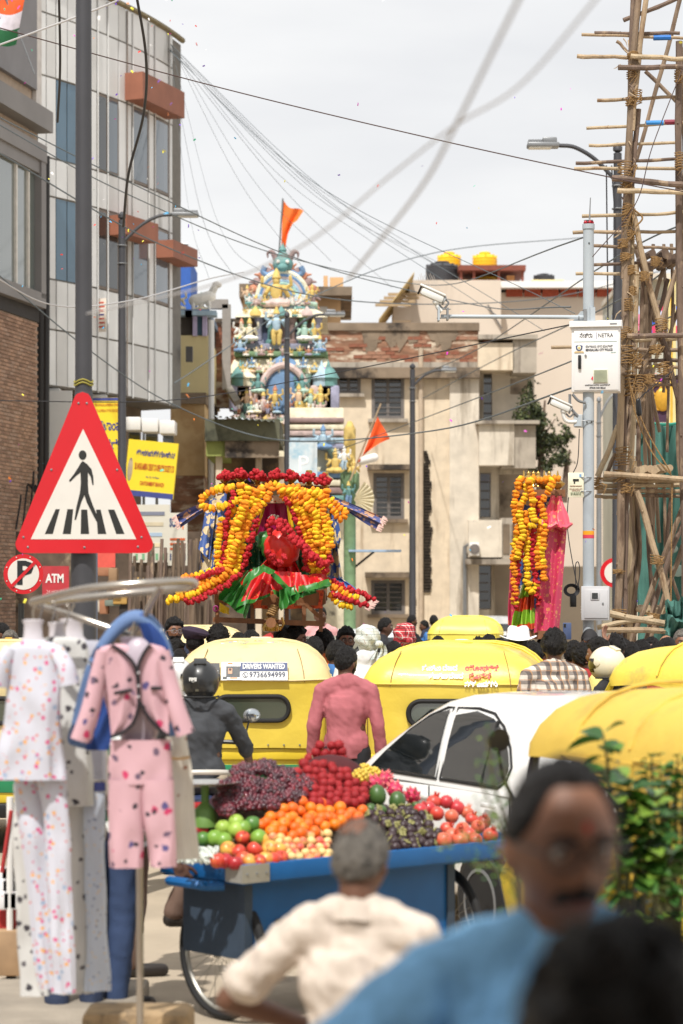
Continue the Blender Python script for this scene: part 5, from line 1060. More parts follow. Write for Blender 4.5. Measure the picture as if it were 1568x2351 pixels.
for c,d,m_ in(((-.19,-.006,.058),(.15,.003,.035),(230,228,224)),((-.245,-.006,-.0),(.025,.003,.1),(226,224,220)),((-.165,-.006,-.068),(.12,.003,.022),(236,234,230)),((-.2,-.007,.066),(.04,.003,.012),(224,120,50)),((-.17,-.007,-.064),(.06,.003,.01),(224,130,60)),((-.2,-.006,-.0),(.035,.003,.05),(196,150,120)),((-.2,-.007,.012),(.02,.003,.02),(60,40,36))):MB().box(c,d).build('picture_patch',mat('patch',m_,.5,var=0),po,smooth=False)
p2_=thing('poster','dark strip of poster with white lettering running behind the black helmet','poster',(X(478,20.6),19.82,Z(1542,19.82)));p2_.rotation_euler=(R(-24),0,R(1))
MB().box((0,0,0),(76*pu_,.004,42*pu_)).build('paper',mat('strip_dark',(60,60,62),.5,var=.1),p2_,smooth=False);text('(S.R.F.)  Partner',mat('strip_white',(220,220,214),.5),p2_,(.0,-.004,0),.05,width=.25)
cfr=MB()
for i in range(90):
 x,y=crnd.uniform(-.42,.42),crnd.uniform(-.5,-.2);T=Matrix.Translation((X(583,20.6)+x,20.6+y,1.712-abs(x)**2*.35-.3*max(0,-.3-y)))@Matrix.Rotation(crnd.random()*3,4,'Z')@Matrix.Rotation(crnd.uniform(.0,.5),4,'X')
 cfr.box((0,0,0),(.03,.012,.001),crnd.randrange(8),T)
tag(cfr.build('confetti',[bpy.data.materials['confetti_%d'%i]for i in range(8)],smooth=False),'bright paper confetti settled on the cream auto rickshaw roof','confetti',kind='stuff')
a2=auto_rickshaw('glossy yellow auto rickshaw with red and white script across its rear flap',(X(1052,19.6),19.7,0),R(-7),canopy_y,canopy_y,4.1,sc=1.0,wr=.02)
a2.scale=(1.1,1,1)
tw=mat('script_white',(232,232,226),.5,var=0);tr_=mat('script_red',(214,40,30),.5,var=0)
for z_,o_,parts_ in((1.555,.075,(('ನಮ್ಮ ದೇಶದ',tw,-.13,.26),('ಯೋಧರಿಗೆ',tr_,.17,.24))),(1.495,.025,(('ನಮ್ಮ ದೇಶದ',tw,-.08,.25),('ರೈತರಿಗೆ',tr_,.16,.16))),(1.432,.0,(('ನನ್ನ ವಂದನೆಗಳು',tw,.17,.24),))):
 for s_,m_,x_,w_ in parts_:
  text(s_,m_,a2,(x_+.05,-.785+o_+.0,z_-.035),.06,rot=(R(90-28),0,0),width=w_,bold=.003)
side_mirror(a2,-.69,.9,1.36,True,.085,[(-.69,.9,1.28),(-.62,1.1,1.1)])
a3=auto_rickshaw('yellow auto rickshaw seen from its side with a black rectangular mirror, beside the scaffold',(3.48,18.33,0),R(40),canopy_y,canopy_y,9.2,sc=1.02)
side_mirror(a3,-.74,1.6,1.22,False,.11,[(-.74,1.6,1.12),(-.58,1.5,1.02)])
a4=auto_rickshaw('matt yellow auto rickshaw close behind the blue shirted man, round mirror on a stalk',(1.925,10.15,0),R(20),canopy_deep,canopy_deep,6.6,sc=1.0,wr=.026)
side_mirror(a4,-.72,1.5,1.42,True,.055,[(-.72,1.5,1.37),(-.70,1.5,1.25),(-.58,1.5,1.0)])
auto_rickshaw('small bright yellow auto rickshaw beyond the crowd near the silver car',(X(1075,43),44,0),R(-6),canopy_far,canopy_far,2.2)
auto_rickshaw('pale yellow auto rickshaw half hidden behind the man in glasses and beret',(X(452,29.5),30,0),R(3),canopy_faded,canopy_faded,3.3)
auto_rickshaw('cream auto rickshaw cut off at the picture edge behind white garments',(X(-45,19.5),20.2,0),R(0),canopy_faded,canopy_faded,5.2)
# ================================================================ cars
def car(label,loc,rz,paint,detail=True,sc=1):
 t=thing('car',label,'car',loc,rz,'cars caught in the crowd',sc)
 st_=[(-.62,.55,.3,.62,.9),(-.58,.7,.26,.66,.97),(-.45,.78,.24,.7,1.0),(0,.82,.24,.7,.99),(.8,.83,.22,.7,.965),(1.7,.82,.22,.7,.95),(2.1,.8,.22,.68,.92),(2.6,.75,.24,.64,.84),(2.9,.62,.27,.58,.74),(3.0,.45,.3,.52,.66)]
 rows_=[]
 for y,hx,z0,zm,zt in st_:
  half=[(hx*.9,z0),(hx*.98,z0+.1),(hx,zm-.1),(hx*1.0,zm),(hx*.97,zt-.1),(hx*.93,zt-.02),(hx*.82,zt+.01),(hx*.5,zt+.03)]
  rows_.append([(x,y,z)for x,z in half]+[(-x,y,z)for x,z in reversed(half)])
 n=len(rows_[0]);mb=MB();mb.add([p for r in rows_ for p in r],[(i*n+j,i*n+(j+1)%n,(i+1)*n+(j+1)%n,(i+1)*n+j)for i in range(len(rows_)-1)for j in range(n)]+[tuple(range(n)),tuple((len(rows_)-1)*n+j for j in range(n))])
 me=mb.me('tmp',paint);o_=bpy.data.objects.new('tmp',me);C.objects.link(o_);b=bake(o_,[('SUBSURF',dict(levels=2))]);bpy.data.objects.remove(o_);b.name='body';link('body',b,t)
 GH=[(.93,.775,-.56,2.1),(1.05,.745,-.52,1.9),(1.2,.70,-.44,1.6),(1.35,.645,-.3,1.28),(1.43,.59,-.17,1.1),(1.475,.5,-.02,.95),(1.495,.36,.15,.8),(1.5,.15,.35,.6)]
 vs_=[];
 for z,hx,y0,y1 in GH:vs_+=[(x,y,z)for x,y in rr_pts(hx,y0,y1,min(.2,hx*.8),6)]
 n=len(rr_pts(.5,0,1,.1,6));mb=MB();mb.add(vs_,[(i*n+j,i*n+(j+1)%n,(i+1)*n+(j+1)%n,(i+1)*n+j)for i in range(len(GH)-1)for j in range(n)]+[tuple((len(GH)-1)*n+j for j in range(n))]);mb.build('roof',paint,t,auto=60)
 def hx_(z):
  for a,b_ in zip(GH,GH[1:]):
   if a[0]<=z<=b_[0]:return a[1]+(b_[1]-a[1])*(z-a[0])/(b_[0]-a[0])
  return.775
 wins={'front':[(1.72,.985),(1.56,1.09),(1.3,1.24),(1.1,1.33),(.93,1.385),(.86,1.39),(.80,.985)],'rear':[(.70,.985),(.75,1.39),(.5,1.395),(.28,1.375),(.1,1.31),(-.05,1.2),(-.12,1.1),(-.1,1.03),(-.02,.985)]}
 tint=glassy('car_glass',(24,28,30),.02)
 for s in(-1,1):
  for nm,poly in wins.items():
   q=[(s*(hx_(z)+.004),y,z)for y,z in poly];cy=sum(p[1]for p in q)/len(q);cz=sum(p[2]for p in q)/len(q)
   qo=[(s*(hx_(cz+(p[2]-cz)*1.07)+.001),cy+(p[1]-cy)*1.06,cz+(p[2]-cz)*1.07)for p in q]
   def strip(pts,off):
    zl,zh=min(p[2]for p in pts)+1e-4,max(p[2]for p in pts)-1e-4;m2=MB();rows2=[]
    for i in range(13):
     z=zl+(zh-zl)*i/12;ys=[a[1]+(b2[1]-a[1])*(z-a[2])/(b2[2]-a[2])for a,b2 in zip(pts,pts[1:]+pts[:1])if(a[2]-z)*(b2[2]-z)<0]
     rows2.append((min(ys),max(ys),z))
    m2.add([(s*(hx_(z)+off),y,z)for y0,y1,z in rows2 for y in(y0,y1)],[(2*i,2*i+1,2*i+3,2*i+2)for i in range(12)]);return m2
   MB().tube(qo+qo[:1],.010,6).build('window_seal',black_rubber,t);strip(q,.012).build('side_window',tint,t)
  MB().tube([(s*(hx_(z)+.012),.17,z)for z in(.985,1.35)],.011,6).build('quarter_bar',black_rubber,t)
  MB().box((s*.815,.9,.86),(.03,.17,.03),bev=.01).build('door_handle',paint,t);MB().box((s*.825,-.02,.87),(.03,.16,.03),bev=.01).build('door_handle',paint,t)
  MB().tube([(s*.823,.77,z)for z in(.3,.6,.93)],.005,5).build('door_seam',black_rubber,t)
  MB().tube([(s*.81,-.25+.0*z,z)for z in(.62,.93)],.005,5).build('door_seam',black_rubber,t)
  MB().box((s*.66,-.56,.8),(.2,.12,.26),bev=.04).build('tail_lamp',lamp_red,t)
  MB().tube([(s*.80,.36*math.cos(a),.3+.36*math.sin(a))for a in[R(-20+220*i/14)for i in range(15)]],.03,6).build('wheel_arch',paint,t)
  for y in(0,2.35):
   MB().lathe([(.34,-.06),(.34,.06)],24,T=Matrix.Translation((s*.785,y,.31))@Matrix.Rotation(PI/2,4,'Y')).build('wheel_well',black_plastic,t)
   T=Matrix.Translation((s*.78,y,.3))@Matrix.Rotation(s*PI/2,4,'Y')
   wo=MB().lathe([(.2,-.08),(.28,-.08),(.3,-.03),(.3,.05),(.28,.085),(.2,.09)],28,T=T).build('wheel',black_rubber,t)
   MB().lathe([(.205,.03),(.205,.092),(.185,.095),(.18,.05),(.05,.055),(.05,.08),(.01,.085)],24,T=T).build('rim',galv,wo)
   for k in range(8):MB().box((.115*math.cos(k*PI/4),.115*math.sin(k*PI/4),.07),(.13,.03,.025),T=T@Matrix.Identity(4)).build('rim_spoke',chrome,wo,smooth=False)if k%2==0 else None
 MB().add([(-.55,-.575,1.0),(.55,-.575,1.0),(.48,-.32,1.36),(-.48,-.32,1.36)],[(0,1,2,3)]).build('rear_screen',tint,t,smooth=False)
 MB().add([(-.66,2.02,.99),(.66,2.02,.99),(.55,1.3,1.37),(-.55,1.3,1.37)],[(0,1,2,3)]).build('windscreen',tint,t,smooth=False)
 MB().box((0,-.63,.45),(1.3,.1,.22),bev=.04).build('bumper',paint,t);MB().box((0,-.69,.68),(.5,.02,.11)).build('number_plate',white_paint,t,smooth=False)
 return t
car_white=mat('car_white_paint',(232,232,230),.25,var=.02,coat=.8)
cw_=car('white hatchback with dark side windows, boxed in between fruit cart and yellow autos',(1.60,14.45,0),R(24),car_white)
car('dark car roof glimpsed behind wooden palanquin stand',(X(592,31),31,0),R(10),mat('car_dark',(50,52,56),.3,var=.05,coat=.6))
car('olive grey car behind the palanquin men',(X(720,34),35,0),R(-35),mat('car_olive',(120,116,96),.35,var=.05,coat=.4))
car('silver car with a dark rear window beyond the small yellow auto',(X(1128,46),48,0),R(-4),mat('car_silver',(186,184,180),.3,.2,var=.05,coat=.6),sc=1.12)
car('white car partly behind the man in brown framed glasses',(X(860,42),42,0),R(30),mat('car_white_b',(200,204,206),.3,var=.05,coat=.4))
# ================================================================ scooter under the helmeted rider
scx,scy=X(462,16.6),16.7
sco=thing('scooter','dark scooter with pale grab rail under the rider in black helmet','scooter',(scx,scy,0),R(4))
sp_=mat('scooter_blue',(52,62,92),.3,var=.08,coat=.5)
mb=MB();mb.ell((0,-.2,.62),(.19,.5,.16),16,10);mb.build('rear_body',sp_,sco);MB().box((0,-.1,.8),(.3,.75,.1),bev=.045).build('seat',black_plastic,sco)
MB().tube(spline([(-.17,-.25,.82),(-.18,-.55,.9),(-.12,-.66,.92),(.12,-.66,.92),(.18,-.55,.9),(.17,-.25,.82)],5),.018,8).build('grab_rail',mat('rail_grey',(190,184,174),.35),sco)
MB().box((0,-.66,.68),(.24,.06,.09),bev=.02).build('tail_lamp',lamp_red,sco);MB().box((0,-.7,.5),(.2,.01,.12)).build('number_plate',white_paint,sco,smooth=False);MB().box((0,-.66,.44),(.16,.05,.3),bev=.02).build('mudguard',black_plastic,sco)
for y in(-.45,.95):MB().lathe([(.13,-.05),(.22,-.045),(.235,0),(.22,.045),(.13,.05)],22,T=Matrix.Translation((0,y,.235))@Matrix.Rotation(PI/2,4,'Y')).build('wheel',black_rubber,sco)
MB().box((0,.35,.28),(.34,.5,.06),bev=.02).build('footboard',black_plastic,sco);mb=MB();mb.tube([(0,.72,.3),(0,.66,.7),(0,.58,1.0)],[.14,.17,.1],12,ry=.5);mb.build('leg_shield',sp_,sco)
MB().tube(spline([(-.36,.42,1.03),(-.2,.52,1.05),(.2,.52,1.05),(.36,.42,1.03)],5),.016,8).build('handlebar',black_plastic,sco)
for s in(-1,1):
 mo=MB();mo.ell((s*.36,.5,1.24),(.062,.02,.05),14,8);m0=mo.build('mirror',galv,sco);MB().ell((s*.36,.485,1.24),(.054,.012,.042),14,8).build('mirror_glass',mat('mirror_glass',(190,196,200),.05,.9,var=0),m0);MB().tube([(s*.3,.46,1.05),(s*.34,.5,1.2)],.007,5).build('mirror_stalk',black_plastic,m0)
# ================================================================ people
def sstep(a,b,x):
 t=max(0,min(1,(x-a)/(b-a)));return t*t*(3-2*t)
def head_pt(d):
 x,y,z=d.x*.076,d.y*.096,d.z*.118;t=max(0,-d.z)
 x*=1-.30*t**1.6;
 if d.y<0 and d.z<0:y*=1-.38*t
 if d.y>0:
  f=sstep(.0,.6,d.y)
  y-=.006*f*(1-abs(d.x))
  y+=f*(.024*math.exp(-((x/.011)**2+((z+.026)/.02)**2))-.007*math.exp(-(((abs(x)-.031)/.016)**2+((z-.006)/.012)**2))+.004*math.exp(-((z-.027)/.01)**2-(x/.05)**2)+.006*math.exp(-((x/.021)**2+((z+.066)/.009)**2))+.011*math.exp(-((x/.022)**2+((z+.102)/.016)**2)))
 return Vector((x,y,z))
def dirs(nu,nv):
 return[[Vector((math.sin(PI*j/nv)*math.sin(2*PI*i/nu),math.sin(PI*j/nv)*math.cos(2*PI*i/nu),math.cos(PI*j/nv)))for i in range(nu)]for j in range(nv+1)]
def shell(fn,nu=44,nv=30,keep=None):
 D_=dirs(nu,nv);mb=MB();vs_=[fn(d)for r in D_ for d in r];fs=[]
 for j in range(nv):
  for i in range(nu):
   q=(j*nu+i,j*nu+(i+1)%nu,(j+1)*nu+(i+1)%nu,(j+1)*nu+i)
   if keep is None or any(keep(D_[k//nu][k%nu])for k in q):fs.append(q)
 mb.add(vs_,fs);return mb
def hairline(d,front=.46):
 a=abs(math.atan2(d.x,d.y))
 for(a0,z0),(a1,z1)in zip(((0,front),(.75,front-.02),(1.05,.26),(1.35,.02),(1.75,-.12),(2.2,-.42),(3.2,-.58)),((.75,front-.02),(1.05,.26),(1.35,.02),(1.75,-.12),(2.2,-.42),(3.2,-.58),(4,-.58))):
  if a0<=a<=a1:return z0+(z1-z0)*(a-a0)/(a1-a0)
 return-.5
def hair_me(style,seed):
 th=dict(short=.014,curly=.034,straight=.024,bald=.012,receding=.010,long=.026,wavy=.028,crop=.009)[style]
 def mask(d):
  m=sstep(0,.16,d.z-hairline(d,.44 if style not in('bald','receding')else.5 if style=='bald' else.74))
  if style=='bald':m*=1-sstep(.35,.62,d.z+.25*d.y)
  return m
 def fn(d):
  m=mask(d);p=head_pt(d);q=d*9+Vector((seed,seed*.7,0));s=p*1
  if style in('curly','wavy'):
   k=th*(.55+.35*nz(q,.45)+.5*abs(nz(q,1.1))+.25*nz(q,2.2))
  elif style in('short','crop','bald'):k=th*(.75+.35*nz(q,.8)+.4*nz(q,2.4)+.3*nz(q,5))
  else:
   g=math.sin(14*d.x+5*nz(q,.3)+3*d.y);k=th*(.8+.2*g+.3*nz(q,.6)+.2*nz(q,2.5))
  k*=1+.35*max(0,d.z)
  return p+d*(-.007*(1-m)+k*m)if m>0 else p*.9
 return shell(fn,56,36,lambda d:mask(d)>.02).me('hair',[None])
def beard_me(kind):
 def mask(d):
  a=abs(math.atan2(d.x,d.y));p=head_pt(d)
  m=sstep(-.28,-.45,d.z)*sstep(1.75,1.5,a)if kind=='full' else 0
  if kind=='full':
   m=max(m,sstep(1.75,1.6,a)*sstep(1.15,1.3,a)*sstep(.05,-.1,d.z))
   m*=1-math.exp(-((p.x/.026)**2+((p.z+.064)/.012)**2))if d.y>0 else 1
  tk=1.5 if kind=='thick' else 1
  mo=sstep(.036*tk**.3,.028,abs(p.x))*math.exp(-((p.z+.053+abs(p.x)*.25)/(.0075*tk))**2)*(1 if d.y>0 else 0)
  return max(m,mo)
 def fn(d):m=mask(d);return head_pt(d)+d*(-.004+(.014 if kind=='thick' else.011)*m*(.8+.4*nz(d*22)))
 return shell(fn,64,48,lambda d:mask(d)>.3).me('beard',[None])
skin_ms=[mat('skin_%d'%i,c,.5,var=.1,scale=30,sub=.08,bump=.1,bs=200)for i,c in enumerate([(126,86,64),(104,70,52),(150,106,80),(84,56,44)])]
hair_k=mat('hair_black',(20,17,16),.5,spec=.3,var=.3,scale=60,bump=.9,bs=140,stretch=(1,1,.35));hair_g=mat('hair_grey',(112,106,98),.6,var=.35,scale=50,c2=(58,54,50),f2=.52,bump=.9,bs=140);hair_b=mat('hair_brown',(44,32,26),.45,var=.3,scale=60,bump=.9,bs=140)
eye_w=mat('eye_white',(168,158,148),.2,var=0);eye_d=mat('eye_dark',(26,18,14),.1,var=0);lip_m=mat('lip',(104,62,54),.5)
HANDS={}
def hand_me(kind):
 if kind in HANDS:return HANDS[kind]
 mb=MB();mb.ell((0,0,-.05),(.017,.038,.055),12,8);mb.caps((0,0,.02),(0,0,-.03),.026,.027,12)
 c={'relaxed':.35,'grip':1.15,'flat':.1}[kind]
 for k,(y,l)in enumerate(((.028,.075),(.01,.083),(-.009,.077),(-.027,.06))):
  p=Vector((0,y,-.088));a=.1+c*.5
  for s in range(3):
   ln=l*(.45,.32,.26)[s];q=p+Vector((-math.sin(a),.02*(1.5-k)*.4,-math.cos(a)))*ln
   mb.caps(p,q,.0098-.0012*s,.009-.0012*s,8);p=q;a+=c*.75
 mb.caps((-.004,.028,-.03),(-.014,.054,-.06),.014,.011,8);mb.caps((-.014,.054,-.06),(-.024,.062,-.092),.0108,.0085,8)
 HANDS[kind]=remesh(mb,'hand',[None],.0045,3);return HANDS[kind]
def j2(p,q):return Vector(p)*(1-q)
POSES={'down':dict(R=((.245,-.03,1.11),(.265,.05,.86)),L=((-.245,-.03,1.11),(-.265,.05,.86))),'phone':dict(R=((.30,.16,1.46),(.20,.30,1.70)),L=((-.25,-.02,1.11),(-.2,.15,.92))),'wave':dict(R=((.36,.05,1.42),(.34,.12,1.68)),L=((-.25,-.02,1.11),(-.26,.05,.86))),'rider':dict(R=((.31,.14,1.13),(.34,.40,1.0)),L=((-.31,.14,1.13),(-.34,.40,1.0)),seat=True),'akimbo':dict(R=((.25,.06,1.11),(.2,.26,.98)),L=((-.40,-.02,1.17),(-.2,.2,1.06))),'reach':dict(R=((.37,.24,1.24),(.46,.50,1.12)),L=((-.27,-.03,1.11),(-.3,.05,.86))),'handle':dict(R=((.29,.09,1.07),(.35,.264,.80)),L=((-.25,-.03,1.11),(-.265,.05,.86))),'hold':dict(R=((.23,.1,1.12),(.16,.34,1.02)),L=((-.25,-.03,1.11),(-.265,.05,.86))),'step':dict(R=((.245,-.03,1.11),(.265,.05,.86)),L=((-.245,-.03,1.11),(-.265,.05,.86)),knee=True),}
def legs_of(pose):
 if POSES[pose].get('seat'):return[((s*.1,0,.9),(s*.2,.42,.86),(s*.17,.36,.42),(s*.17,.36,.35),(s*.17,.54,.34))for s in(-1,1)]
 if POSES[pose].get('knee'):return[((-.09,0,.9),(-.095,.01,.5),(-.09,-.02,.09),(-.09,-.04,.04),(-.09,.14,.035)),((.09,0,.9),(.14,.38,.78),(.12,.2,.40),(.12,.18,.36),(.12,.34,.35))]
 return[((s*.09,0,.9),(s*.095,.015,.5),(s*.09,-.02,.09),(s*.09,-.04,.04),(s*.1,.14,.035))for s in(-1,1)]
HC=Vector((0,.012,1.585))
CACHE={}
def body_me(pose,hm,vox,grip='relaxed',girth=1.0):
 key=('body',pose,tuple(round(x,3)for r in hm for x in r),vox,grip,girth)
 if key in CACHE:return CACHE[key]
 P=POSES[pose];mb=MB()
 Hm=Matrix.Translation(HC)@hm.to_4x4()
 D_=dirs(40,30);b=[Hm@head_pt(d)for r in D_ for d in r]
 mb.add(b,[(j*40+i,(j+1)*40+i,(j+1)*40+(i+1)%40,j*40+(i+1)%40)for j in range(30)for i in range(40)])
 for s in(-1,1):mb.ell((0,0,0),(.01,.021,.033),8,6,T=Hm@Matrix.Translation((s*.077,-.008,-.008))@Matrix.Rotation(s*.3,4,'Z'))
 nk=Hm@Vector((0,-.018,-.065));g=girth
 mb.caps(nk,(0,-.022,1.43),.054,.062,14)
 mb.ell((0,0,.95),(.158*g,.112*g,.13),16,10);mb.ell((0,.01,1.08),(.145*g,.1*g,.16),16,10);mb.ell((0,.005,1.25),(.168*g,.11*g,.18),16,10)
 mb.caps((-.16,-.012,1.375),(.16,-.012,1.375),.056,.056,12)
 for s in(-1,1):mb.caps((s*.02,-.022,1.445),(s*.15,-.018,1.395),.05,.045,10)
 for s,k in((1,'R'),(-1,'L')):
  e,w_=Vector(P[k][0]),Vector(P[k][1]);sh_=Vector((s*.185,-.012,1.372))
  mb.caps(sh_,e,.05,.039,12);mb.caps(e,e.lerp(w_,.35),.039,.040,12);mb.caps(e.lerp(w_,.3),w_,.04,.027,12)
 for hp,kn,an,he,to in legs_of(pose):
  mb.caps(hp,kn,.085,.056,12);kn,an=Vector(kn),Vector(an);mb.caps(kn,kn.lerp(an,.35)+Vector((0,-.015,0)),.054,.055,12);mb.caps(kn.lerp(an,.35)+Vector((0,-.015,0)),an,.055,.036,12);mb.caps(an,he,.036,.036,10);mb.caps(he,to,.036,.03,10)
 me=remesh(mb,'body',[None],vox,2)
 bm=bmesh.new();bm.from_mesh(me)
 for s,k in((1,'R'),(-1,'L')):
  e,w_=Vector(P[k][0]),Vector(P[k][1]);dz=-(w_-e).normalized()
  fwd=Vector((0,1,0))if abs(dz.y)<.8 else Vector((0,0,1));xx=fwd.cross(dz).normalized();yy=dz.cross(xx)
  n0=len(bm.verts);bm.from_mesh(hand_me(grip));bm.verts.ensure_lookup_table()
  M_=Matrix.Translation(w_)@Matrix((xx,yy,dz)).transposed().to_4x4()@Matrix.Diagonal((s,1,1,1));vs_=bm.verts[n0:]
  bmesh.ops.transform(bm,matrix=M_,verts=vs_)
  if s<0:bmesh.ops.reverse_faces(bm,faces=[f for f in bm.faces if f.verts[0].index>=n0 or f.verts[0]in vs_[:0]])
 for f in bm.faces:f.smooth=True
 bm.to_mesh(me);bm.free();CACHE[key]=me;return me
def wr(me,amp,fr,seed):
 n_=len(me.vertices);co=[0.0]*(3*n_);no=[0.0]*(3*n_);me.vertices.foreach_get('co',co);me.vertex_normals.foreach_get('vector',no)
 for i in range(n_):
  x,y,z=co[3*i:3*i+3];n=nz((x*fr*1.6+seed,y*fr*1.6,z*fr*.75))+.6*nz((x*fr*3+z*fr*2,y*fr*3+seed,z*fr*2.2))
  for c in range(3):co[3*i+c]+=no[3*i+c]*amp*n
 me.vertices.foreach_set('co',co);me.update()
def shirt_me(pose,sleeve,vox,girth=1.0,seed=0,hem=.86,amp=.009):
 key=('shirt',pose,sleeve,vox,girth,seed,hem)
 if key in CACHE:return CACHE[key]
 P=POSES[pose];mb=MB();g=girth
 mb.ell((0,0,.97),(.178*g,.135*g,.15),18,10);mb.tube([(0,.0,hem),(0,.0,.95),(0,.005,1.1),(0,.004,1.25),(0,0,1.34)],[.172*g,.172*g,.165*g,.185*g,.15*g],20,ry=.74);mb.ell((0,.005,1.25),(.185*g,.128*g,.18),16,10)
 mb.caps((-.165,-.012,1.38),(.165,-.012,1.38),.067,.067,12)
 for s in(-1,1):mb.caps((s*.03,-.022,1.452),(s*.15,-.018,1.402),.056,.056,10)
 mb.caps((0,-.02,1.42),(0,-.02,1.462),.072,.066,12)
 for s,k in((1,'R'),(-1,'L')):
  e,w_=Vector(P[k][0]),Vector(P[k][1]);sh_=Vector((s*.185,-.012,1.375))
  if sleeve=='short':mb.caps(sh_,sh_.lerp(e,.72),.064,.068,12)
  elif sleeve=='roll':mb.caps(sh_,e,.064,.056,12);mb.caps(e,e.lerp(w_,.25),.058,.056,12)
  else:mb.caps(sh_,e,.064,.055,12);mb.caps(e,w_,.055,.043,12)
 me=remesh(mb,'shirt',[None],vox,3);me.update();wr(me,amp,9,seed);CACHE[key]=me;return me
def trousers_me(pose,vox,seed=0):
 key=('trousers',pose,vox,seed)
 if key in CACHE:return CACHE[key]
 mb=MB();mb.ell((0,0,.95),(.17,.125,.13),16,10)
 for hp,kn,an,he,to in legs_of(pose):mb.caps(hp,kn,.1,.076,12);mb.caps(kn,an,.076,.066,12)
 me=remesh(mb,'trousers',[None],vox,3);me.update();wr(me,.008,9,seed);CACHE[key]=me;return me
def om(name,me,m,parent,M=None):
 o=link(name,me,parent)
 if M is not None:o.matrix_local=M
 if not me.materials:me.materials.append(None)
 o.material_slots[0].link='OBJECT';o.material_slots[0].material=m;return o
cloth_n=[0]
def cl(name,c,**k):
 cloth_n[0]+=1;kw=dict(rough=.85,var=.08,scale=5,bump=.25,bs=160);kw.update(k);return mat('cloth_'+name,c,**kw)
jeans=cl('jeans',(46,58,84));khaki=cl('khaki',(150,132,108));blackc=cl('black',(34,34,38));whitec=cl('white',(212,212,214));brownc=cl('brown',(72,56,48))
shoe_m=mat('shoe',(40,34,30),.5)
def person(label,px,ytop,Y,face,shirt=None,sleeve='short',skin=0,hair='short',hm_=None,pose='down',head=(0,0),trousers=None,beard=None,glasses=None,extras=(),vox=.013,seed=None,girth=1.0,name='person',cat='person',group='people in the crowd',eyes=None,loc=None,ht=None,grip='relaxed',shirt_hem=.86,amp=.009,ears=True):
 seed=rnd.uniform(0,40)if seed is None else seed
 ztop=ht or Z(ytop,Y);hair_th=dict(short=.012,curly=.03,straight=.022,bald=.004,receding=.008,long=.024,wavy=.026,crop=.008).get(hair,.01)
 sc=ztop/(1.703+hair_th)
 t=thing(name,label,cat,loc or(X(px,Y),Y,0),R(face),group,sc)
 hm=Matrix.Rotation(R(head[0]),3,'Z')@Matrix.Rotation(R(head[1]),3,'X');Hm=Matrix.Translation(HC)@hm.to_4x4()
 sk=skin_ms[skin]if isinstance(skin,int)else skin
 om('body',body_me(pose,hm,vox,grip,girth),sk,t)
 if hair:
  k=('hair',hair,round(seed)%3)
  if k not in CACHE:CACHE[k]=hair_me(hair,k[2]*3.3)
  om('hair',CACHE[k],hm_ or hair_k,t,Hm)
 if shirt:om('shirt',shirt_me(pose,sleeve,vox*1.05,girth,round(seed)%2 if vox>.01 else seed,shirt_hem,amp),shirt,t)
 om('trousers',trousers_me(pose,.02),trousers or rnd.choice((jeans,khaki,blackc)),t)
 for hp,kn,an,he,to in legs_of(pose):MB().caps(he,Vector(to)+Vector((0,.03,0)),.046,.04,10).build('shoe',shoe_m,t)
 if eyes or(eyes is None and abs(((face+head[0]+180)%360)-180)>60):
  for s in(-1,1):
   eo=om('eye',eye_mesh(),None,t,Hm@Matrix.Translation((s*.031,.0715,.006)));eo.material_slots[0].material=eye_w;eo.material_slots[1].link='OBJECT';eo.material_slots[1].material=eye_d
   MB().tube([Hm@Vector((s*x,y,z))for x,y,z in((.012,.092,.024),(.03,.090,.031),(.05,.078,.024))],[.0045,.0055,.003],6,ry=.7).build('eyebrow',hm_ if hm_ is hair_g else hair_k,t)
  MB().tube([Hm@Vector((x,.096-x*x*18,-.066))for x in(-.024,-.012,0,.012,.024)],[.002,.0055,.006,.0055,.002],6).build('lips',lip_m,t)
 if beard:
  if('beard',beard)not in CACHE:CACHE[('beard',beard)]=beard_me(beard)
  om('beard' if beard=='full' else 'moustache',CACHE[('beard',beard)],hm_ if hm_ is hair_g else hair_k,t,Hm)
 if glasses:
  gp=thing('spectacles',None,None);gp.parent=t;gp.matrix_local=Hm
  for s in(-1,1):
   pts=[(s*.034+.026*math.cos(a),.098,.004+.019*math.sin(a))for a in[i*PI/10 for i in range(21)]]
   MB().tube(pts,.0022,6).build('rim',glasses,gp);MB().add(pts[:-1],[tuple(range(20))]).build('lens',mat('lens_glass',(120,120,122),.1,var=0,spec=.3,alpha=.1),gp,smooth=False);MB().tube([(s*.058,.095,.008),(s*.08,.04,.012),(s*.08,-.01,.008)],.002,5).build('temple',glasses,gp)
  MB().tube([(-.009,.1,.008),(0,.104,.011),(.009,.1,.008)],.002,5).build('bridge',glasses,gp)
 for e in extras:e(t,Hm)
 return t
def eye_mesh():
 if 'eye' not in CACHE:
  mb=MB();mb.ell((0,0,0),.0125,12,8);mb.ell((0,.0095,0),(.0055,.004,.0055),10,6,1);CACHE['eye']=mb.me('eye',[None,None])
 return CACHE['eye']
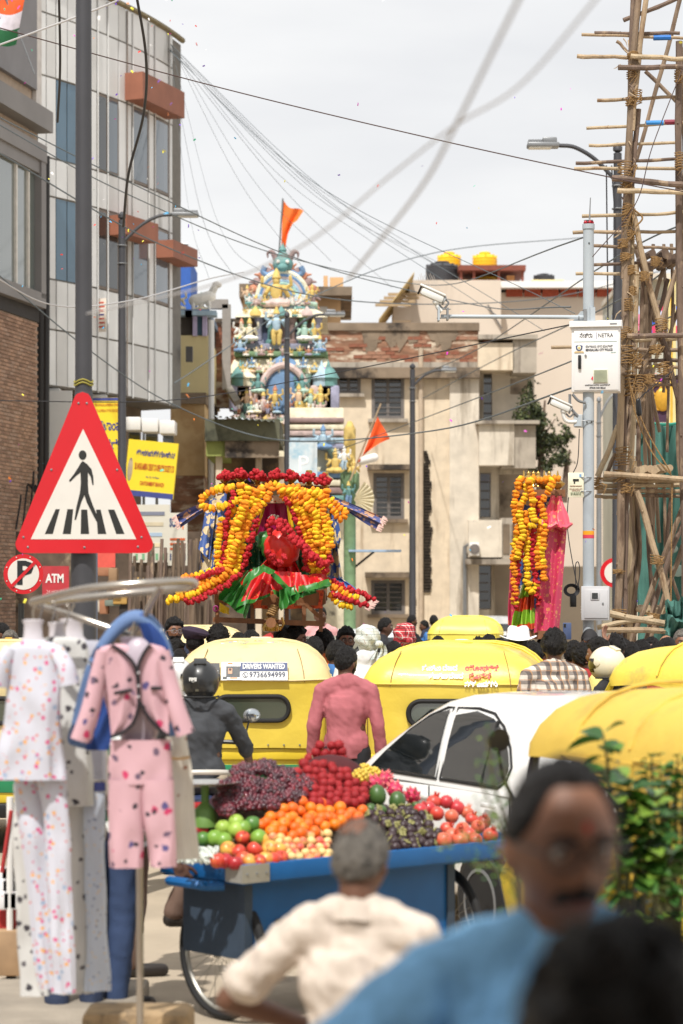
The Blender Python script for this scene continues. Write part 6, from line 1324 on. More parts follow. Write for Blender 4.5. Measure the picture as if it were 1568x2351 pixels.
# ---- things worn on the head: each a child of the person
def wear(mb,name,m):
 me=mb.me(name,m)
 def f(t,Hm):o=link(name,me,t);o.matrix_local=Hm;return o
 return f
def scarf(m,knot=True,seed=0,tail=1):
 def f(t,Hm):
  def fn(d):
   k=sstep(-.45,-.2,d.z-(.25 if d.y>.3 else-.1)*0+.0)
   fold=.012*math.sin(9*d.z+6*d.x+seed)+.008*nz(d*5+Vector((seed,0,0)))
   p=head_pt(d)+d*(.024+fold*.6);p.z=p.z if p.z<.1 else.1+(p.z-.1)*.55;return p
  lim=lambda d:d.z>(.32 if d.y>.25 else(-.02 if d.y>-.1 else-.62))
  o=shell(fn,48,32,lim).build('head_scarf',m,t);o.matrix_local=Hm
  if knot:
   mb=MB();mb.ell((tail*.05,-.125,-.035),(.035,.028,.03),12,8);mb.grid(lambda u,v:(tail*(.04+.06*u)+.02*math.sin(v*5),-.12-.02*math.sin(u*9)-.015*v,-.04-(.14+.05*u)*v),8,8);mb.grid(lambda u,v:(tail*(.04-.08*u*v),-.122+.012*math.sin(u*9),-.04-.10*v-.03*u),6,6)
   q=mb.build('scarf_knot',m,o)
  return o
 return f
def flat_turban(m):
 mb=MB();mb.lathe([(.085,.02),(.112,.035),(.118,.075),(.112,.115),(.09,.135),(.04,.13),(.01,.128)],28);
 mb.v=[tuple(Vector(v)*(1+.05*nz(Vector(v),30)))for v in mb.v];return wear(mb,'turban',m)
def beret(m):
 mb=MB();mb.lathe([(.09,.045),(.1,.06),(.128,.085),(.132,.105),(.112,.132),(.06,.148),(.01,.15)],28);mb.v=[(v[0]*1.02+.012*(v[2]>.08),v[1]*1.08,v[2]-.22*v[0]*(v[2]>.07))for v in mb.v]
 return wear(mb,'beret',m)
def brim_hat(m):
 mb=MB();mb.lathe([(.155,.05),(.15,.056),(.098,.066),(.094,.1),(.088,.15),(.07,.172),(.03,.168),(.005,.16)],36);mb.lathe([(.15,.048),(.09,.058)],36)
 mb.v=[(x,y*1.12,z+(.0+1.6*x*x if z<.06 else 0)-(.02*math.exp(-(x/.02)**2)if z>.16 else 0))for x,y,z in mb.v];return wear(mb,'brimmed_hat',m)
def cap(m):
 mb=shell(lambda d:head_pt(d)+d*.012,36,24,lambda d:d.z>.34);mb.grid(lambda u,v:((u-.5)*.15*(1-.25*v*v),.088+.075*v*(1-.5*(2*u-1)**2),.05-.02*v-.02*(2*u-1)**2),10,5);return wear(mb,'cap',m)
def skull_cap(m):
 mb=MB();mb.lathe([(.094,.05),(.1,.06),(.098,.095),(.085,.118),(.04,.128),(.005,.13)],28);return wear(mb,'round_cap',m)
def helmet(m,txt=None,low=None):
 def f(t,Hm):
  def fn(d):p=Vector((d.x*.132,d.y*.158-.004,d.z*.148+.012));p.z=max(p.z,-.105-.03*(d.y<0));p*=1+.018*math.sin(abs(d.x)*8)*max(0,d.z);return p
  o=shell(fn,48,32,lambda d:not(d.y>.55 and-.45<d.z<.3)).build('helmet',m,t);o.matrix_local=Hm
  def vz(d):return Vector((d.x*.133,d.y*.160-.004,d.z*.15+.012))
  shell(vz,40,28,lambda d:d.y>.45 and-.42<d.z<.32).build('visor',glassy('visor',(20,20,22),.05),o)
  for s in(-1,1):MB().lathe([(.03,0),(.028,.012),(.012,.016)],16,T=Matrix.Translation((s*.125,.03,.03))@Matrix.Rotation(s*PI/2,4,'Y')).build('visor_pivot',m,o)
  mb=MB();mb.box((0,0,0),(.09,.08,.016),bev=.006,T=Matrix.Translation((0,-.075,.146))@Matrix.Rotation(R(27),4,'X'));mb.build('vent',m,o)
  MB().tube([(.128*math.sin(a),-.004-.15*math.cos(a),-.098)for a in[R(-110+220*i/16)for i in range(17)]],.007,6).build('rim',black_rubber,o)
  if txt:text(txt,mat('helmet_script',(224,224,220),.4,var=0),o,(-.05,-.170,.03),.05,rot=(PI/2,0,R(-18)),width=.055,shear=.3,ext=.003,bold=.0015)
  if txt:text('ISI',mat('helmet_mark',(130,126,104),.4,var=0),o,(-.02,-.172,-.05),.02,rot=(PI/2,0,R(-6)),width=.018,ext=.003)
  return o
 return f
# ---- the crowd: (label, column of the head, row of its top, depth, facing ...)
gm=mat('spectacle_steel',(170,170,176),.3,.5,var=0);gbk=mat('spectacle_black',(30,26,26),.3,var=0)
pink_s=cl('dusty_pink',(172,98,104));plaidw=mat_plaid('check_shirt',(206,196,184),[((66,56,56),.42,'x',0,.75),((66,56,56),.42,'z',.2,.7),((180,130,80),.08,'x',.6,.8),((170,120,80),.08,'z',.75,.8)],15)
plaid_g=mat_plaid('grey_scarf_check',(196,202,200),[((70,96,96),.07,'x',0,.7),((70,90,96),.07,'z',.1,.7),((150,120,100),.05,'x',.4,.7),((140,110,96),.04,'z',.55,.6)],22)
plaid_r=mat_plaid('red_scarf_check',(186,52,58),[((226,218,210),.1,'x',0,.85),((226,218,210),.1,'z',.1,.85),((40,26,40),.14,'x',.5,.7),((40,26,40),.14,'z',.6,.6)],20)
plaid_t=mat_plaid('tan_turban_check',(232,214,180),[((150,106,70),.12,'x',0,.6),((150,106,70),.12,'z',.1,.6),((90,70,60),.05,'x',.5,.8)],26)
navy_c=cl('navy',(40,46,66));olive=cl('olive',(92,92,70));cream_c=cl('cream',(220,206,170));ora=cl('orange',(220,110,50));ltblue=cl('light_blue',(150,186,204));lav=cl('lavender',(180,170,196));redc=cl('red',(170,50,50));teal_c=cl('blue',(60,110,170))
person('man in clear glasses with short beard facing us behind police beret',400,1415,25,188,navy_c,'short',0,'wavy',beard='full',glasses=gm,head=(12,0),vox=.011)
person('young man with brushed back hair seen in profile beneath man in clear glasses',400,1467,22.3,250,redc,'short',1,'straight',pose='down')
person('small dark cropped head low beside the police beret',412,1489,21.6,8,cream_c,'short',3,'crop')
person('policeman in dark purple beret seen from behind',448,1446,22.4,5,khaki,'short',3,'crop',extras=(beret(mat('beret_wool',(52,40,58),.95,var=.15,scale=30,bump=.4,bs=200)),))
person('man with thick curly black hair seen from behind beside the beret',500,1433,22.4,-10,navy_c,'short',1,'curly')
person('man wearing a flat tan checked turban behind cream auto rickshaw',600,1464,22.2,0,cream_c,'short',1,None,extras=(flat_turban(plaid_t),))
person('dark haired man looking down in profile under the brass pot',651,1434,23.8,-75,lav,'short',1,'straight',head=(0,-22))
person('round faced man in dark glasses turned sideways by palanquin rail',678,1434,22.9,-110,navy_c,'short',0,'straight',beard='full',glasses=gbk,girth=1.15)
person('man with cropped wavy hair directly above the cream auto corner',722,1461,21.9,5,ora,'short',1,'short')
person('man with tousled curly hair behind the cropped wavy head',744,1444,23.2,15,ora,'short',1,'curly')
person('bearded man in brown glasses with red forehead mark facing us',794,1437,24,197,blackc,'short',0,'wavy',beard='full',glasses=gbk,head=(-10,0),vox=.011,extras=(lambda t,Hm:MB().ell(Hm@Vector((0,.097,.045)),(.005,.004,.007),8,6).build('forehead_mark',mat('tilak',(190,40,30),.7),t),))
person('short haired man in profile just behind the pink shirt',771,1470,21.3,-70,teal_c,'short',3,'short',beard='full')
person('man in dusty pink long sleeved shirt seen from behind',795,1483,18.4,-4,pink_s,'long',1,'short',beard='full',head=(-32,0),vox=.01,amp=.008,trousers=blackc)
person('man with grey and white checked head scarf knotted behind, in white shirt',843,1432,21,-6,whitec,'short',3,None,head=(28,0),extras=(scarf(plaid_g,True,1,1),),vox=.011)
person('man in black shirt far off, seen in profile past the white scarf',883,1418,33,-95,blackc,'short',3,'short')
person('man in red checked head scarf tied behind',929,1428,22.6,6,cream_c,'short',2,None,extras=(scarf(plaid_r,True,4,.6),),vox=.011)
person('dark head low between the two checked scarves',905,1472,22,0,olive,'short',1,'short')
person('person in pale blue round cap behind glossy yellow auto',1060,1468,22,0,whitec,'short',1,'crop',extras=(skull_cap(ltblue),))
person('dark haired head beside the pale blue cap',1032,1474,22.4,20,olive,'short',1,'short')
person('man in white brimmed hat before second palanquin',1190,1449,20.9,0,lav,'short',3,'crop',extras=(brim_hat(mat('hat_white',(226,226,228),.7,var=.03)),),vox=.011)
person('dark head close against the white hat brim',1146,1465,22.2,-20,brownc,'short',1,'wavy')
person('woman with dark tied hair just behind white hat',1225,1472,22,10,lav,'short',1,'straight')
person('tall man in checked shirt with greying hair seen from behind',1272,1441,18.7,-4,plaidw,'long',1,'wavy',vox=.01,ears=True)
def phone_(t,Hm):pass
pp_=person('man holding a phone up above his head to film the procession',1316,1470,21.3,-25,blackc,'short',0,'short',pose='phone',beard='full',grip='relaxed',vox=.011)
ph=thing('phone','blue grey phone held up by a raised hand before meter box','phone',W(1302,1449,21.6),R(-10));MB().box((0,0,0),(.075,.012,.15),bev=.006).build('case',mat('phone_case',(70,84,120),.3),ph);MB().box((-.02,-.008,.05),(.02,.004,.03)).build('camera',black_plastic,ph,smooth=False)
person('man in black cap and moustache facing us below the meter box',1354,1444,24,172,blackc,'short',0,'crop',beard='moustache',head=(10,0),extras=(cap(mat('cap_black',(38,36,38),.8)),),vox=.011)
person('woman with long black hair between phone man and profile man',1336,1475,20.7,5,redc,'short',1,'long')
person('man in yellow collar in profile beside cream helmet',1376,1464,20.0,75,cl('pale_yellow',(226,210,130)),'short',0,'straight',vox=.011)
person('man with glossy black hair seen from behind above cream helmet',1412,1454,21.7,-15,navy_c,'short',1,'straight')
person('low dark head behind the side view auto rickshaw roof',1450,1474,22.3,10,olive,'short',1,'short')
person('balding man with a shiny crown beside the scaffold foot',1531,1457,22.5,8,whitec,'short',2,'bald',head=(0,-20))
person('grey haired man with moustache facing us at the scaffold foot',1566,1444,23,180,navy_c,'short',0,'short',hm_=hair_g,beard='moustache',vox=.011)
person('rider in cream helmet with black visor beside side view auto',1396,1493,19.3,60,blackc,'short',1,None,extras=(helmet(mat('helmet_cream',(224,216,190),.25,var=.02,coat=.6)),))
person('grey haired man with yellow painted brow at the picture edge',24,1446,24.5,178,olive,'short',0,'short',hm_=hair_g,extras=(lambda t,Hm:MB().box(Hm@Vector((0,.088,.045)),(.07,.012,.025),bev=.005).build('yellow_mark',mat('brow_paint',(210,170,60),.8),t),))
person('dark head cut off at the edge beside grey haired man',-4,1472,23.5,0,blackc,'short',3,'short')
person('man far behind in dark shirt by the brick wall',6,1430,30,90,brownc,'short',1,'short')
person('curly headed man raising an arm behind the garment rack',218,1466,22.6,10,blackc,'short',1,'curly',pose='wave')
person('man in pale pink shirt standing beyond the palanquin rail',735,1392,36,185,cl('pale_pink',(206,150,150)),'short',1,'short')
for px,yt,f_,m_,lb in((945,1412,-80,blackc,'man in black walking far down the street before old building'),(975,1424,100,teal_c,'person in blue sitting far off near the old building'),(996,1412,10,navy_c,'person in navy far off by the old building door'),(1010,1428,190,pink_s,'person in pink far off by the old building door'),(628,1428,185,redc,'person in red far behind the palanquin rail')):
 person(lb,px,yt,46,f_,m_,'short',1,'short')
for px,yt,Y,f_,m_,hr,lb in((548,1452,24.5,4,whitec,'short','man in white shirt behind the curly head at palanquin corner'),(575,1446,25.5,-30,teal_c,'wavy','man in blue shirt half turned behind tan turban'),(638,1468,22.6,0,redc,'curly','dark curly head just behind tan turban'),(700,1474,21.6,8,whitec,'short','head of man in white shirt low beside round faced man'),(862,1474,22.6,10,ora,'straight','head in orange shirt behind the white checked scarf'),(958,1466,24,-12,ltblue,'short','man in light blue shirt beyond red checked scarf'),(985,1470,23,20,khaki,'curly','curly head beside man in light blue shirt'),(1006,1460,26,170,plaidw,'short','man in checked shirt facing us beyond glossy auto'),(1100,1462,24.5,-8,redc,'straight','man in red shirt behind glossy yellow auto'),(1122,1456,26,185,whitec,'wavy','man in white facing us beyond glossy auto'),(1168,1470,23.2,14,navy_c,'crop','cropped head behind white hat'),(1248,1463,23.6,-20,ora,'short','head in orange shirt behind the greying man'),(1432,1466,23.5,168,ltblue,'short','man in light blue facing us before scaffold rail'),(1474,1468,23,-6,plaidw,'wavy','man in checked shirt before the green net'),(1496,1462,24.2,176,cream_c,'short','man in cream facing us before the green net'),(1512,1476,21.8,12,redc,'straight','head in red shirt beside the balding man')):
 person(lb,px,yt,Y,f_,m_,'short',rnd.choice((0,1,1,3)),hr)
# ---- scooter rider and pillion-side rider
person('scooter rider in black helmet and dark grey shirt seen from behind',458,1515,16.55,2,cl('charcoal_shirt',(62,64,68)),'roll',1,None,pose='rider',extras=(helmet(mat('helmet_black',(34,35,36),.38,var=.1,coat=.3),'vega'),),trousers=cl('beige_trousers',(176,160,138)),vox=.01,amp=.011,grip='grip',loc=(X(460,16.55),16.55,-.06),ht=1.685)
person('rider in white helmet and white checked shirt beside black helmet',410,1520,18.2,3,mat_plaid('white_check',(222,222,222),[((120,120,120),.08,'x',0,.8),((120,120,120),.08,'z',0,.8)],30),'short',1,None,extras=(helmet(mat('helmet_white',(206,206,204),.25,var=.02,coat=.5)),))
# ---- near people
grey_sh=mat('shirt_offwhite',(206,192,178),.85,var=.06,scale=6,c2=(190,176,164),f2=.55,bump=.2,bs=200,stretch=(6,6,.5))
def collar(m,op=0,w=.03):
 mb=MB();mb.grid(lambda u,v:((.068+.014*v)*math.sin(2*PI*u),-.02-(.068+.016*v)*math.cos(2*PI*u)-.0,1.468+.016*(1-v)-.034*v-.018*(math.sin(PI*u))*(1)),28,3,closeu=True)
 return lambda t,Hm:mb.build('collar',m,t)
person('older man with balding grey hair and off white shirt seen from behind at fruit cart',826,1882,6.3,-14,grey_sh,'short',1,'short',hm_=hair_g,pose='akimbo',head=(-6,-8),vox=.009,seed=2,amp=.013,trousers=khaki,extras=(collar(grey_sh),lambda t,Hm:shell(lambda d:head_pt(d)+d*.017,40,28,lambda d:(d-Vector((-.1,-.5,.86)).normalized()).length<.36).build('bald_patch',skin_ms[1],t).__setattr__('matrix_local',Hm)))
polo=mat('polo_blue',(132,186,228),.95,var=.14,scale=40,bump=.5,bs=90,stretch=(1,1,.5))
bm_=person('man in blue polo shirt with glasses and moustache facing us, arm stretched out',1290,1738,3.75,172,polo,'short',0,'receding',pose='reach',head=(24,-6),beard='thick',glasses=gbk,girth=1.12,vox=.008,seed=5,amp=.012,group=None,extras=(collar(polo),lambda t,Hm:MB().ell(Hm@Vector((0,.097,.045)),(.005,.003,.009),10,6).build('forehead_mark',mat('tilak_near',(176,60,40),.7),t)))
hd=person('person with black hair seen from behind, close in the shade before blue shirted man',1440,2106,2.25,4,blackc,'short',3,'long',vox=.012,group=None,head=(0,0))
stripe=mat_plaid('rugby_stripe',(214,218,214),[((24,110,70),.5,'z',0,1)],9)
vd=person('fruit vendor in green striped shirt and jeans behind hanging garments',262,1560,12.9,-80,stripe,'short',3,'short',pose='handle',trousers=cl('vendor_jeans',(48,66,100)),vox=.01,grip='grip',loc=(-1.12,12.1,0),ht=1.68)
person('person in brown trousers stepping up behind fruit vendor',330,1560,13.6,-75,brownc,'short',3,'short',pose='step',trousers=cl('brown_trousers',(104,82,70)),loc=(-1.12,13.2,0),ht=1.6)
person('dark armed person in grey shirt hidden behind the white garments',60,1600,11.6,20,cl('grey_t',(150,140,132)),'short',3,'short',loc=(-1.32,11.9,0),ht=1.62,trousers=jeans)
# ================================================================ garlanded palanquins
mari_y=mat('marigold_yellow',(250,190,30),.85,var=.22,scale=5,bump=.5,bs=7);mari_o=mat('marigold_orange',(240,142,22),.85,var=.22,scale=5,bump=.5,bs=7);rose_m=mat('rose_crimson',(178,16,32),.65,var=.35,scale=3,bump=.5,bs=5);leaf_bit=mat('garland_leaf',(70,100,40),.6)
brass=mat('brass',(196,160,90),.25,.85,var=.12,scale=10);carved=mat('carved_wood',(128,84,52),.6,var=.25,scale=8,bump=.3,bs=50,stretch=(1,1,.3))
def flower_me(m,amp,flat,seed):
 q=random.Random(seed);mb=MB();mb.ell((0,0,0),(1,1,flat),15,8,fn=lambda v:v*(1+q.uniform(-amp,amp)));return mb.me('flower',m,True,50)
MARI=[flower_me(m,.17,.66,s)for m in(mari_y,mari_o)for s in(1,2)];ROSE=[flower_me(rose_m,.24,.85,s)for s in(1,2,3)]
grnd=random.Random(21)
FLW=[0]
def garland(label,pts,kind,Y,group,r=None,mix=.45,blocks=0,dy=0):
 P=spline([W(p[0],p[1],(p[2]if len(p)>2 else Y))for p in pts],8);r=r or(.035 if kind=='marigold' else.024)
 Q=along(P,r*(1.06 if kind=='marigold' else.8));
 t=thing(kind+'_garland',label,'garland',Q[0],group=group)
 MB().tube([q-Q[0]for q in(Q if len(Q)>1 else P)],.004,4).build('thread',leaf_bit,t)
 cur=grnd.random()<.5
 for i,q in enumerate(Q):
  if kind=='marigold':
   if blocks:cur=(i//blocks)%2==0
   elif grnd.random()<mix:cur=not cur
   me=MARI[(2 if cur else 0)+grnd.randrange(2)]
  else:me=ROSE[grnd.randrange(3)]
  d=(Q[min(i+1,len(Q)-1)]-Q[max(0,i-1)]);d=d.normalized()if d.length>0 else Vector((0,0,1))
  eu=d.to_track_quat('Z','Y').to_euler();eu.rotate_axis('Z',grnd.uniform(0,6))
  s=r*grnd.uniform(.9,1.16);jit=Vector((grnd.uniform(-1,1),grnd.uniform(-1,1),grnd.uniform(-1,1)))*r*(.3 if kind=='marigold' else.75)
  link('marigold' if kind=='marigold' else 'rose',me,t,q-Q[0]+jit,eu,s);FLW[0]+=1
 return t
def c1(x,y):return((600+.7015*x)/1.7424,(1800+.7015*y)/1.7424)
def c3(x,y):return(918.3+.4143*x,975.7+.4143*y)
def brocade(name,base,spot,sc_,thr=.3,rough=.45):return mat_dots(name,base,[(spot,1),(spot,2.3)],sc_,thr,rough)
blue_b=brocade('blue_brocade',(66,92,152),(206,188,150),7,.42);pink_b=brocade('pink_brocade',(194,60,92),(210,130,90),13,.27);pink_l=brocade('pink_silk',(222,84,104),(226,160,110),10,.24)
magenta=mat('magenta_silk',(160,20,84),.4,var=.12,scale=4);red_silk=mat_dots('red_silk',(190,22,26),[((214,120,60),1.6)],14,.22,.4);green_silk=mat('green_silk',(44,110,42),.4,var=.25,scale=8,c2=(150,150,70),f2=.62);dk_green=brocade('dark_green_brocade',(24,74,44),(150,150,80),20,.2);orange_b=brocade('orange_brocade',(206,78,30),(160,40,24),18,.3)
fringe_m=mat('pink_fringe',(226,190,182),.8,var=.1);mustard=mat('mustard_silk',(206,172,30),.45,var=.1);lime=mat('lime_silk',(140,186,50),.4,var=.15,scale=6)
def sheet(name,corners,mats,parent,nu=20,nv=20,fold=3.0,amp=.05,border=None,seed=0,Yo=None,org=Vector((0,0,0)),sag=0):
 a,b,c,d=[W(*p)-org for p in corners];mb=MB()
 def fn(u,v):
  p=a.lerp(b,u).lerp(d.lerp(c,u),v);w_=amp*(math.sin(fold*2*PI*u+seed+1.5*v)+.5*math.sin(fold*4.4*PI*u+2*seed))*(.35+.65*v)
  return p+Vector((.35*w_*math.cos(5*v+seed),-w_,.25*w_*math.sin(7*u+seed)-sag*math.sin(PI*u)*math.sin(PI*v)))
 mb.grid(fn,nu,nv);o=mb.build(name,mats,parent)
 if border:
  for i,f in enumerate(o.data.polygons):f.material_index=1 if border((i%nu)/nu,(i//nu)/nv)else 0
 return o
PQ=23.0
pal=thing('palanquin','wooden palanquin draped in blue brocade and red green silk under marigold garlands','palanquin',(X(655,PQ),PQ,0));PO=Vector((X(655,PQ),PQ,0))
def pb(name,x0,y0,x1,y1,Y,r,m=carved):
 p,q=W(*c1(x0,y0),Y)-PO,W(*c1(x1,y1),Y)-PO;return MB().tube([p,q],r,4).build(name,m,pal,smooth=False)
for Y in(22.75,23.5):
 pb('base_rail',368,967,996,992,Y,.034);pb('top_rail',372,872,990,872,Y,.034)
 for x,a,b in((384,830,1000),(585,872,972),(682,872,978),(780,872,984),(878,872,984),(974,860,1036)):pb('baluster',x,a,x,b,Y,.026)
pb('brace',890,880,966,952,22.74,.024);pb('side_post',400,250,384,860,23.3,.04);pb('side_post',1020,260,990,860,23.3,.04);pb('crown_beam',395,205,1020,225,23.0,.04)
for x in(372,990):MB().tube([W(*c1(x,968),22.75)-PO,W(*c1(x,968),23.5)-PO],.03,4).build('cross_rail',carved,pal,smooth=False)
sheet('seat_cloth',[(*c1(585,808),22.72),(*c1(990,800),22.72),(*c1(985,905),22.74),(*c1(592,905),22.74)],orange_b,pal,fold=2,amp=.02,org=PO)
MB().box(tuple(W(*c1(690,840),23.1)-PO),(1.05,.75,.14),bev=.02).build('seat_board',carved,pal)
sheet('back_drape',[(*c1(620,280),23.1),(*c1(800,280),23.1),(*c1(830,520),23.1),(*c1(600,520),23.1)],magenta,pal,fold=3,amp=.03,org=PO)
sheet('back_drape',[(*c1(430,300),23.4),(*c1(1000,300),23.4),(*c1(1010,860),23.4),(*c1(400,860),23.4)],dk_green,pal,fold=5,amp=.03,org=PO)
sheet('yellow_drape',[(*c1(775,300),23.04),(*c1(798,300),23.04),(*c1(835,500),23.0),(*c1(805,500),23.0)],mustard,pal,8,12,1,.02,org=PO);sheet('yellow_drape',[(*c1(640,330),23.04),(*c1(655,330),23.04),(*c1(610,490),23.0),(*c1(596,490),23.0)],mustard,pal,8,12,1,.02,org=PO)
MB().box(tuple(W(*c1(735,282),23.02)-PO),(.27,.04,.075),bev=.01).build('painted_lintel',mat_dots('lintel_paint',(206,178,150),[((170,60,50),1),((90,130,110),1.4)],30,.3),pal)
sheet('green_fan_drape',[(*c1(520,485),22.95),(*c1(690,488),22.9),(*c1(700,620),22.75),(*c1(500,710),22.8)],dk_green,pal,fold=5,amp=.04,org=PO)
sheet('green_fan_drape',[(*c1(780,560),22.9),(*c1(840,570),22.9),(*c1(890,690),22.8),(*c1(840,710),22.8)],mat('olive_silk',(70,80,36),.4,var=.2),pal,10,12,2,.03,org=PO)
mb=MB();cc=W(*c1(752,560),22.7)-PO
mb.ell(tuple(cc),(.17,.15,.19),28,16,fn=lambda v:cc+(v-cc)*(1+.05*math.sin(11*math.atan2(v.x-cc.x,v.z-cc.z)+3)*(1 if v.z<cc.z else.5)+.06*nz(v*9)));mb.build('wrapped_idol',mat('bright_red_silk',(206,40,34),.35,var=.1),pal)
mb=MB();c2_=W(*c1(672,528),22.75)-PO;mb.ell(tuple(c2_),(.1,.09,.13),18,12,fn=lambda v:c2_+(v-c2_)*(1+.14*math.sin(6*math.atan2(v.x-c2_.x,v.z-c2_.z))));mb.build('green_knot',green_silk,pal)
sheet('red_drape',[(*c1(690,590),22.7),(*c1(800,590),22.7),(*c1(880,730),22.7),(*c1(590,720),22.7)],red_silk,pal,fold=4,amp=.05,org=PO)
for k in range(24):
 a=k*2.4;MB().ell(tuple(W(*c1(705+14*math.cos(a)+grnd.uniform(-14,14),388+14*math.sin(a)),22.95)-PO),.012,6,4).build('jasmine_bud',mat('jasmine',(226,224,206),.6)if 'jasmine' not in bpy.data.materials else bpy.data.materials['jasmine'],pal)
SK=[red_silk,green_silk]
def sk(cs_,nu,fold,amp,bd,sd):sheet('saree_skirt',[(*c1(x,y),d)for x,y,d in cs_],SK,pal,nu,26,fold,amp,bd,sd,org=PO)
sk([(545,690,22.62),(650,660,22.6),(545,962,22.5),(385,832,22.52)],26,2.2,.05,lambda u,v:v>.42 or u<.2,1)
sk([(590,670,22.55),(730,690,22.55),(690,830,22.46),(490,900,22.46)],26,1.3,.05,lambda u,v:v>.86 or u<.1,2.4)
sk([(700,690,22.5),(860,700,22.5),(880,840,22.4),(700,830,22.4)],26,1.2,.05,lambda u,v:v>.8,.6)
sk([(790,720,22.52),(1000,700,22.52),(1034,775,22.4),(840,850,22.4)],30,2.1,.05,lambda u,v:v>.62+.12*math.sin(9*u),4)
sk([(735,800,22.38),(830,770,22.38),(850,850,22.36),(745,918,22.36)],20,1.6,.05,lambda u,v:True,3)
def gf(a_,b_,c_,d_,sd):sheet('saree_fold',[(*c1(*a_),22.4),(*c1(*b_),22.4),(*c1(*c_),22.34),(*c1(*d_),22.34)],green_silk,pal,20,12,.9,.03,None,sd,org=PO)
gf((560,700),(650,650),(655,690),(520,790),1);gf((640,652),(715,690),(700,720),(640,690),2);gf((700,690),(800,785),(770,800),(690,720),3);gf((790,790),(880,770),(890,800),(790,840),1.5);gf((880,775),(1020,735),(1030,770),(880,810),2.2)
sheet('yellow_corner',[(*c1(395,870),22.62),(*c1(450,900),22.6),(*c1(455,940),22.6),(*c1(400,925),22.62)],mustard,pal,8,8,1,.02,org=PO)
sheet('blue_drape',[(*c1(340,285),22.9),(*c1(440,240),22.9),(*c1(400,690),22.78),(*c1(274,700),22.8)],blue_b,pal,18,24,1.4,.025,None,1,org=PO)
sheet('blue_drape',[(*c1(320,330),22.88),(*c1(380,300),22.86),(*c1(340,640),22.74),(*c1(276,560),22.8)],blue_b,pal,18,20,1.1,.02,None,2,org=PO)
sheet('blue_drape',[(*c1(1000,250),23.1),(*c1(1030,255),23.05),(*c1(1100,745),22.85),(*c1(1015,735),22.85)],blue_b,pal,16,24,2,.045,None,3,org=PO);sheet('blue_drape',[(*c1(1010,330),23.1),(*c1(1070,380),23.05),(*c1(1090,560),22.9),(*c1(1020,560),22.85)],blue_b,pal,12,16,1.4,.04,None,4,org=PO)
sheet('blue_drape',[(*c1(1020,715),22.85),(*c1(1080,725),22.85),(*c1(1240,830),22.7),(*c1(1040,770),22.7)],blue_b,pal,14,10,1.3,.04,None,5,org=PO)
for cs_,s_ in(([(*c1(440,240),23.05),(*c1(425,262),23.0),(*c1(175,440),22.8),(*c1(148,372),22.85)],0),([(*c1(1020,255),23.05),(*c1(1020,285),23.0),(*c1(1290,455),22.8),(*c1(1330,378),22.85)],2)):
 sheet('flying_scarf',cs_,brocade('scarf_brocade%d'%s_,(74,82,132),(190,150,120),9,.36),pal,14,22,1.5,.04,None,s_,org=PO)
for k in range(16):
 for(xa,ya),(xb,yb),dx,dy_ in((c1(175,440),c1(148,372),-8,5),(c1(1290,455),c1(1330,378),8,6),(c1(1225,900),c1(1270,850),12,5)):
  u=k/15;p=W(xa+(xb-xa)*u,ya+(yb-ya)*u,22.8)-PO;q=W(xa+(xb-xa)*u+dx*grnd.uniform(.8,1.5),ya+(yb-ya)*u+dy_*grnd.uniform(.4,1.5),22.78)-PO
  MB().tube([p,q],[.008,.005],4).build('fringe',fringe_m,pal)
def kalash(x,yb,yt,Y,conv,parent,org,w_=.075):
 px,pb_=conv(x,yb);_,pt=conv(x,yt);zb,zt=Z(pb_,Y),Z(pt,Y);h=zt-zb
 k=MB();k.lathe([(w_*.5,0),(w_*.55,.01),(w_*.35,.03),(w_*.95,.07),(w_*1.05,.085),(w_*.4,.12),(w_*.42,.14),(w_*.3,.15),(w_*.28,h*.62),(w_*.2,h*.75),(.004,h)],18);k.build('brass_finial',brass,parent,loc=Vector((X(px,Y),Y,zb))-org)
for x,yt in((412+14,105),(513,103),(613,125),(713,107),(805,118),(907,135),(1000,132)):kalash(x,205 if x<980 else 215,yt,23.0,c1,pal,PO)
pot=thing('brass_pot','brass water pot tied with rope to the pole end beneath palanquin','pot',W(*c1(690,1040),22.55));MB().lathe([(.03,0),(.075,.01),(.085,.05),(.06,.09),(.04,.1),(.05,.115),(.07,.12),(.03,.14)],22).build('body',brass,pot)
for k in range(5):MB().tube([(.04*math.cos(a)+.01*k,.04*math.sin(a),.17+.018*k+.01*math.sin(2*a))for a in[i*PI/6 for i in range(13)]],.011,5).build('rope_turn',rope_m,pot)
MB().tube([(.08,0,.02),(.12,0,.08),(.1,0,.14)],.012,6).build('handle',brass,pot)
MB().tube([W(*c1(690,985),22.3)-PO,W(*c1(690,985),24.4)-PO],.05,8).build('carrying_pole',carved,pal)
MB().tube([(.02*math.cos(a)+W(*c1(375,905),22.7).x-PO.x,.0-.3,W(*c1(375,905),22.7).z+.025*math.sin(a))for a in[i*PI/6 for i in range(13)]],.008,5).build('ribbon_loop',mat('ribbon',(150,40,110),.5),pal)
G1='marigold garlands on the large palanquin';G2='rose garlands on the large palanquin'
def g1(label,kind,pts,Y=22.6,**k):return garland(label,[(*c1(p[0],p[1]),p[2]if len(p)>2 else Y)for p in pts],kind,Y,G1 if kind=='marigold' else G2,**k)
M_,R_='marigold','rose'
g1('marigold garland looping out over the flying scarf on the blue drape side',M_,[(400,222),(335,245),(296,285),(306,322),(345,332),(420,316),(490,292),(540,268)])
g1('marigold garland strung level under the seven brass finials',M_,[(392,212),(440,222),(480,212),(520,200),(570,232),(620,222),(665,205),(720,200),(775,222),(830,218),(880,235),(930,238),(1015,245)],22.75)
g1('outermost upright yellow marigold garland beside blue drape',M_,[(405,400),(398,460),(388,540),(388,610),(398,672)],mix=.3)
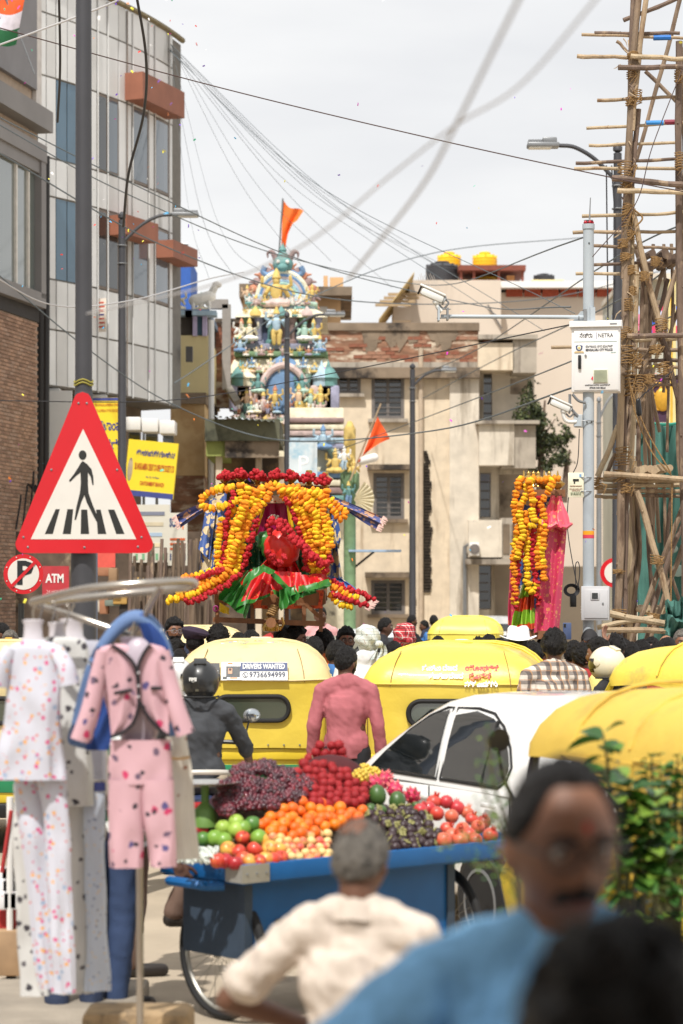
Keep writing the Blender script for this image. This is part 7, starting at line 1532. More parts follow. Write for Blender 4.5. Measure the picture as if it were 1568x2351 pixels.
g1('marigold garland falling from the second finial past rose strand',M_,[(510,205),(528,280),(510,360),(480,420),(462,500),(446,580),(432,690)])
g1('marigold garland falling from the third finial to the seat',M_,[(590,235),(566,310),(532,385),(500,450),(484,540),(472,620),(460,700)])
g1('marigold garland crossing from painted lintel down to the green fan',M_,[(640,222),(622,290),(578,372),(545,440),(525,540),(512,630),(490,705)])
g1('short marigold garland ending above the green fan drape',M_,[(690,222),(662,285),(612,346),(566,405),(548,460),(545,512)])
g1('marigold garland lying over two others near second finial',M_,[(545,300),(518,380),(500,440),(510,490),(480,560),(456,640)],22.53)
g1('bottom marigold garland trailing away with single yellow tip',M_,[(440,690),(395,735),(310,790),(220,830),(95,862)],22.45)
g1('marigold garland trailing beside the bottom one',M_,[(492,700),(440,745),(360,790),(270,812),(190,832)],22.5)
g1('upper trailing marigold garland nearest the blue drape hem',M_,[(410,670),(350,690),(270,718),(190,742),(80,795)],22.55)
g1('middle trailing marigold garland between two rose strands',M_,[(455,705),(380,735),(300,758),(230,792),(140,822)],22.48)
g1('marigold garland falling from fourth finial over magenta drape edge',M_,[(762,228),(800,272),(850,315),(895,350),(925,400),(945,470),(972,550),(992,630),(1000,710)])
g1('marigold garland falling from the fifth finial',M_,[(832,224),(872,290),(900,365),(912,450),(934,540),(962,620),(985,700)])
g1('marigold garland falling from the sixth finial',M_,[(905,245),(940,290),(962,340),(978,410),(990,500),(1003,600)])
g1('marigold garland bowed inward beside the painted lintel',M_,[(880,270),(845,325),(858,410),(888,490),(916,570),(932,680)])
g1('marigold garland crossing over the sixth finial strands',M_,[(870,300),(905,330),(945,380),(955,430),(945,480),(960,560)],22.53)
g1('marigold garland looping out over the other flying scarf',M_,[(1012,235),(1012,290),(1058,362),(1098,390),(1112,352),(1072,318),(1030,282)])
g1('outermost upright marigold garland beside dark blue drape',M_,[(1004,370),(1016,430),(1028,500),(1036,570)])
g1('trailing marigold garland between red roses on the blue hem',M_,[(1022,768),(1080,800),(1130,825),(1200,852)],22.5);g1('lowest orange marigold garland trailing under the roses',M_,[(1035,830),(1070,870),(1105,890),(1150,888)],22.5,mix=.15)
g1('marigold garland lying between second and third finial strands',M_,[(560,225),(548,300),(516,400),(472,480),(470,580),(444,690)],22.56)
g1('marigold garland packed inside the third finial strand',M_,[(610,240),(596,320),(556,400),(520,470),(500,560),(486,640),(478,705)],22.6)
g1('marigold garland hung close along the upright yellow outer strand',M_,[(480,330),(440,420),(440,520),(418,600),(445,690)],22.66,mix=.3)
g1('marigold garland packed between fourth and fifth finial strands',M_,[(800,232),(838,290),(872,360),(900,430),(922,510),(948,600),(968,700)],22.57)
g1('marigold garland packed between fifth and sixth finial strands',M_,[(870,245),(915,300),(930,360),(955,440),(972,520),(985,610)],22.56)
g1('marigold garland strung inward under the painted lintel corner',M_,[(735,215),(770,262),(820,330),(866,400),(880,470),(902,540),(915,620),(925,690)],22.62)
g1('marigold garland filling the gap at the sixth finial',M_,[(948,240),(985,300),(985,360),(1000,430),(1012,510),(1018,600)],22.58)
g1('rose strand running beside outermost marigolds at the blue drape',R_,[(480,245),(455,330),(438,420),(425,500),(420,590),(412,668)]);g1('rose strand framing the green fan drape',R_,[(612,392),(592,450),(568,530),(550,610),(528,690)])
g1('rose strand trailing out between marigolds',R_,[(415,682),(340,712),(260,745),(190,778)],22.45);g1('rose strand along the bottom of the trailing garlands',R_,[(515,712),(445,760),(345,822),(270,855),(205,868)],22.42)
g1('rose strand framing magenta drape on the yellow silk side',R_,[(768,262),(808,330),(838,410),(860,500),(880,590),(892,700)]);g1('rose strand beside the outermost marigolds at dark blue drape',R_,[(980,380),(998,470),(1018,560),(1030,640)])
g1('thick rose garland slung diagonally across the wrapped idol',R_,[(690,402),(742,440),(800,492),(862,552),(935,605),(1012,662)],22.42,r=.03);g1('second thick rose garland slung beside the first',R_,[(735,395),(775,430),(815,482),(872,540),(945,625),(1010,690)],22.45,r=.03)
g1('short rose strand hanging at the idol head',R_,[(682,400),(676,440),(684,486)],22.5);g1('rose loop under the red wrapped idol',R_,[(682,585),(700,620),(735,645),(760,620),(772,596)],22.45)
g1('rose strand trailing over the blue hem to pink fringe',R_,[(1010,735),(1080,770),(1170,812),(1275,852)],22.52);g1('lower rose strand trailing to the pink fringe',R_,[(1045,815),(1110,850),(1180,875),(1232,882)],22.48)
g1('rose garland strung along the tips of the brass finials',R_,[(398,150),(430,158),(475,148),(513,140),(560,155),(613,150),(660,162),(713,148),(760,160),(803,150),(855,162),(905,158),(950,178),(1000,172),(1022,185)],22.92,r=.022)
for i,(x,y)in enumerate(((430,145),(515,135),(613,145),(715,138),(805,145),(905,158),(990,172))):
 garland('rose cluster around the %s brass finial counted from the blue drape loop'%('first','second','third','fourth','fifth','sixth','seventh')[i],[(*c1(x-32,y+6),22.85),(*c1(x-14,y-12),22.85),(*c1(x+10,y-14),22.86),(*c1(x+30,y+4),22.86),(*c1(x,y+6),22.84),(*c1(x-26,y+10),22.86)],'rose',22.85,G2,r=.023)
# ----- second palanquin, seen from its end
Q2=23.6;po2=Vector((X(1225,Q2),Q2,0));pal2=thing('palanquin','narrow end of a second palanquin hung with pink brocade and orange marigolds','palanquin',tuple(po2))
def s2(name,cs_,m,*a,**k):return sheet(name,[(*c3(x,y),d)for x,y,d in cs_],m,pal2,*a,org=po2,**k)
for x,yb_ in((640,0),(880,0)):
 MB().tube([W(*c3(x,390),Q2+.2)-po2,W(*c3(x-10,1160),Q2+.2)-po2],.03,4).build('post',carved,pal2,smooth=False)
MB().box(tuple(W(*c3(740,1160),Q2+.1)-po2),(.48,.7,.08)).build('base_board',carved,pal2,smooth=False);MB().box(tuple(W(*c3(765,385),Q2+.1)-po2),(.48,.6,.07)).build('crown_board',carved,pal2,smooth=False)
s2('inner_drape',[(640,400,Q2+.1),(880,400,Q2+.1),(880,1150,Q2+.1),(620,1150,Q2+.1)],blue_b,16,20,3,.03)
s2('pink_panel',[(815,545,Q2-.2),(925,545,Q2-.2),(880,1158,Q2-.25),(738,1152,Q2-.25)],pink_b,20,30,1.3,.035);s2('pink_panel',[(612,740,Q2-.05),(640,740,Q2-.05),(640,1120,Q2-.05),(596,1110,Q2-.05)],pink_b,8,20,1,.02)
s2('pink_hood',[(838,392,Q2-.2),(896,392,Q2-.2),(946,562,Q2-.32),(772,558,Q2-.3)],pink_l,24,20,1.6,.045);mb=MB();hc_=W(*c3(862,560),Q2-.25)-po2
mb.ell(tuple(hc_),(.17,.1,.04),20,10,fn=lambda v:v+Vector((0,0,.02*math.sin(v.x*40))));mb.build('hood_roll',pink_l,pal2)
s2('front_saree',[(680,880,Q2-.2),(740,880,Q2-.2),(752,1130,Q2-.25),(612,1122,Q2-.25)],[lime,mat('orange_red_silk',(204,70,34),.4,var=.15),mat('gold_silk',(206,150,60),.35,var=.15)],20,24,2.4,.04,lambda u,v:int((v*3.2+u*.3))%2==1)
for x in(686,713,740,766,799,827,874):kalash(x,372 if x in(686,799,874)else 345,253,Q2-.1+(.25 if x in(713,740,766,827)else 0),c3,pal2,po2,.072 if x in(686,799,874)else.05)
G3,G4='marigold garlands on the second palanquin','rose garlands on the second palanquin'
def g2(label,kind,pts,Y=Q2-.32,**k):return garland(label,[(*c3(p[0],p[1]),Y)for p in pts],kind,Y,G3 if kind==M_ else G4,**k)
g2('long orange marigold garland down the far edge of the second palanquin',M_,[(664,310),(648,370),(632,440),(634,500),(655,560),(640,640),(630,750),(636,830),(634,990)],mix=.2)
g2('marigold garland bunched beneath brass bowls of second palanquin',M_,[(720,300),(690,400),(660,460),(640,490)],mix=.2);g2('marigold garland crossing the bunched strands of second palanquin',M_,[(715,320),(735,390),(735,470),(745,545),(715,560)],Q2-.38,mix=.2)
g2('long central marigold garland ending in a loop above lime saree',M_,[(690,480),(700,560),(705,640),(700,720),(706,800),(708,890),(735,932),(755,885)],mix=.2);g2('marigold strand below the brass bowls near pink hood',M_,[(845,320),(810,380),(780,440),(800,510),(770,560)],mix=.2)
g2('marigold garland hanging along the pink brocade panel edge',M_,[(800,560),(795,640),(785,720),(795,790),(798,860)],mix=.2);g2('marigold garland hanging between roses and pink panel',M_,[(772,560),(768,640),(758,720),(768,800)],mix=.2)
g2('short marigold garland over the last brass bowl at pink hood',M_,[(838,325),(850,300),(880,298),(900,312)],mix=.2);g2('marigold strand level between the brass spires of second palanquin',M_,[(660,300),(700,308),(740,300),(775,305),(830,300)],Q2-.2,mix=.2)
g2('marigold garland doubled on the far edge strand',M_,[(672,440),(668,520),(680,600),(660,680),(648,740)],Q2-.38,mix=.2)
g2('long rose garland beside the central marigolds of second palanquin',R_,[(762,400),(765,470),(742,560),(740,660),(735,770),(755,870),(768,1000)]);g2('rose garland along the far edge marigolds of second palanquin',R_,[(690,580),(675,680),(658,780),(642,890),(636,1010)])
# ================================================================ fruit cart
A_=Vector((-.468,11.6,0));U_=Vector((.748,.664,0));N2=Vector((-.664,.748,0));CL,CW,CZ=2.05,.62,.79
cart_rz=math.atan2(U_.y,U_.x)
cart=thing('fruit_cart','blue wooden hand cart with bicycle wheels carrying heaped fruit','cart',tuple(A_),cart_rz)
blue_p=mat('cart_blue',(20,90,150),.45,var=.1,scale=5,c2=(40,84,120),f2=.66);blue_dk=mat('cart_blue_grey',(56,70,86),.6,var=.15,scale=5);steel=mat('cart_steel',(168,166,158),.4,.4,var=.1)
MB().box((CL/2,CW/2,CZ-.07),(CL,CW,.03)).build('tray_board',blue_p,cart,smooth=False)
for c,d in(((CL/2,.0,CZ-.03),(CL+.04,.035,.09)),((CL/2,CW,CZ-.03),(CL+.04,.035,.09)),((-.0,CW/2,CZ-.03),(.035,CW-.04,.088)),((CL,CW/2,CZ-.03),(.035,CW-.04,.088))):MB().box(c,d,bev=.006).build('tray_rim',blue_p,cart)
MB().box((.055,-.021,CZ-.03),(.17,.008,.088)).build('corner_plate',steel,cart,smooth=False);MB().box((-.022,.05,CZ-.03),(.008,.12,.088)).build('corner_plate',steel,cart,smooth=False)
for x in(.0,.06,.12):MB().ell((x,-.027,CZ-.03),.006,6,4).build('screw',galv,cart)
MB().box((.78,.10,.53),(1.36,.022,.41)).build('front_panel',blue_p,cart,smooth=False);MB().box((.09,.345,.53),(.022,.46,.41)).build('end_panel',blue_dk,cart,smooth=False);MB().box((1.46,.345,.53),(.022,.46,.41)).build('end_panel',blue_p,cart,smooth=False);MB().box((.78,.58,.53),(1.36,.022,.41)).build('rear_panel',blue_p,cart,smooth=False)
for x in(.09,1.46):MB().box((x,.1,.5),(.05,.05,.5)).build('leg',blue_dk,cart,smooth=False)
MB().box((.3,.085,.50),(.06,.012,.02)).build('latch',galv,cart,smooth=False);MB().tube([(.28,.08,.49),(.28,.075,.42),(.32,.075,.42),(.32,.08,.49)],.006,5).build('latch_hook',galv,cart)
MB().tube(spline([(-.0,.15,CZ-.1),(-.07,.2,CZ-.1),(-.12,.22,CZ-.09),(-.12,.42,CZ-.09),(-.07,.45,CZ-.1),(0,.5,CZ-.1)],5),.024,8).build('handle',blue_p,cart)
def bike_wheel(x,y,rz=0):
 e=thing('wheel',None,None);e.parent=cart;e.location=(x,y,.335);e.rotation_euler=(0,0,rz)
 MB().tube([(.31*math.cos(a),0,.31*math.sin(a))for a in[i*PI/20 for i in range(41)]],.024,8,cap=False).build('tyre',black_rubber,e);MB().tube([(.285*math.cos(a),0,.285*math.sin(a))for a in[i*PI/20 for i in range(41)]],.011,6,cap=False).build('rim',steel,e)
 MB().cyl((0,-.05,0),(0,.05,0),.02).build('hub',steel,e)
 for k in range(28):a=k*PI/14;MB().tube([(.02*math.cos(a+.6),(-1)**k*.035,.02*math.sin(a+.6)),(.285*math.cos(a),0,.285*math.sin(a))],.0022,3,cap=False).build('spoke',steel,e)
bike_wheel(.135,.33,PI/2);bike_wheel(1.62,.34,PI/2)
MB().tube([(.1,.33,.335),(1.68,.35,.335)],.018,6).build('axle',steel,cart)
SL=.8
def heap(u,v):return SL*CW*v*(1-.9*u*u)*(.3+.7*sstep(0,.22,u))
mb=MB();mb.grid(lambda u,v:(.04+(CL-.08)*u,.03+(CW-.06)*v,CZ-.06+heap(u,v)*.82-.05*v),12,8);mb.build('sacking',mat('sacking',(92,76,58),.95,var=.2),cart)
AY=A_.dot(N2)
def on_heap(px,py,lift=0):
 rx,rz=(px-CX)/F,(HY-py)/F
 Y=11.2
 while Y<13.6:
  P=Vector((rx*Y,Y,0));u=max(0,min(1,(P-A_).dot(U_)/CL));v=max(0,min(1.05,(P-A_).dot(N2)/CW))
  if H+rz*Y<=CZ+heap(u,v)+lift and(P-A_).dot(N2)>.02:break
  Y+=.004
 return Vector((rx*Y,Y,H+rz*Y))
def c4(x,y):return(401.7+.4758*x,1664.4+.4758*y)
frnd=random.Random(9)
def fruit_me(name,r,m,sq=1,dimple=.0,extra=None,lump=0,n=14,k=10):
 mb=MB()
 def fn(v):
  d=v.normalized();s=1+lump*math.sin(5*math.atan2(d.y,d.x));q=Vector((v.x*s,v.y*s,v.z*sq));
  if dimple:q.z-=dimple*r*math.exp(-((d.x**2+d.y**2)/.12))*(1 if d.z>0 else-.5)
  return q
 mb.ell((0,0,0),r,n,k,fn=fn)
 if extra:extra(mb)
 return mb.me(name,m if isinstance(m,list)else[m],True,60)
WORDS_V=('top','upper','middle','lower','bottom');
def place(name,mes,pts,label,cat,group,size=(.92,1.08),lift=.0,tilt=1.0,conv=c4):
 n=len(pts)
 for i,p in enumerate(pts):
  me=mes[frnd.randrange(len(mes))]if len(p)<3 else mes[p[2]]
  o=link(name,me,None,on_heap(*conv(p[0],p[1]),lift),(frnd.uniform(-1,1)*tilt,frnd.uniform(-1,1)*tilt,frnd.uniform(0,6)),frnd.uniform(*size))
  tag(o,label(i,n,p)if callable(label)else label,cat,group)
ordn=('first','second','third','fourth','fifth','sixth','seventh','eighth','ninth','tenth','eleventh','twelfth','thirteenth','fourteenth','fifteenth','sixteenth','seventeenth','eighteenth')
org_m=mat('orange_peel',(238,122,14),.42,var=.08,scale=20,bump=.25,bs=160);org_m2=mat('orange_peel_deep',(226,100,14),.42,var=.08,scale=20,bump=.25,bs=160)
def stem_(m=1,z=.03):return lambda mb:mb.cyl((0,0,z),(0,0,z+.006),.004,.003,6,m)
stalk=mat('fruit_stalk',(96,78,44),.8)
oranges=[fruit_me('orange',.0335,[org_m,stalk],.95,.1,stem_(1,.028)),fruit_me('orange',.0335,[org_m2,stalk],.93,.12,stem_(1,.028))]
OP=[(610,372),(707,380),(795,400),(903,414),(522,407),(567,404),(605,417),(655,402),(700,414),(745,417),(460,447),(508,442),(565,449),(660,442),(740,447),(800,434),(850,427),(415,484),(525,477),(640,480),(598,472),(705,452),(770,482),(515,514),(575,497),(722,492),(465,514),(605,522),(675,517),(565,537),(440,472),(620,497),(690,472),(825,444),(880,444),(480,490),(545,455),(760,455),(800,465),(645,455)]
rowname=lambda p,y0,y1:WORDS_V[max(0,min(4,int(5*(p[1]-y0)/(y1-y0+1))))]
def lab(kind,pts,y0,y1,a,b):
 def f(i,n,p):
  row=rowname(p,y0,y1);mates=sorted([q for q in pts if rowname(q,y0,y1)==row],key=lambda q:q[0]);k=mates.index(p)
  h=(len(mates)+1)//2
  return '%s, %s from %s in %s row of its heap'%(kind,ordn[min(k,17)]if k<h else ordn[min(len(mates)-1-k,17)],a if k<h else b,row)
 return f
place('orange',oranges,OP,lab('bright orange fruit',OP,360,540,'grapes','mangosteens'),'orange','oranges on the fruit cart',lift=.012)
gv=[mat('guava_%d'%i,c,.4,var=.15,scale=12,c2=(190,200,120),f2=.62,coat=.2)for i,c in enumerate([(150,178,74),(116,156,56),(72,116,44)])]
guavas=[fruit_me('guava',.042,[m,stalk],1.02,.1,stem_(1,.036),.03)for m in gv]
GP=[(232,497,0),(297,470,0),(375,480,2),(297,508,0),(192,548,1),(236,560,1),(137,552,2),(405,545,1),(330,500,1)]
place('guava',guavas,GP,lab('pale green guava',GP,465,565,'white net bag','oranges'),'guava','green guavas on the fruit cart',lift=.015)
ap=[mat('apple_%d'%i,c,.35,var=.1,scale=10,c2=c2,f2=f,streak=.4,coat=.3)for i,(c,c2,f)in enumerate([((196,62,44),(226,160,70),.58),((224,170,74),(206,84,54),.55),((168,34,40),(206,110,70),.66)])]
apples=[fruit_me('apple',.041,[m,stalk],.93,.25,lambda mb:mb.cyl((0,0,.026),(.004,0,.05),.002,.002,5,1))for m in ap]
AP_=[(327,545,0),(422,552,1),(257,602,1),(306,612,0),(385,602,0),(458,597,1),(360,660,1),(440,648,1),(240,655,2),(292,668,2),(207,655,0),(512,640,0),(505,600,1),(405,660,0),(470,650,0),(330,650,0)]
place('apple',apples,AP_,lab('red and yellow apple',AP_,540,670,'white net bag','small peaches'),'apple','apples on the fruit cart',lift=.012)
pc=[mat('peach_%d'%i,c,.5,var=.12,scale=16,c2=c2,f2=.55)for i,(c,c2)in enumerate([((226,176,110),(206,90,70)),((206,84,74),(230,180,120)),((228,196,130),(214,120,90))])]
peaches=[fruit_me('peach',.025,[m,stalk],.95,.15)for m in pc]
PP=[(x+frnd.uniform(-7,7),y+frnd.uniform(-5,5))for y,xs in((545,range(470,545,38)),(530,range(620,760,40)),(562,range(500,760,40)),(590,range(530,760,40)),(618,range(545,760,40)),(640,range(560,750,42)))for x in xs]
place('peach',peaches,PP,lab('small pale peach',PP,520,650,'apples','grey haired man'),'peach','small peaches on the fruit cart',lift=.006)
mg_m=mat('mangosteen_rind',(54,36,40),.45,var=.25,scale=14,bump=.2,bs=60);cal=mat('mangosteen_calyx',(140,136,84),.7,var=.2)
def calyx(mb):
 for k in range(4):a=k*PI/2;mb.ell((.012*math.cos(a),.012*math.sin(a),.026),(.011,.011,.004),8,4,1)
 mb.cyl((0,0,.026),(0,0,.036),.004,.004,6,1)
mango_s=[fruit_me('mangosteen',.029,[mg_m,cal],.9,.1,calyx)]
MP=[(x+frnd.uniform(-9,9),y+frnd.uniform(-6,6))for y,xs in((408,range(970,1140,42)),(432,range(945,1200,42)),(458,range(960,1230,42)),(486,range(1010,1250,42)),(514,range(1050,1262,42)),(542,range(1050,1262,42)),(568,range(1060,1250,44)),(588,range(1070,1230,46)))for x in xs]
place('mangosteen',mango_s,MP,lab('dark mangosteen',MP,400,600,'oranges','pomegranates'),'mangosteen','mangosteens on the fruit cart',lift=.012,tilt=1.6)
pg=[mat('pomegranate_%d'%i,c,.4,var=.15,scale=12,c2=c2,f2=.58,coat=.25)for i,(c,c2)in enumerate([((206,70,56),(224,150,110)),((190,50,56),(216,120,90)),((214,104,76),(190,60,50))])]
def crown(mb):
 for k in range(6):a=k*PI/3;mb.tube([(.008*math.cos(a),.008*math.sin(a),.036),(.014*math.cos(a),.014*math.sin(a),.058)],[.006,.0015],4,0)
pomes=[fruit_me('pomegranate',.041,[m],.93,0,crown,.02)for m in pg]
POM=[(1250,372),(1310,372),(1265,428),(1335,442),(1408,422),(1312,502),(1388,502),(1462,492),(1297,557),(1378,558),(1452,557),(1225,402),(1185,412),(1432,455),(1522,532),(1362,402),(1490,470),(1340,535),(1420,530)]
place('pomegranate',pomes,POM,lab('reddish pomegranate',POM,365,560,'mangosteens','car wheel end'),'pomegranate','pomegranates on the fruit cart',lift=.015,tilt=1.2)
rb_m=mat('rambutan_red',(150,22,30),.7,var=.2,scale=20);rb_s=mat('rambutan_hair',(176,40,40),.7)
def spines(mb):
 for k in range(60):
  z=1-2*(k+.5)/60;a=k*2.39996;d=Vector((math.sqrt(1-z*z)*math.cos(a),math.sqrt(1-z*z)*math.sin(a),z));e=d.orthogonal().normalized()*.007
  q=d*.025;mb.add([q+e*.28,q-e*.28,q+d*.013+e*.6*math.sin(k)],[(0,1,2)],1)
rambs=[fruit_me('rambutan',.026,[rb_m,rb_s],1.05,0,spines)]
RP=[]
for y in range(105,400,30):
 x0,x1=(720-(y-90)*.85,790+(y-90)*.75)if y<200 else(600-(y-200)*.1+(0 if y<330 else 80),905+(y-200)*.12)
 RP+=[(x+frnd.uniform(-9,9),y+frnd.uniform(-8,8))for x in range(int(x0),int(x1),40)]
def heap_rambutan():
 place('rambutan',rambs,RP,lab('hairy red rambutan',RP,95,400,'grapes','dragon fruit'),'rambutan','rambutans heaped on the fruit cart',lift=.02)
heap_rambutan()
MB().ell(tuple(on_heap(*c4(750,270))+Vector((0,.3,-.12))),(.24,.13,.24),16,10).build('rambutan_heap_sack',mat('dark_sack',(70,24,28),.9,var=.3),None)['label']='dark red sack filled out beneath the rambutan heap'
bpy.data.objects['rambutan_heap_sack']['category']='sack'
tw_=thing('dry_twig','dry brown twig sticking out of the rambutan heap','twig',on_heap(*c4(660,170))+Vector((0,-.04,.03)));MB().tube([(0,0,0),(.02,0,-.05),(.035,0,-.11)],[.003,.003,.002],5).build('twig',wood_bark[1],tw_);MB().tube([(.02,0,-.05),(-.01,-.01,-.03)],.002,4).build('side_shoot',wood_bark[1],tw_)
gr_m=[mat('grape_%d'%i,c,.3,var=.25,scale=30,coat=.25,c2=(120,76,90),f2=.66)for i,c in enumerate([(76,20,34),(100,28,42),(56,18,30)])]
GRM=[MB().ell((0,0,0),(.0142,.0142,.0155),10,7).me('grape',m,True,180)for m in gr_m];stem_m=mat('grape_stem',(120,110,60),.8)
GB=[((330,225),(60,40)),((430,205),(62,38)),((520,240),(66,40)),((610,280),(66,44)),((270,300),(62,44)),((370,290),(66,44)),((470,300),(66,46)),((330,370),(72,46)),((450,370),(66,44)),((240,370),(50,50)),((570,340),(66,34)),((250,410),(46,30))]
gl=['highest grape bunch beside the shirt tail of the rider','grape bunch at the crest of the grape heap','grape bunch on the crest toward rambutans','grape bunch touching the rambutan heap','grape bunch at the open side above steel pan','grape bunch in the middle of upper slope','grape bunch in the middle under the crest','grape bunch low in the middle of the heap','low grape bunch just above the first oranges','grape bunch drooping behind the steel pan','grape bunch between rambutans and topmost orange','lowest grape bunch hanging over the tray by the guavas']
for i,((x,y),(rx_,ry_))in enumerate(GB):
 o0=on_heap(*c4(x,y),.02);t=thing('grape_bunch',gl[i],'grapes',o0,group='red grape bunches on the fruit cart')
 MB().tube([(0,0,.03),(.02,.02,-.02),(.0,.03,-.06)],.003,5).build('stem',stem_m,t)
 for k in range(40):
  a=k*2.39996;q=math.sqrt((k+.5)/40);p=on_heap(*c4(x+rx_*q*math.cos(a),y+ry_*q*math.sin(a)),.018+.028*(1-q*q)+frnd.uniform(-.006,.008))
  link('grape',GRM[frnd.randrange(3)],t,p-o0,(frnd.random()*6,frnd.random()*6,0),frnd.uniform(.88,1.12))
MB().ell(tuple(on_heap(*c4(440,320))+Vector((0,.32,-.14))),(.34,.13,.17),16,10).build('grape_heap_sack',mat('dark_sack_b',(50,24,32),.9,var=.3),None)['label']='dark sack filled out beneath the grape heap'
bpy.data.objects['grape_heap_sack']['category']='sack'
df_m=mat('dragon_pink',(196,40,84),.5,var=.15,scale=10);df_t=mat('dragon_tip',(214,110,110),.6)
def scales(mb):
 for k in range(26):
  z=1-2*(k+.5)/26;a=k*2.39996;d=Vector((math.sqrt(1-z*z)*math.cos(a),math.sqrt(1-z*z)*math.sin(a),z));e=d.orthogonal().normalized()
  q=Vector((d.x*.04,d.y*.04,d.z*.05));mb.tube([q,q+d*.012+Vector((0,0,.014))],[.011,.001],4,1)
place('dragon_fruit',[fruit_me('dragon_fruit',.042,[df_m,df_t],1.2,0,scales)],[(965,285),(1062,312),(1145,345),(1010,265)],lambda i,n,p:('pink scaly dragon fruit behind the green papaya','pink dragon fruit leaning on the second papaya','pink dragon fruit standing apart above pomegranates','pink dragon fruit beneath the yellow fruit')[i],'dragon fruit','dragon fruit on the cart',lift=.03)
pp_m=mat('papaya_green',(66,96,46),.4,var=.2,scale=8,c2=(110,130,60),f2=.6);
place('papaya',[fruit_me('papaya',.046,[pp_m,stalk],1.3,0,None,.03)],[(978,340),(1072,372)],lambda i,n,p:('large green papaya upright beside the rambutans','second green papaya leaning next to the dragon fruit')[i],'papaya','papayas on the cart',lift=.02,tilt=.3)
for i,(x,y)in enumerate(((945,402),(1000,410),(1165,392))):tag(link('green_mango',fruit_me('green_mango',.03,pp_m,.85),None,on_heap(*c4(x,y),.01),(.3,.2,i)),('dark green mango peeping out under the papaya','green mango between papaya and mangosteens','green mango beside the lone dragon fruit')[i],'mango','green mangoes on the cart')
ys=mat('custard_yellow',(214,184,74),.6,var=.2,scale=14);
def lumps(mb):
 for k in range(40):z=1-2*(k+.5)/40;a=k*2.39996;mb.ell((.04*math.sqrt(1-z*z)*math.cos(a),.04*math.sqrt(1-z*z)*math.sin(a),.04*z),.011,6,4)
for i,(x,y)in enumerate(((915,225),(955,240),(895,250))):tag(link('yellow_pitaya',fruit_me('yellow_pitaya',.038,ys,1,0,lumps),None,on_heap(*c4(x,y),.04),(0,.2,i)),('knobbly yellow fruit at the top behind the rambutans','knobbly yellow fruit above the pink dragon fruit','knobbly yellow fruit half sunk in the rambutans')[i],'yellow fruit','knobbly yellow fruit on the cart')
nb_m=mat('foam_net',(206,212,204),.8,var=.08,trans=0)
fnet=thing('foam_net_pile','crumpled white foam fruit nets lying at the tray corner beside guavas','packing nets',on_heap(*c4(120,628),.01))
for k in range(40):
 p=on_heap(*c4(120+frnd.uniform(-85,80),630+frnd.uniform(-32,25)),frnd.uniform(0,.03))-fnet.location;a=frnd.uniform(0,6)
 MB().tube([p+Vector((.025*math.cos(t+a),.02*math.sin(t),.016*math.sin(t*2+a)))for t in[i*.7 for i in range(9)]],.0065,5).build('net_loop',nb_m,fnet)
sc_=thing('weighing_scale','steel pan weighing scale with green body at the cart corner behind white dress','scale',on_heap(*c4(140,480),.0)+Vector((0,.1,0)))
MB().lathe([(.02,.18),(.1,.185),(.17,.2),(.175,.205),(.1,.192),(.02,.19)],28).build('pan',mat('pan_steel',(196,194,188),.25,.8,var=.05),sc_);MB().lathe([(.07,-.02),(.06,.06),(.02,.1),(.02,.185)],16).build('stand',mat('scale_green',(96,130,60),.5),sc_);MB().box((-.03,-.03,-.03),(.1,.06,.03),bev=.01).build('red_base',mat('scale_red',(170,40,40),.5),sc_)
# ================================================================ garment rack and children's clothes
RY=10.0
rack=thing('garment_rack','chrome garment rack with looped top rail on a single upright','garment rack',(X(320,RY),RY,0));RO=Vector((X(320,RY),RY,0))
chr_m=mat('rack_chrome',(176,168,158),.25,.8,var=.08)
def rk(name,pts,r):return MB().tube([p-RO for p in spline([W(p[0],p[1],p[2])for p in pts],8)],r,10).build(name,chr_m,rack)
rk('top_rail',[(75,1382,10.0),(200,1352,9.75),(330,1340,9.7),(420,1335,9.8),(448,1340,9.95),(420,1350,10.2),(300,1362,10.3),(180,1374,10.25),(95,1384,10.1),(75,1382,10.0)],.017)
rk('cross_rail',[(80,1388,10.0),(180,1418,10.05),(310,1462,10.0)],.014);rk('cross_rail',[(372,1345,9.8),(345,1390,9.9),(310,1462,10.0)],.014);rk('upright',[(318,1455,10.0),(320,1800,10.0),(322,2493,10.0)],.015)
MB().lathe([(.17,0),(.17,.012),(.03,.03),(.018,.1)],24,c=(0,0,0)).build('foot_plate',chr_m,rack)
for px,py in((118,1400),(150,1408),(90,1392)):MB().tube(spline([W(px,py-14,10.0)-RO,W(px+6,py-18,10.0)-RO,W(px+8,py,10.0)-RO,W(px,py+30,10.0)-RO],5),.004,5).build('hanger_hook',chr_m,rack)
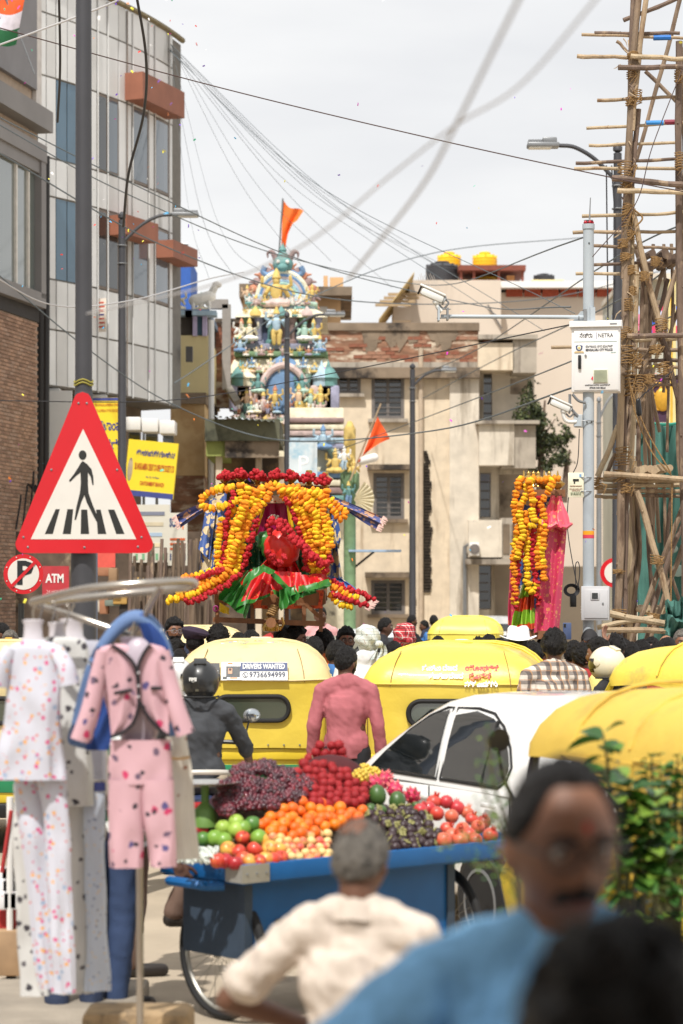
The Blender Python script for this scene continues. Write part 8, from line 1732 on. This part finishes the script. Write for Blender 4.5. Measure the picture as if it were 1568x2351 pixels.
def garment(name,rows_,Y,m,parent,ratio=.38,folds=5,amp=.08,seed=0,org=Vector((0,0,0)),n=40):
 out_=[];y0,y1=rows_[0][0],rows_[-1][0]
 P=[(r[0],(r[1]+r[2])/2,(r[2]-r[1])/2)for r in rows_];Q=spline([Vector(p)for p in P],5);mb=MB()
 for q in Q:
  t=(q.x-y0)/(y1-y0);c=W(q.y,q.x,Y)-org;hw=q.z/F*Y
  out_.append([c+Vector((hw*math.cos(a),hw*ratio*math.sin(a)*(1+amp*2*t*math.sin(folds*a+seed+.8*t)),.0))+Vector((hw*amp*t*math.sin(folds*1.7*a+seed),0,0))for a in[2*PI*i/n for i in range(n)]])
 for r in out_:
  for i,v in enumerate(r):r[i]=v+Vector((nz((v.x*9+seed,v.z*5,v.y*9)),nz((v.x*14,v.z*7+seed,v.y*9))*1.3,0))*.018*min(1,(W(0,y0,Y).z-org.z-v.z)*4+.15)
 k=len(out_);mb.add([v for r in out_ for v in r],[(i*n+j,i*n+(j+1)%n,(i+1)*n+(j+1)%n,(i+1)*n+j)for i in range(k-1)for j in range(n)]);return mb.build(name,m,parent,auto=180)
def sleeve(name,pts,r,m,parent,org):return MB().tube([p-org for p in spline([W(p[0],p[1],p[2])for p in pts],6)],[r*(1+.25*i/(6*(len(pts)-1)))for i in range(6*(len(pts)-1)+1)],14,ry=.75).build(name,m,parent)
w_print=mat_dots('print_pastel',(196,197,208),[((204,80,130),1),((224,160,84),1.15),((150,168,194),.8),((204,120,120),1.5)],22,.22);w_print2=mat_dots('print_black_motif',(196,195,192),[((60,56,62),1),((90,86,90),1.3)],14,.22);w_print3=mat_dots('print_blue_dots',(184,192,206),[((120,130,160),1),((214,180,130),1.4)],34,.2)
w_print4=mat_dots('print_tan_sprig',(206,200,188),[((150,100,80),1)],16,.17);pink_p=mat_dots('print_pink_blots',(198,158,166),[((84,76,124),1),((104,84,104),1.05),((190,54,96),.95),((60,50,60),1.35)],11,.2);denim=mat_dots('denim_blue',(96,122,164),[((54,84,146),1.2),((196,208,226),.9)],14,.2);denim_in=mat('denim_deep',(30,62,126),.85,var=.1,bump=.2,bs=200)
skin_pl=mat('mannequin_white',(196,190,194),.3,var=.03,coat=.3);skin_gr=mat('mannequin_grey',(176,164,174),.35,var=.03);piping=mat('black_piping',(28,22,28),.7)
def mannequin(px,ytop,Y,m,label,wn=22):
 t=thing('mannequin_torso',label,'mannequin',W(px,ytop,Y),group='child mannequin torsos on the garment rack');u=Y/F
 MB().lathe([(wn*u*.95,-34*u),(wn*u*1.0,0),(wn*u*.7,-4*u)][:0]+[(wn*2.2*u,-120*u),(wn*2.6*u,-85*u),(wn*1.6*u,-58*u),(wn*u,-40*u),(wn*.95*u,-14*u),(wn*1.15*u,-2*u),(wn*.8*u,0)],22,sy=.6).build('torso',m,t)
 MB().tube([(0,0,-2*u),(0,0,20*u),(6*u,0,34*u)],.004,5).build('hook',chr_m,t);return t
mannequin(76,1422,9.85,skin_pl,'white child mannequin neck above the pastel print dress',22);mannequin(132,1428,10.25,skin_pl,'white child mannequin neck further back beside cross rail',20);mannequin(165,1420,10.5,skin_pl,'tall white mannequin neck behind the other two',26);mannequin(303,1462,9.86,skin_gr,'grey child mannequin wearing the pink jacket',25)
def gset(name,label,cat):return thing(name,label,cat,RO,group='childrens clothes on the garment rack')
d1=gset('printed_dress','white child tunic and trousers with pastel confetti print, at front of the rack','clothes')
garment('tunic',[(1470,55,98),(1484,22,140),(1520,16,146),(1620,8,140),(1720,0,144),(1790,-4,148)],9.75,w_print,d1,.34,5,.09,1,RO);sleeve('sleeve',[(128,1492,9.74),(150,1530,9.72),(160,1572,9.72)],.036,w_print,d1,RO);sleeve('sleeve',[(26,1492,9.74),(4,1530,9.72),(-6,1575,9.72)],.036,w_print,d1,RO)
garment('trouser_leg',[(1760,30,98),(1900,45,108),(2100,70,120),(2270,92,128)],9.85,w_print,d1,.5,4,.12,2,RO);garment('trouser_leg',[(1760,80,152),(1900,96,158),(2100,112,168),(2280,122,172)],9.8,w_print,d1,.5,4,.12,3,RO)
d2=gset('spotted_dress','long white child outfit with sparse dark motifs behind the pastel tunic','clothes');garment('tunic',[(1462,110,160),(1478,96,200),(1560,90,206),(1700,88,212),(1850,84,214)],10.2,w_print2,d2,.36,5,.09,4,RO)
garment('trouser_leg',[(1800,30,90),(1950,34,88),(2150,42,92),(2285,48,112)],10.15,w_print2,d2,.5,4,.12,5,RO);garment('trouser_leg',[(1800,130,214),(1950,134,212),(2150,130,214),(2280,120,212)],10.3,w_print2,d2,.5,4,.12,1,RO)
d3=gset('dotted_trousers','narrow white trousers with tiny blue dots and navy waistband behind pink set','clothes');garment('trouser_leg',[(1815,192,240),(1950,192,240),(2100,196,246),(2275,200,252)],10.25,w_print3,d3,.5,4,.1,2,RO);garment('waistband',[(1796,190,242),(1815,190,242)],10.25,mat('navy_band_b',(36,42,90),.8),d3,.5,3,.02,0,RO)
d3b=gset('child_blouse','plain white child top showing between spotted outfit and denim jacket','clothes');garment('bodice',[(1470,150,235),(1500,140,240),(1640,186,246),(1790,188,246)],10.45,mat('plain_white_cloth',(186,186,198),.85,var=.05,bump=.2,bs=150),d3b,.36,4,.08,2,RO)
d4=gset('pink_jacket','pink printed child jacket with black piping and pocket strips, open over grey mannequin','clothes');JY=9.7
jk=garment('jacket_back',[(1478,262,350),(1492,226,382),(1540,234,386),(1600,246,384),(1660,256,386)],JY+.08,pink_p,d4,.3,3,.05,1,RO)
def panel(name,pts,Y,m,parent,org,bulge=.02,nu=8):
 L_,R__=[Vector((p[1],p[0],0))for p in pts],[Vector((p[2],p[0],0))for p in pts];Ls,Rs=spline(L_,5),spline(R__,5);mb=MB();k=len(Ls)-1
 mb.grid(lambda u,v:W(Ls[int(v*k+.5)].x*(1-u)+Rs[int(v*k+.5)].x*u,Ls[int(v*k+.5)].y,Y)-org+Vector((0,-bulge*math.sin(PI*u)-.008*math.sin(9*u+6*v),0)),nu,k);return mb.build(name,m,parent)
panel('front_panel',[(1480,256,262),(1500,234,286),(1532,240,310),(1580,246,317),(1620,250,318),(1660,252,305),(1682,254,278),(1692,256,258)],JY-.03,pink_p,d4,RO);panel('front_panel',[(1480,340,348),(1500,330,376),(1525,320,380),(1560,316,384),(1610,322,386),(1650,342,387),(1680,372,388),(1692,386,388)],JY-.03,pink_p,d4,RO)
for pts in([(258,1482),(285,1500),(310,1530),(317,1575),(318,1620),(305,1660),(280,1682),(254,1692)],[(345,1480),(330,1500),(318,1530),(318,1570)],[(320,1610),(342,1648),(370,1678),(388,1690)]):MB().tube([p-RO for p in spline([W(p[0],p[1],JY-.055)for p in pts],5)],.008,6).build('piping',piping,d4)
for a,b in(((262,1592),(303,1584)),((346,1580),(372,1580))):MB().tube([W(*a,JY-.065)-RO,W(*b,JY-.065)-RO],.008,6).build('pocket_trim',piping,d4)
for py in(1545,1575,1600):MB().ell(tuple(W(318,py,JY-.06)-RO),.006,8,5).build('button',skin_pl,d4)
sleeve('sleeve',[(240,1496,JY-.02),(222,1570,JY-.02),(205,1640,JY-.03),(185,1700,JY-.03)],.037,pink_p,d4,RO);sleeve('sleeve',[(372,1496,JY-.02),(388,1560,JY-.02),(405,1625,JY-.03),(426,1686,JY-.03)],.034,pink_p,d4,RO)
MB().ell(tuple(W(318,1600,JY+.06)-RO),(.1,.05,.24),20,12).build('torso_form',skin_gr,d4)
d5=gset('pink_trousers','pink printed child trousers matching the pink jacket','clothes')
garment('waist',[(1698,254,392),(1730,254,394),(1770,252,398),(1800,252,400)],JY,pink_p,d5,.32,4,.04,1,RO);garment('trouser_leg',[(1790,252,330),(1850,252,328),(1920,253,326),(1992,255,324)],JY-.01,pink_p,d5,.5,4,.06,2,RO);garment('trouser_leg',[(1790,324,400),(1850,328,402),(1920,334,405),(1990,340,409)],JY-.01,pink_p,d5,.5,4,.06,3,RO)
d6=gset('denim_jacket','blue denim child jacket with hood spread behind the pink jacket','clothes')
MB().tube([p-RO for p in spline([W(p[0],p[1],9.95)for p in((212,1520),(245,1470),(280,1432),(312,1418),(345,1432),(372,1470),(388,1510))],5)],[.018+.012*math.sin(PI*i/30)for i in range(31)],12,ry=1.2).build('hood',denim,d6)
panel('hood_lining',[(1430,318,345),(1450,325,365),(1480,335,384),(1510,348,392)],9.9,denim_in,d6,RO);panel('side_panel',[(1490,215,250),(1540,195,256),(1600,178,256),(1660,164,252),(1705,156,246),(1722,200,240)],9.98,denim,d6,RO);panel('lining',[(1560,240,262),(1620,232,262),(1680,205,258),(1722,196,250)],9.93,denim_in,d6,RO);panel('side_panel',[(1520,380,390),(1600,384,398),(1690,388,402)],9.98,denim,d6,RO)
d7=gset('sprigged_dress','cream sleeveless child dress with tiny tan sprigs and a corded waist','clothes');garment('dress',[(1560,380,418),(1640,376,424),(1732,384,432),(1760,380,436),(1860,376,442),(1972,370,454)],10.15,w_print4,d7,.4,6,.09,2,RO);MB().tube([p-RO for p in spline([W(p[0],p[1],10.05)for p in((378,1737),(408,1742),(436,1738))],4)],.006,6).build('waist_cord',mat('cord',(196,160,110),.8),d7)
blk=thing('stone_block','rough weathered stone block on the ground beneath garment rack','block',(X(312,10.3),10.42,0));mb=MB();mb.box((0,0,.16),(.46,.3,.32),bev=.03);mb.v=[tuple(Vector(v)+Vector((nz(Vector(v)*9),nz(Vector(v)*9+Vector((3,0,0))),nz(Vector(v)*9+Vector((0,5,0)))))*.012)for v in mb.v];mb.build('block',mat('rough_stone',(156,132,100),.95,var=.3,scale=8,c2=(96,84,70),f2=.55,bump=.5,bs=40),blk)
kb_=MB().box((-1.75,10.9,.05),(1.5,3.4,.1),bev=.02).build('pavement',mat('near_paving',(150,140,126),.9,var=.2,scale=4,bump=.3,bs=40));kb_['kind']='structure'
e1=thing('lace_stall','white lace baby clothes and red cloth on a low stand at the picture edge','stall',(X(20,13),13,0))
for k in range(8):MB().box((X(12+k*5,13)-X(20,13),-.05*(k%3),Z(2010+26*(k%3),13)),(.12,.03,.1),bev=.012).build('lace_cloth',mat_dots('lace_%d'%k,(224,222,222),[((206,60,90),1.2)],24,.14),e1)
MB().tube([(.02,-.1,.3),(.02,-.1,1.02)],.018,8).build('stand_post',white_paint,e1);MB().box((0,-.02,Z(2110,13)),(.14,.06,.1),bev=.01).build('red_cloth',redc,e1);MB().tube([(-.02,-.12,.62),(.03,-.12,.95)],.012,6).build('red_strap',redc,e1);MB().box((0,0,Z(2180,13)),(.2,.3,.24),bev=.01).build('wooden_block',mat('stall_wood',(166,136,104),.8,var=.2,scale=6),e1)
MB().lathe([(.05,-.02),(.055,0),(.05,.02)],16,T=Matrix.Translation((.02,-.05,.06))@Matrix.Rotation(PI/2,4,'Y')).build('caster',black_rubber,e1);MB().box((.02,-.05,.14),(.06,.06,.06)).build('caster_fork',galv,e1,smooth=False)
# ================================================================ plants
lf_ms=[mat('leaf_%d'%i,c,.45,var=.25,scale=8,sub=.05)for i,c in enumerate([(58,98,34),(82,120,44),(42,78,30),(112,140,52)])];stem_g=mat('plant_stem',(86,84,46),.7)
LEAF=[]
for m in lf_ms:
 mb=MB();mb.grid(lambda u,v:((u-.5)*math.sin(PI*min(1,v*.97+.03))**.8*.62,v,.12*abs(u-.5)*2*math.sin(PI*v)-.22*v*v),4,6);LEAF.append(mb.me('leaf',m))
prnd=random.Random(4)
def leafy(label,base,stems,leaf,n,name='potted_shrub',pot=True):
 t=thing(name,label,'plant',base)
 if pot:MB().lathe([(.14,0),(.2,.32),(.22,.33),(.22,.38),(.18,.37),(.17,.33)],20).build('pot',mat('terracotta',(150,84,60),.85,var=.15),t)
 for pts in stems:
  S=spline([Vector(p)for p in pts],8);MB().tube(S,[.012*(1-.75*i/len(S))for i in range(len(S))],6).build('stem',stem_g,t)
  for k in range(n):
   i=prnd.randrange(len(S)//4,len(S));a=prnd.uniform(0,6.28);d=Vector((math.cos(a),math.sin(a),prnd.uniform(-.35,.6))).normalized();s=leaf*prnd.uniform(.6,1.25)
   o=link('leaf',LEAF[prnd.randrange(4)],t,S[i]+d*.01,(0,0,0),s);o.rotation_euler=(Matrix.Rotation(prnd.uniform(-.6,.6),3,d)@d.to_track_quat('Y','Z').to_matrix()).to_euler()
 return t
PB=Vector((X(1430,8.2),8.2,0))
def rel(px,py,Y=8.2):return W(px,py,Y)-PB
leafy('broad leaved green shrub close behind blue shirted man',PB,[[(0,0,.3),rel(1425,2050),rel(1400,1800),rel(1385,1685)],[(0,0,.3),rel(1440,2000),rel(1450,1850),rel(1440,1790)],[(.02,.05,.3),rel(1480,2050),rel(1490,1900),rel(1500,1830)],[(.02,0,.3),rel(1450,2100),rel(1465,1980),rel(1470,1900)],[(0,.04,.3),rel(1420,2050),rel(1430,1930),rel(1420,1850)],[(.03,.0,.3),rel(1500,2100),rel(1530,2000),rel(1540,1960)]],.1,34)
PB2=Vector((X(1545,8.8),8.8,0))
def rel2(px,py,Y=8.8):return W(px,py,Y)-PB2
leafy('fine leaved upright green shrub at the picture edge under yellow canopy',PB2,[[(0,0,.3),rel2(1510+i*14,2000),rel2(1500+i*17,1860),rel2(1496+i*20,1740+(i%3)*30)]for i in range(5)]+[[(0,0,.3),rel2(1500+i*16,2060),rel2(1490+i*18,1950)]for i in range(4)],.05,60)
wv=thing('wispy_plant','wispy thin stemmed plant with tiny leaves before the fruit cart end','plant',(X(1165,6.9),6.9,0));WO=Vector((X(1165,6.9),6.9,0));wl=MB()
for pts in([(1190,2100),(1160,1900),(1130,1780),(1118,1690)],[(1190,2100),(1150,1960),(1080,1930),(1010,1945)],[(1190,2080),(1170,1960),(1140,1900),(1100,1870)],[(1190,2100),(1180,1950),(1170,1850),(1160,1760)],[(1190,2110),(1140,2000),(1085,1985)],[(1190,2050),(1150,1900),(1105,1800)]):
 S=spline([Vector((0,0,.4))]+[W(p[0],p[1],6.9)-WO for p in pts],8);MB().tube(S,.0035,5).build('stem',stem_g,wv)
 for k in range(60):
  i=prnd.randrange(len(S)//4,len(S));p=S[i]+Vector((prnd.gauss(0,.02),prnd.gauss(0,.02),prnd.gauss(0,.018)));d=Vector((prnd.uniform(-1,1),prnd.uniform(-1,1),prnd.uniform(-.5,1))).normalized()*.016;e=d.orthogonal().normalized()*.005
  wl.add([p,p+d*.5+e,p+d,p+d*.5-e],[(0,1,2,3)],prnd.randrange(4))
tag(wl.build('foliage',lf_ms,wv),kind='stuff');MB().lathe([(.12,0),(.17,.36),(.19,.37),(.19,.42),(.15,.4)],18).build('pot',mat('terracotta_b',(140,80,58),.85),wv)
def bush(label,c,rad,n,leaf,name='creeper_bush',hang=0):
 t=thing(name,label,'tree',c);mb=MB();r_=Vector(rad)
 MB().tube([(0,.1,-rad[2]-1.0),(.1,0,-.2),(.2,.1,rad[2]*.6)],[.12,.08,.03],8).build('trunk',wood_bark[2],t)
 for k in range(6):MB().tube([(.0,0,-rad[2]*.3),(rad[0]*prnd.uniform(-.8,.8),0,rad[2]*prnd.uniform(-.6,.8))],[.05,.015],6).build('limb',wood_bark[2],t)
 for k in range(n):
  d=Vector((prnd.gauss(0,1),prnd.gauss(0,1),prnd.gauss(0,1))).normalized()*prnd.random()**.4;p=Vector((d.x*r_.x,d.y*r_.y,d.z*r_.z));q=p*1.0;dens_=nz(p*1.3+Vector((3,1,2)))
  if dens_<-.18:continue
  p+=Vector((nz(p*.9),nz(p*.9+Vector((7,0,0))),nz(p*.9+Vector((0,9,0)))))*.5;a=Vector((prnd.uniform(-1,1),prnd.uniform(-1,1),prnd.uniform(-1-hang,1-hang))).normalized()*leaf*prnd.uniform(.6,1.3);e=a.cross(Vector((prnd.uniform(-1,1),prnd.uniform(-1,1),prnd.uniform(-1,1)))).normalized()*leaf*.35
  mb.add([p,p+a*.5+e,p+a,p+a*.5-e],[(0,1,2,3)],prnd.randrange(4))
 tag(mb.build('crown',[mat('bush_leaf_%s_%d'%(name,i),c_,.7,var=.25,scale=3)for i,c_ in enumerate([(74,84,46),(56,66,38),(92,98,58),(46,54,34)])],t),kind='stuff');return t
bush('drooping dark green tree against the beige building beside balconies',W(1237,985,75.3),(.82,.42,1.5),5200,.13,hang=.5)
bush('small green weed growing on balcony edge',W(1294,1050,75.2),(.3,.3,.4),500,.1,'wall_weed',.6)
# ================================================================ unseen shop front behind the viewer, its canopy sized to shade the near men
shp=thing('shop','unseen shop front with deep canopy and pillars behind the viewer','shop')
cn=mat('canopy_underside',(150,138,124),.9,var=.1);wl_=mat('shop_dim_wall',(130,112,96),.9,var=.15)
MB().box((.6,-.47,3.45),(7.6,6.1,.16)).build('canopy',cn,shp,smooth=False);MB().box((.6,-3.4,1.75),(7.6,.2,3.5)).build('rear_wall',wl_,shp,smooth=False)
for x in(-3.0,4.2):MB().box((x,2.8,1.7),(.28,.28,3.36)).build('pillar',wl_,shp,smooth=False)
bpy.data.scenes.remove(WORK)
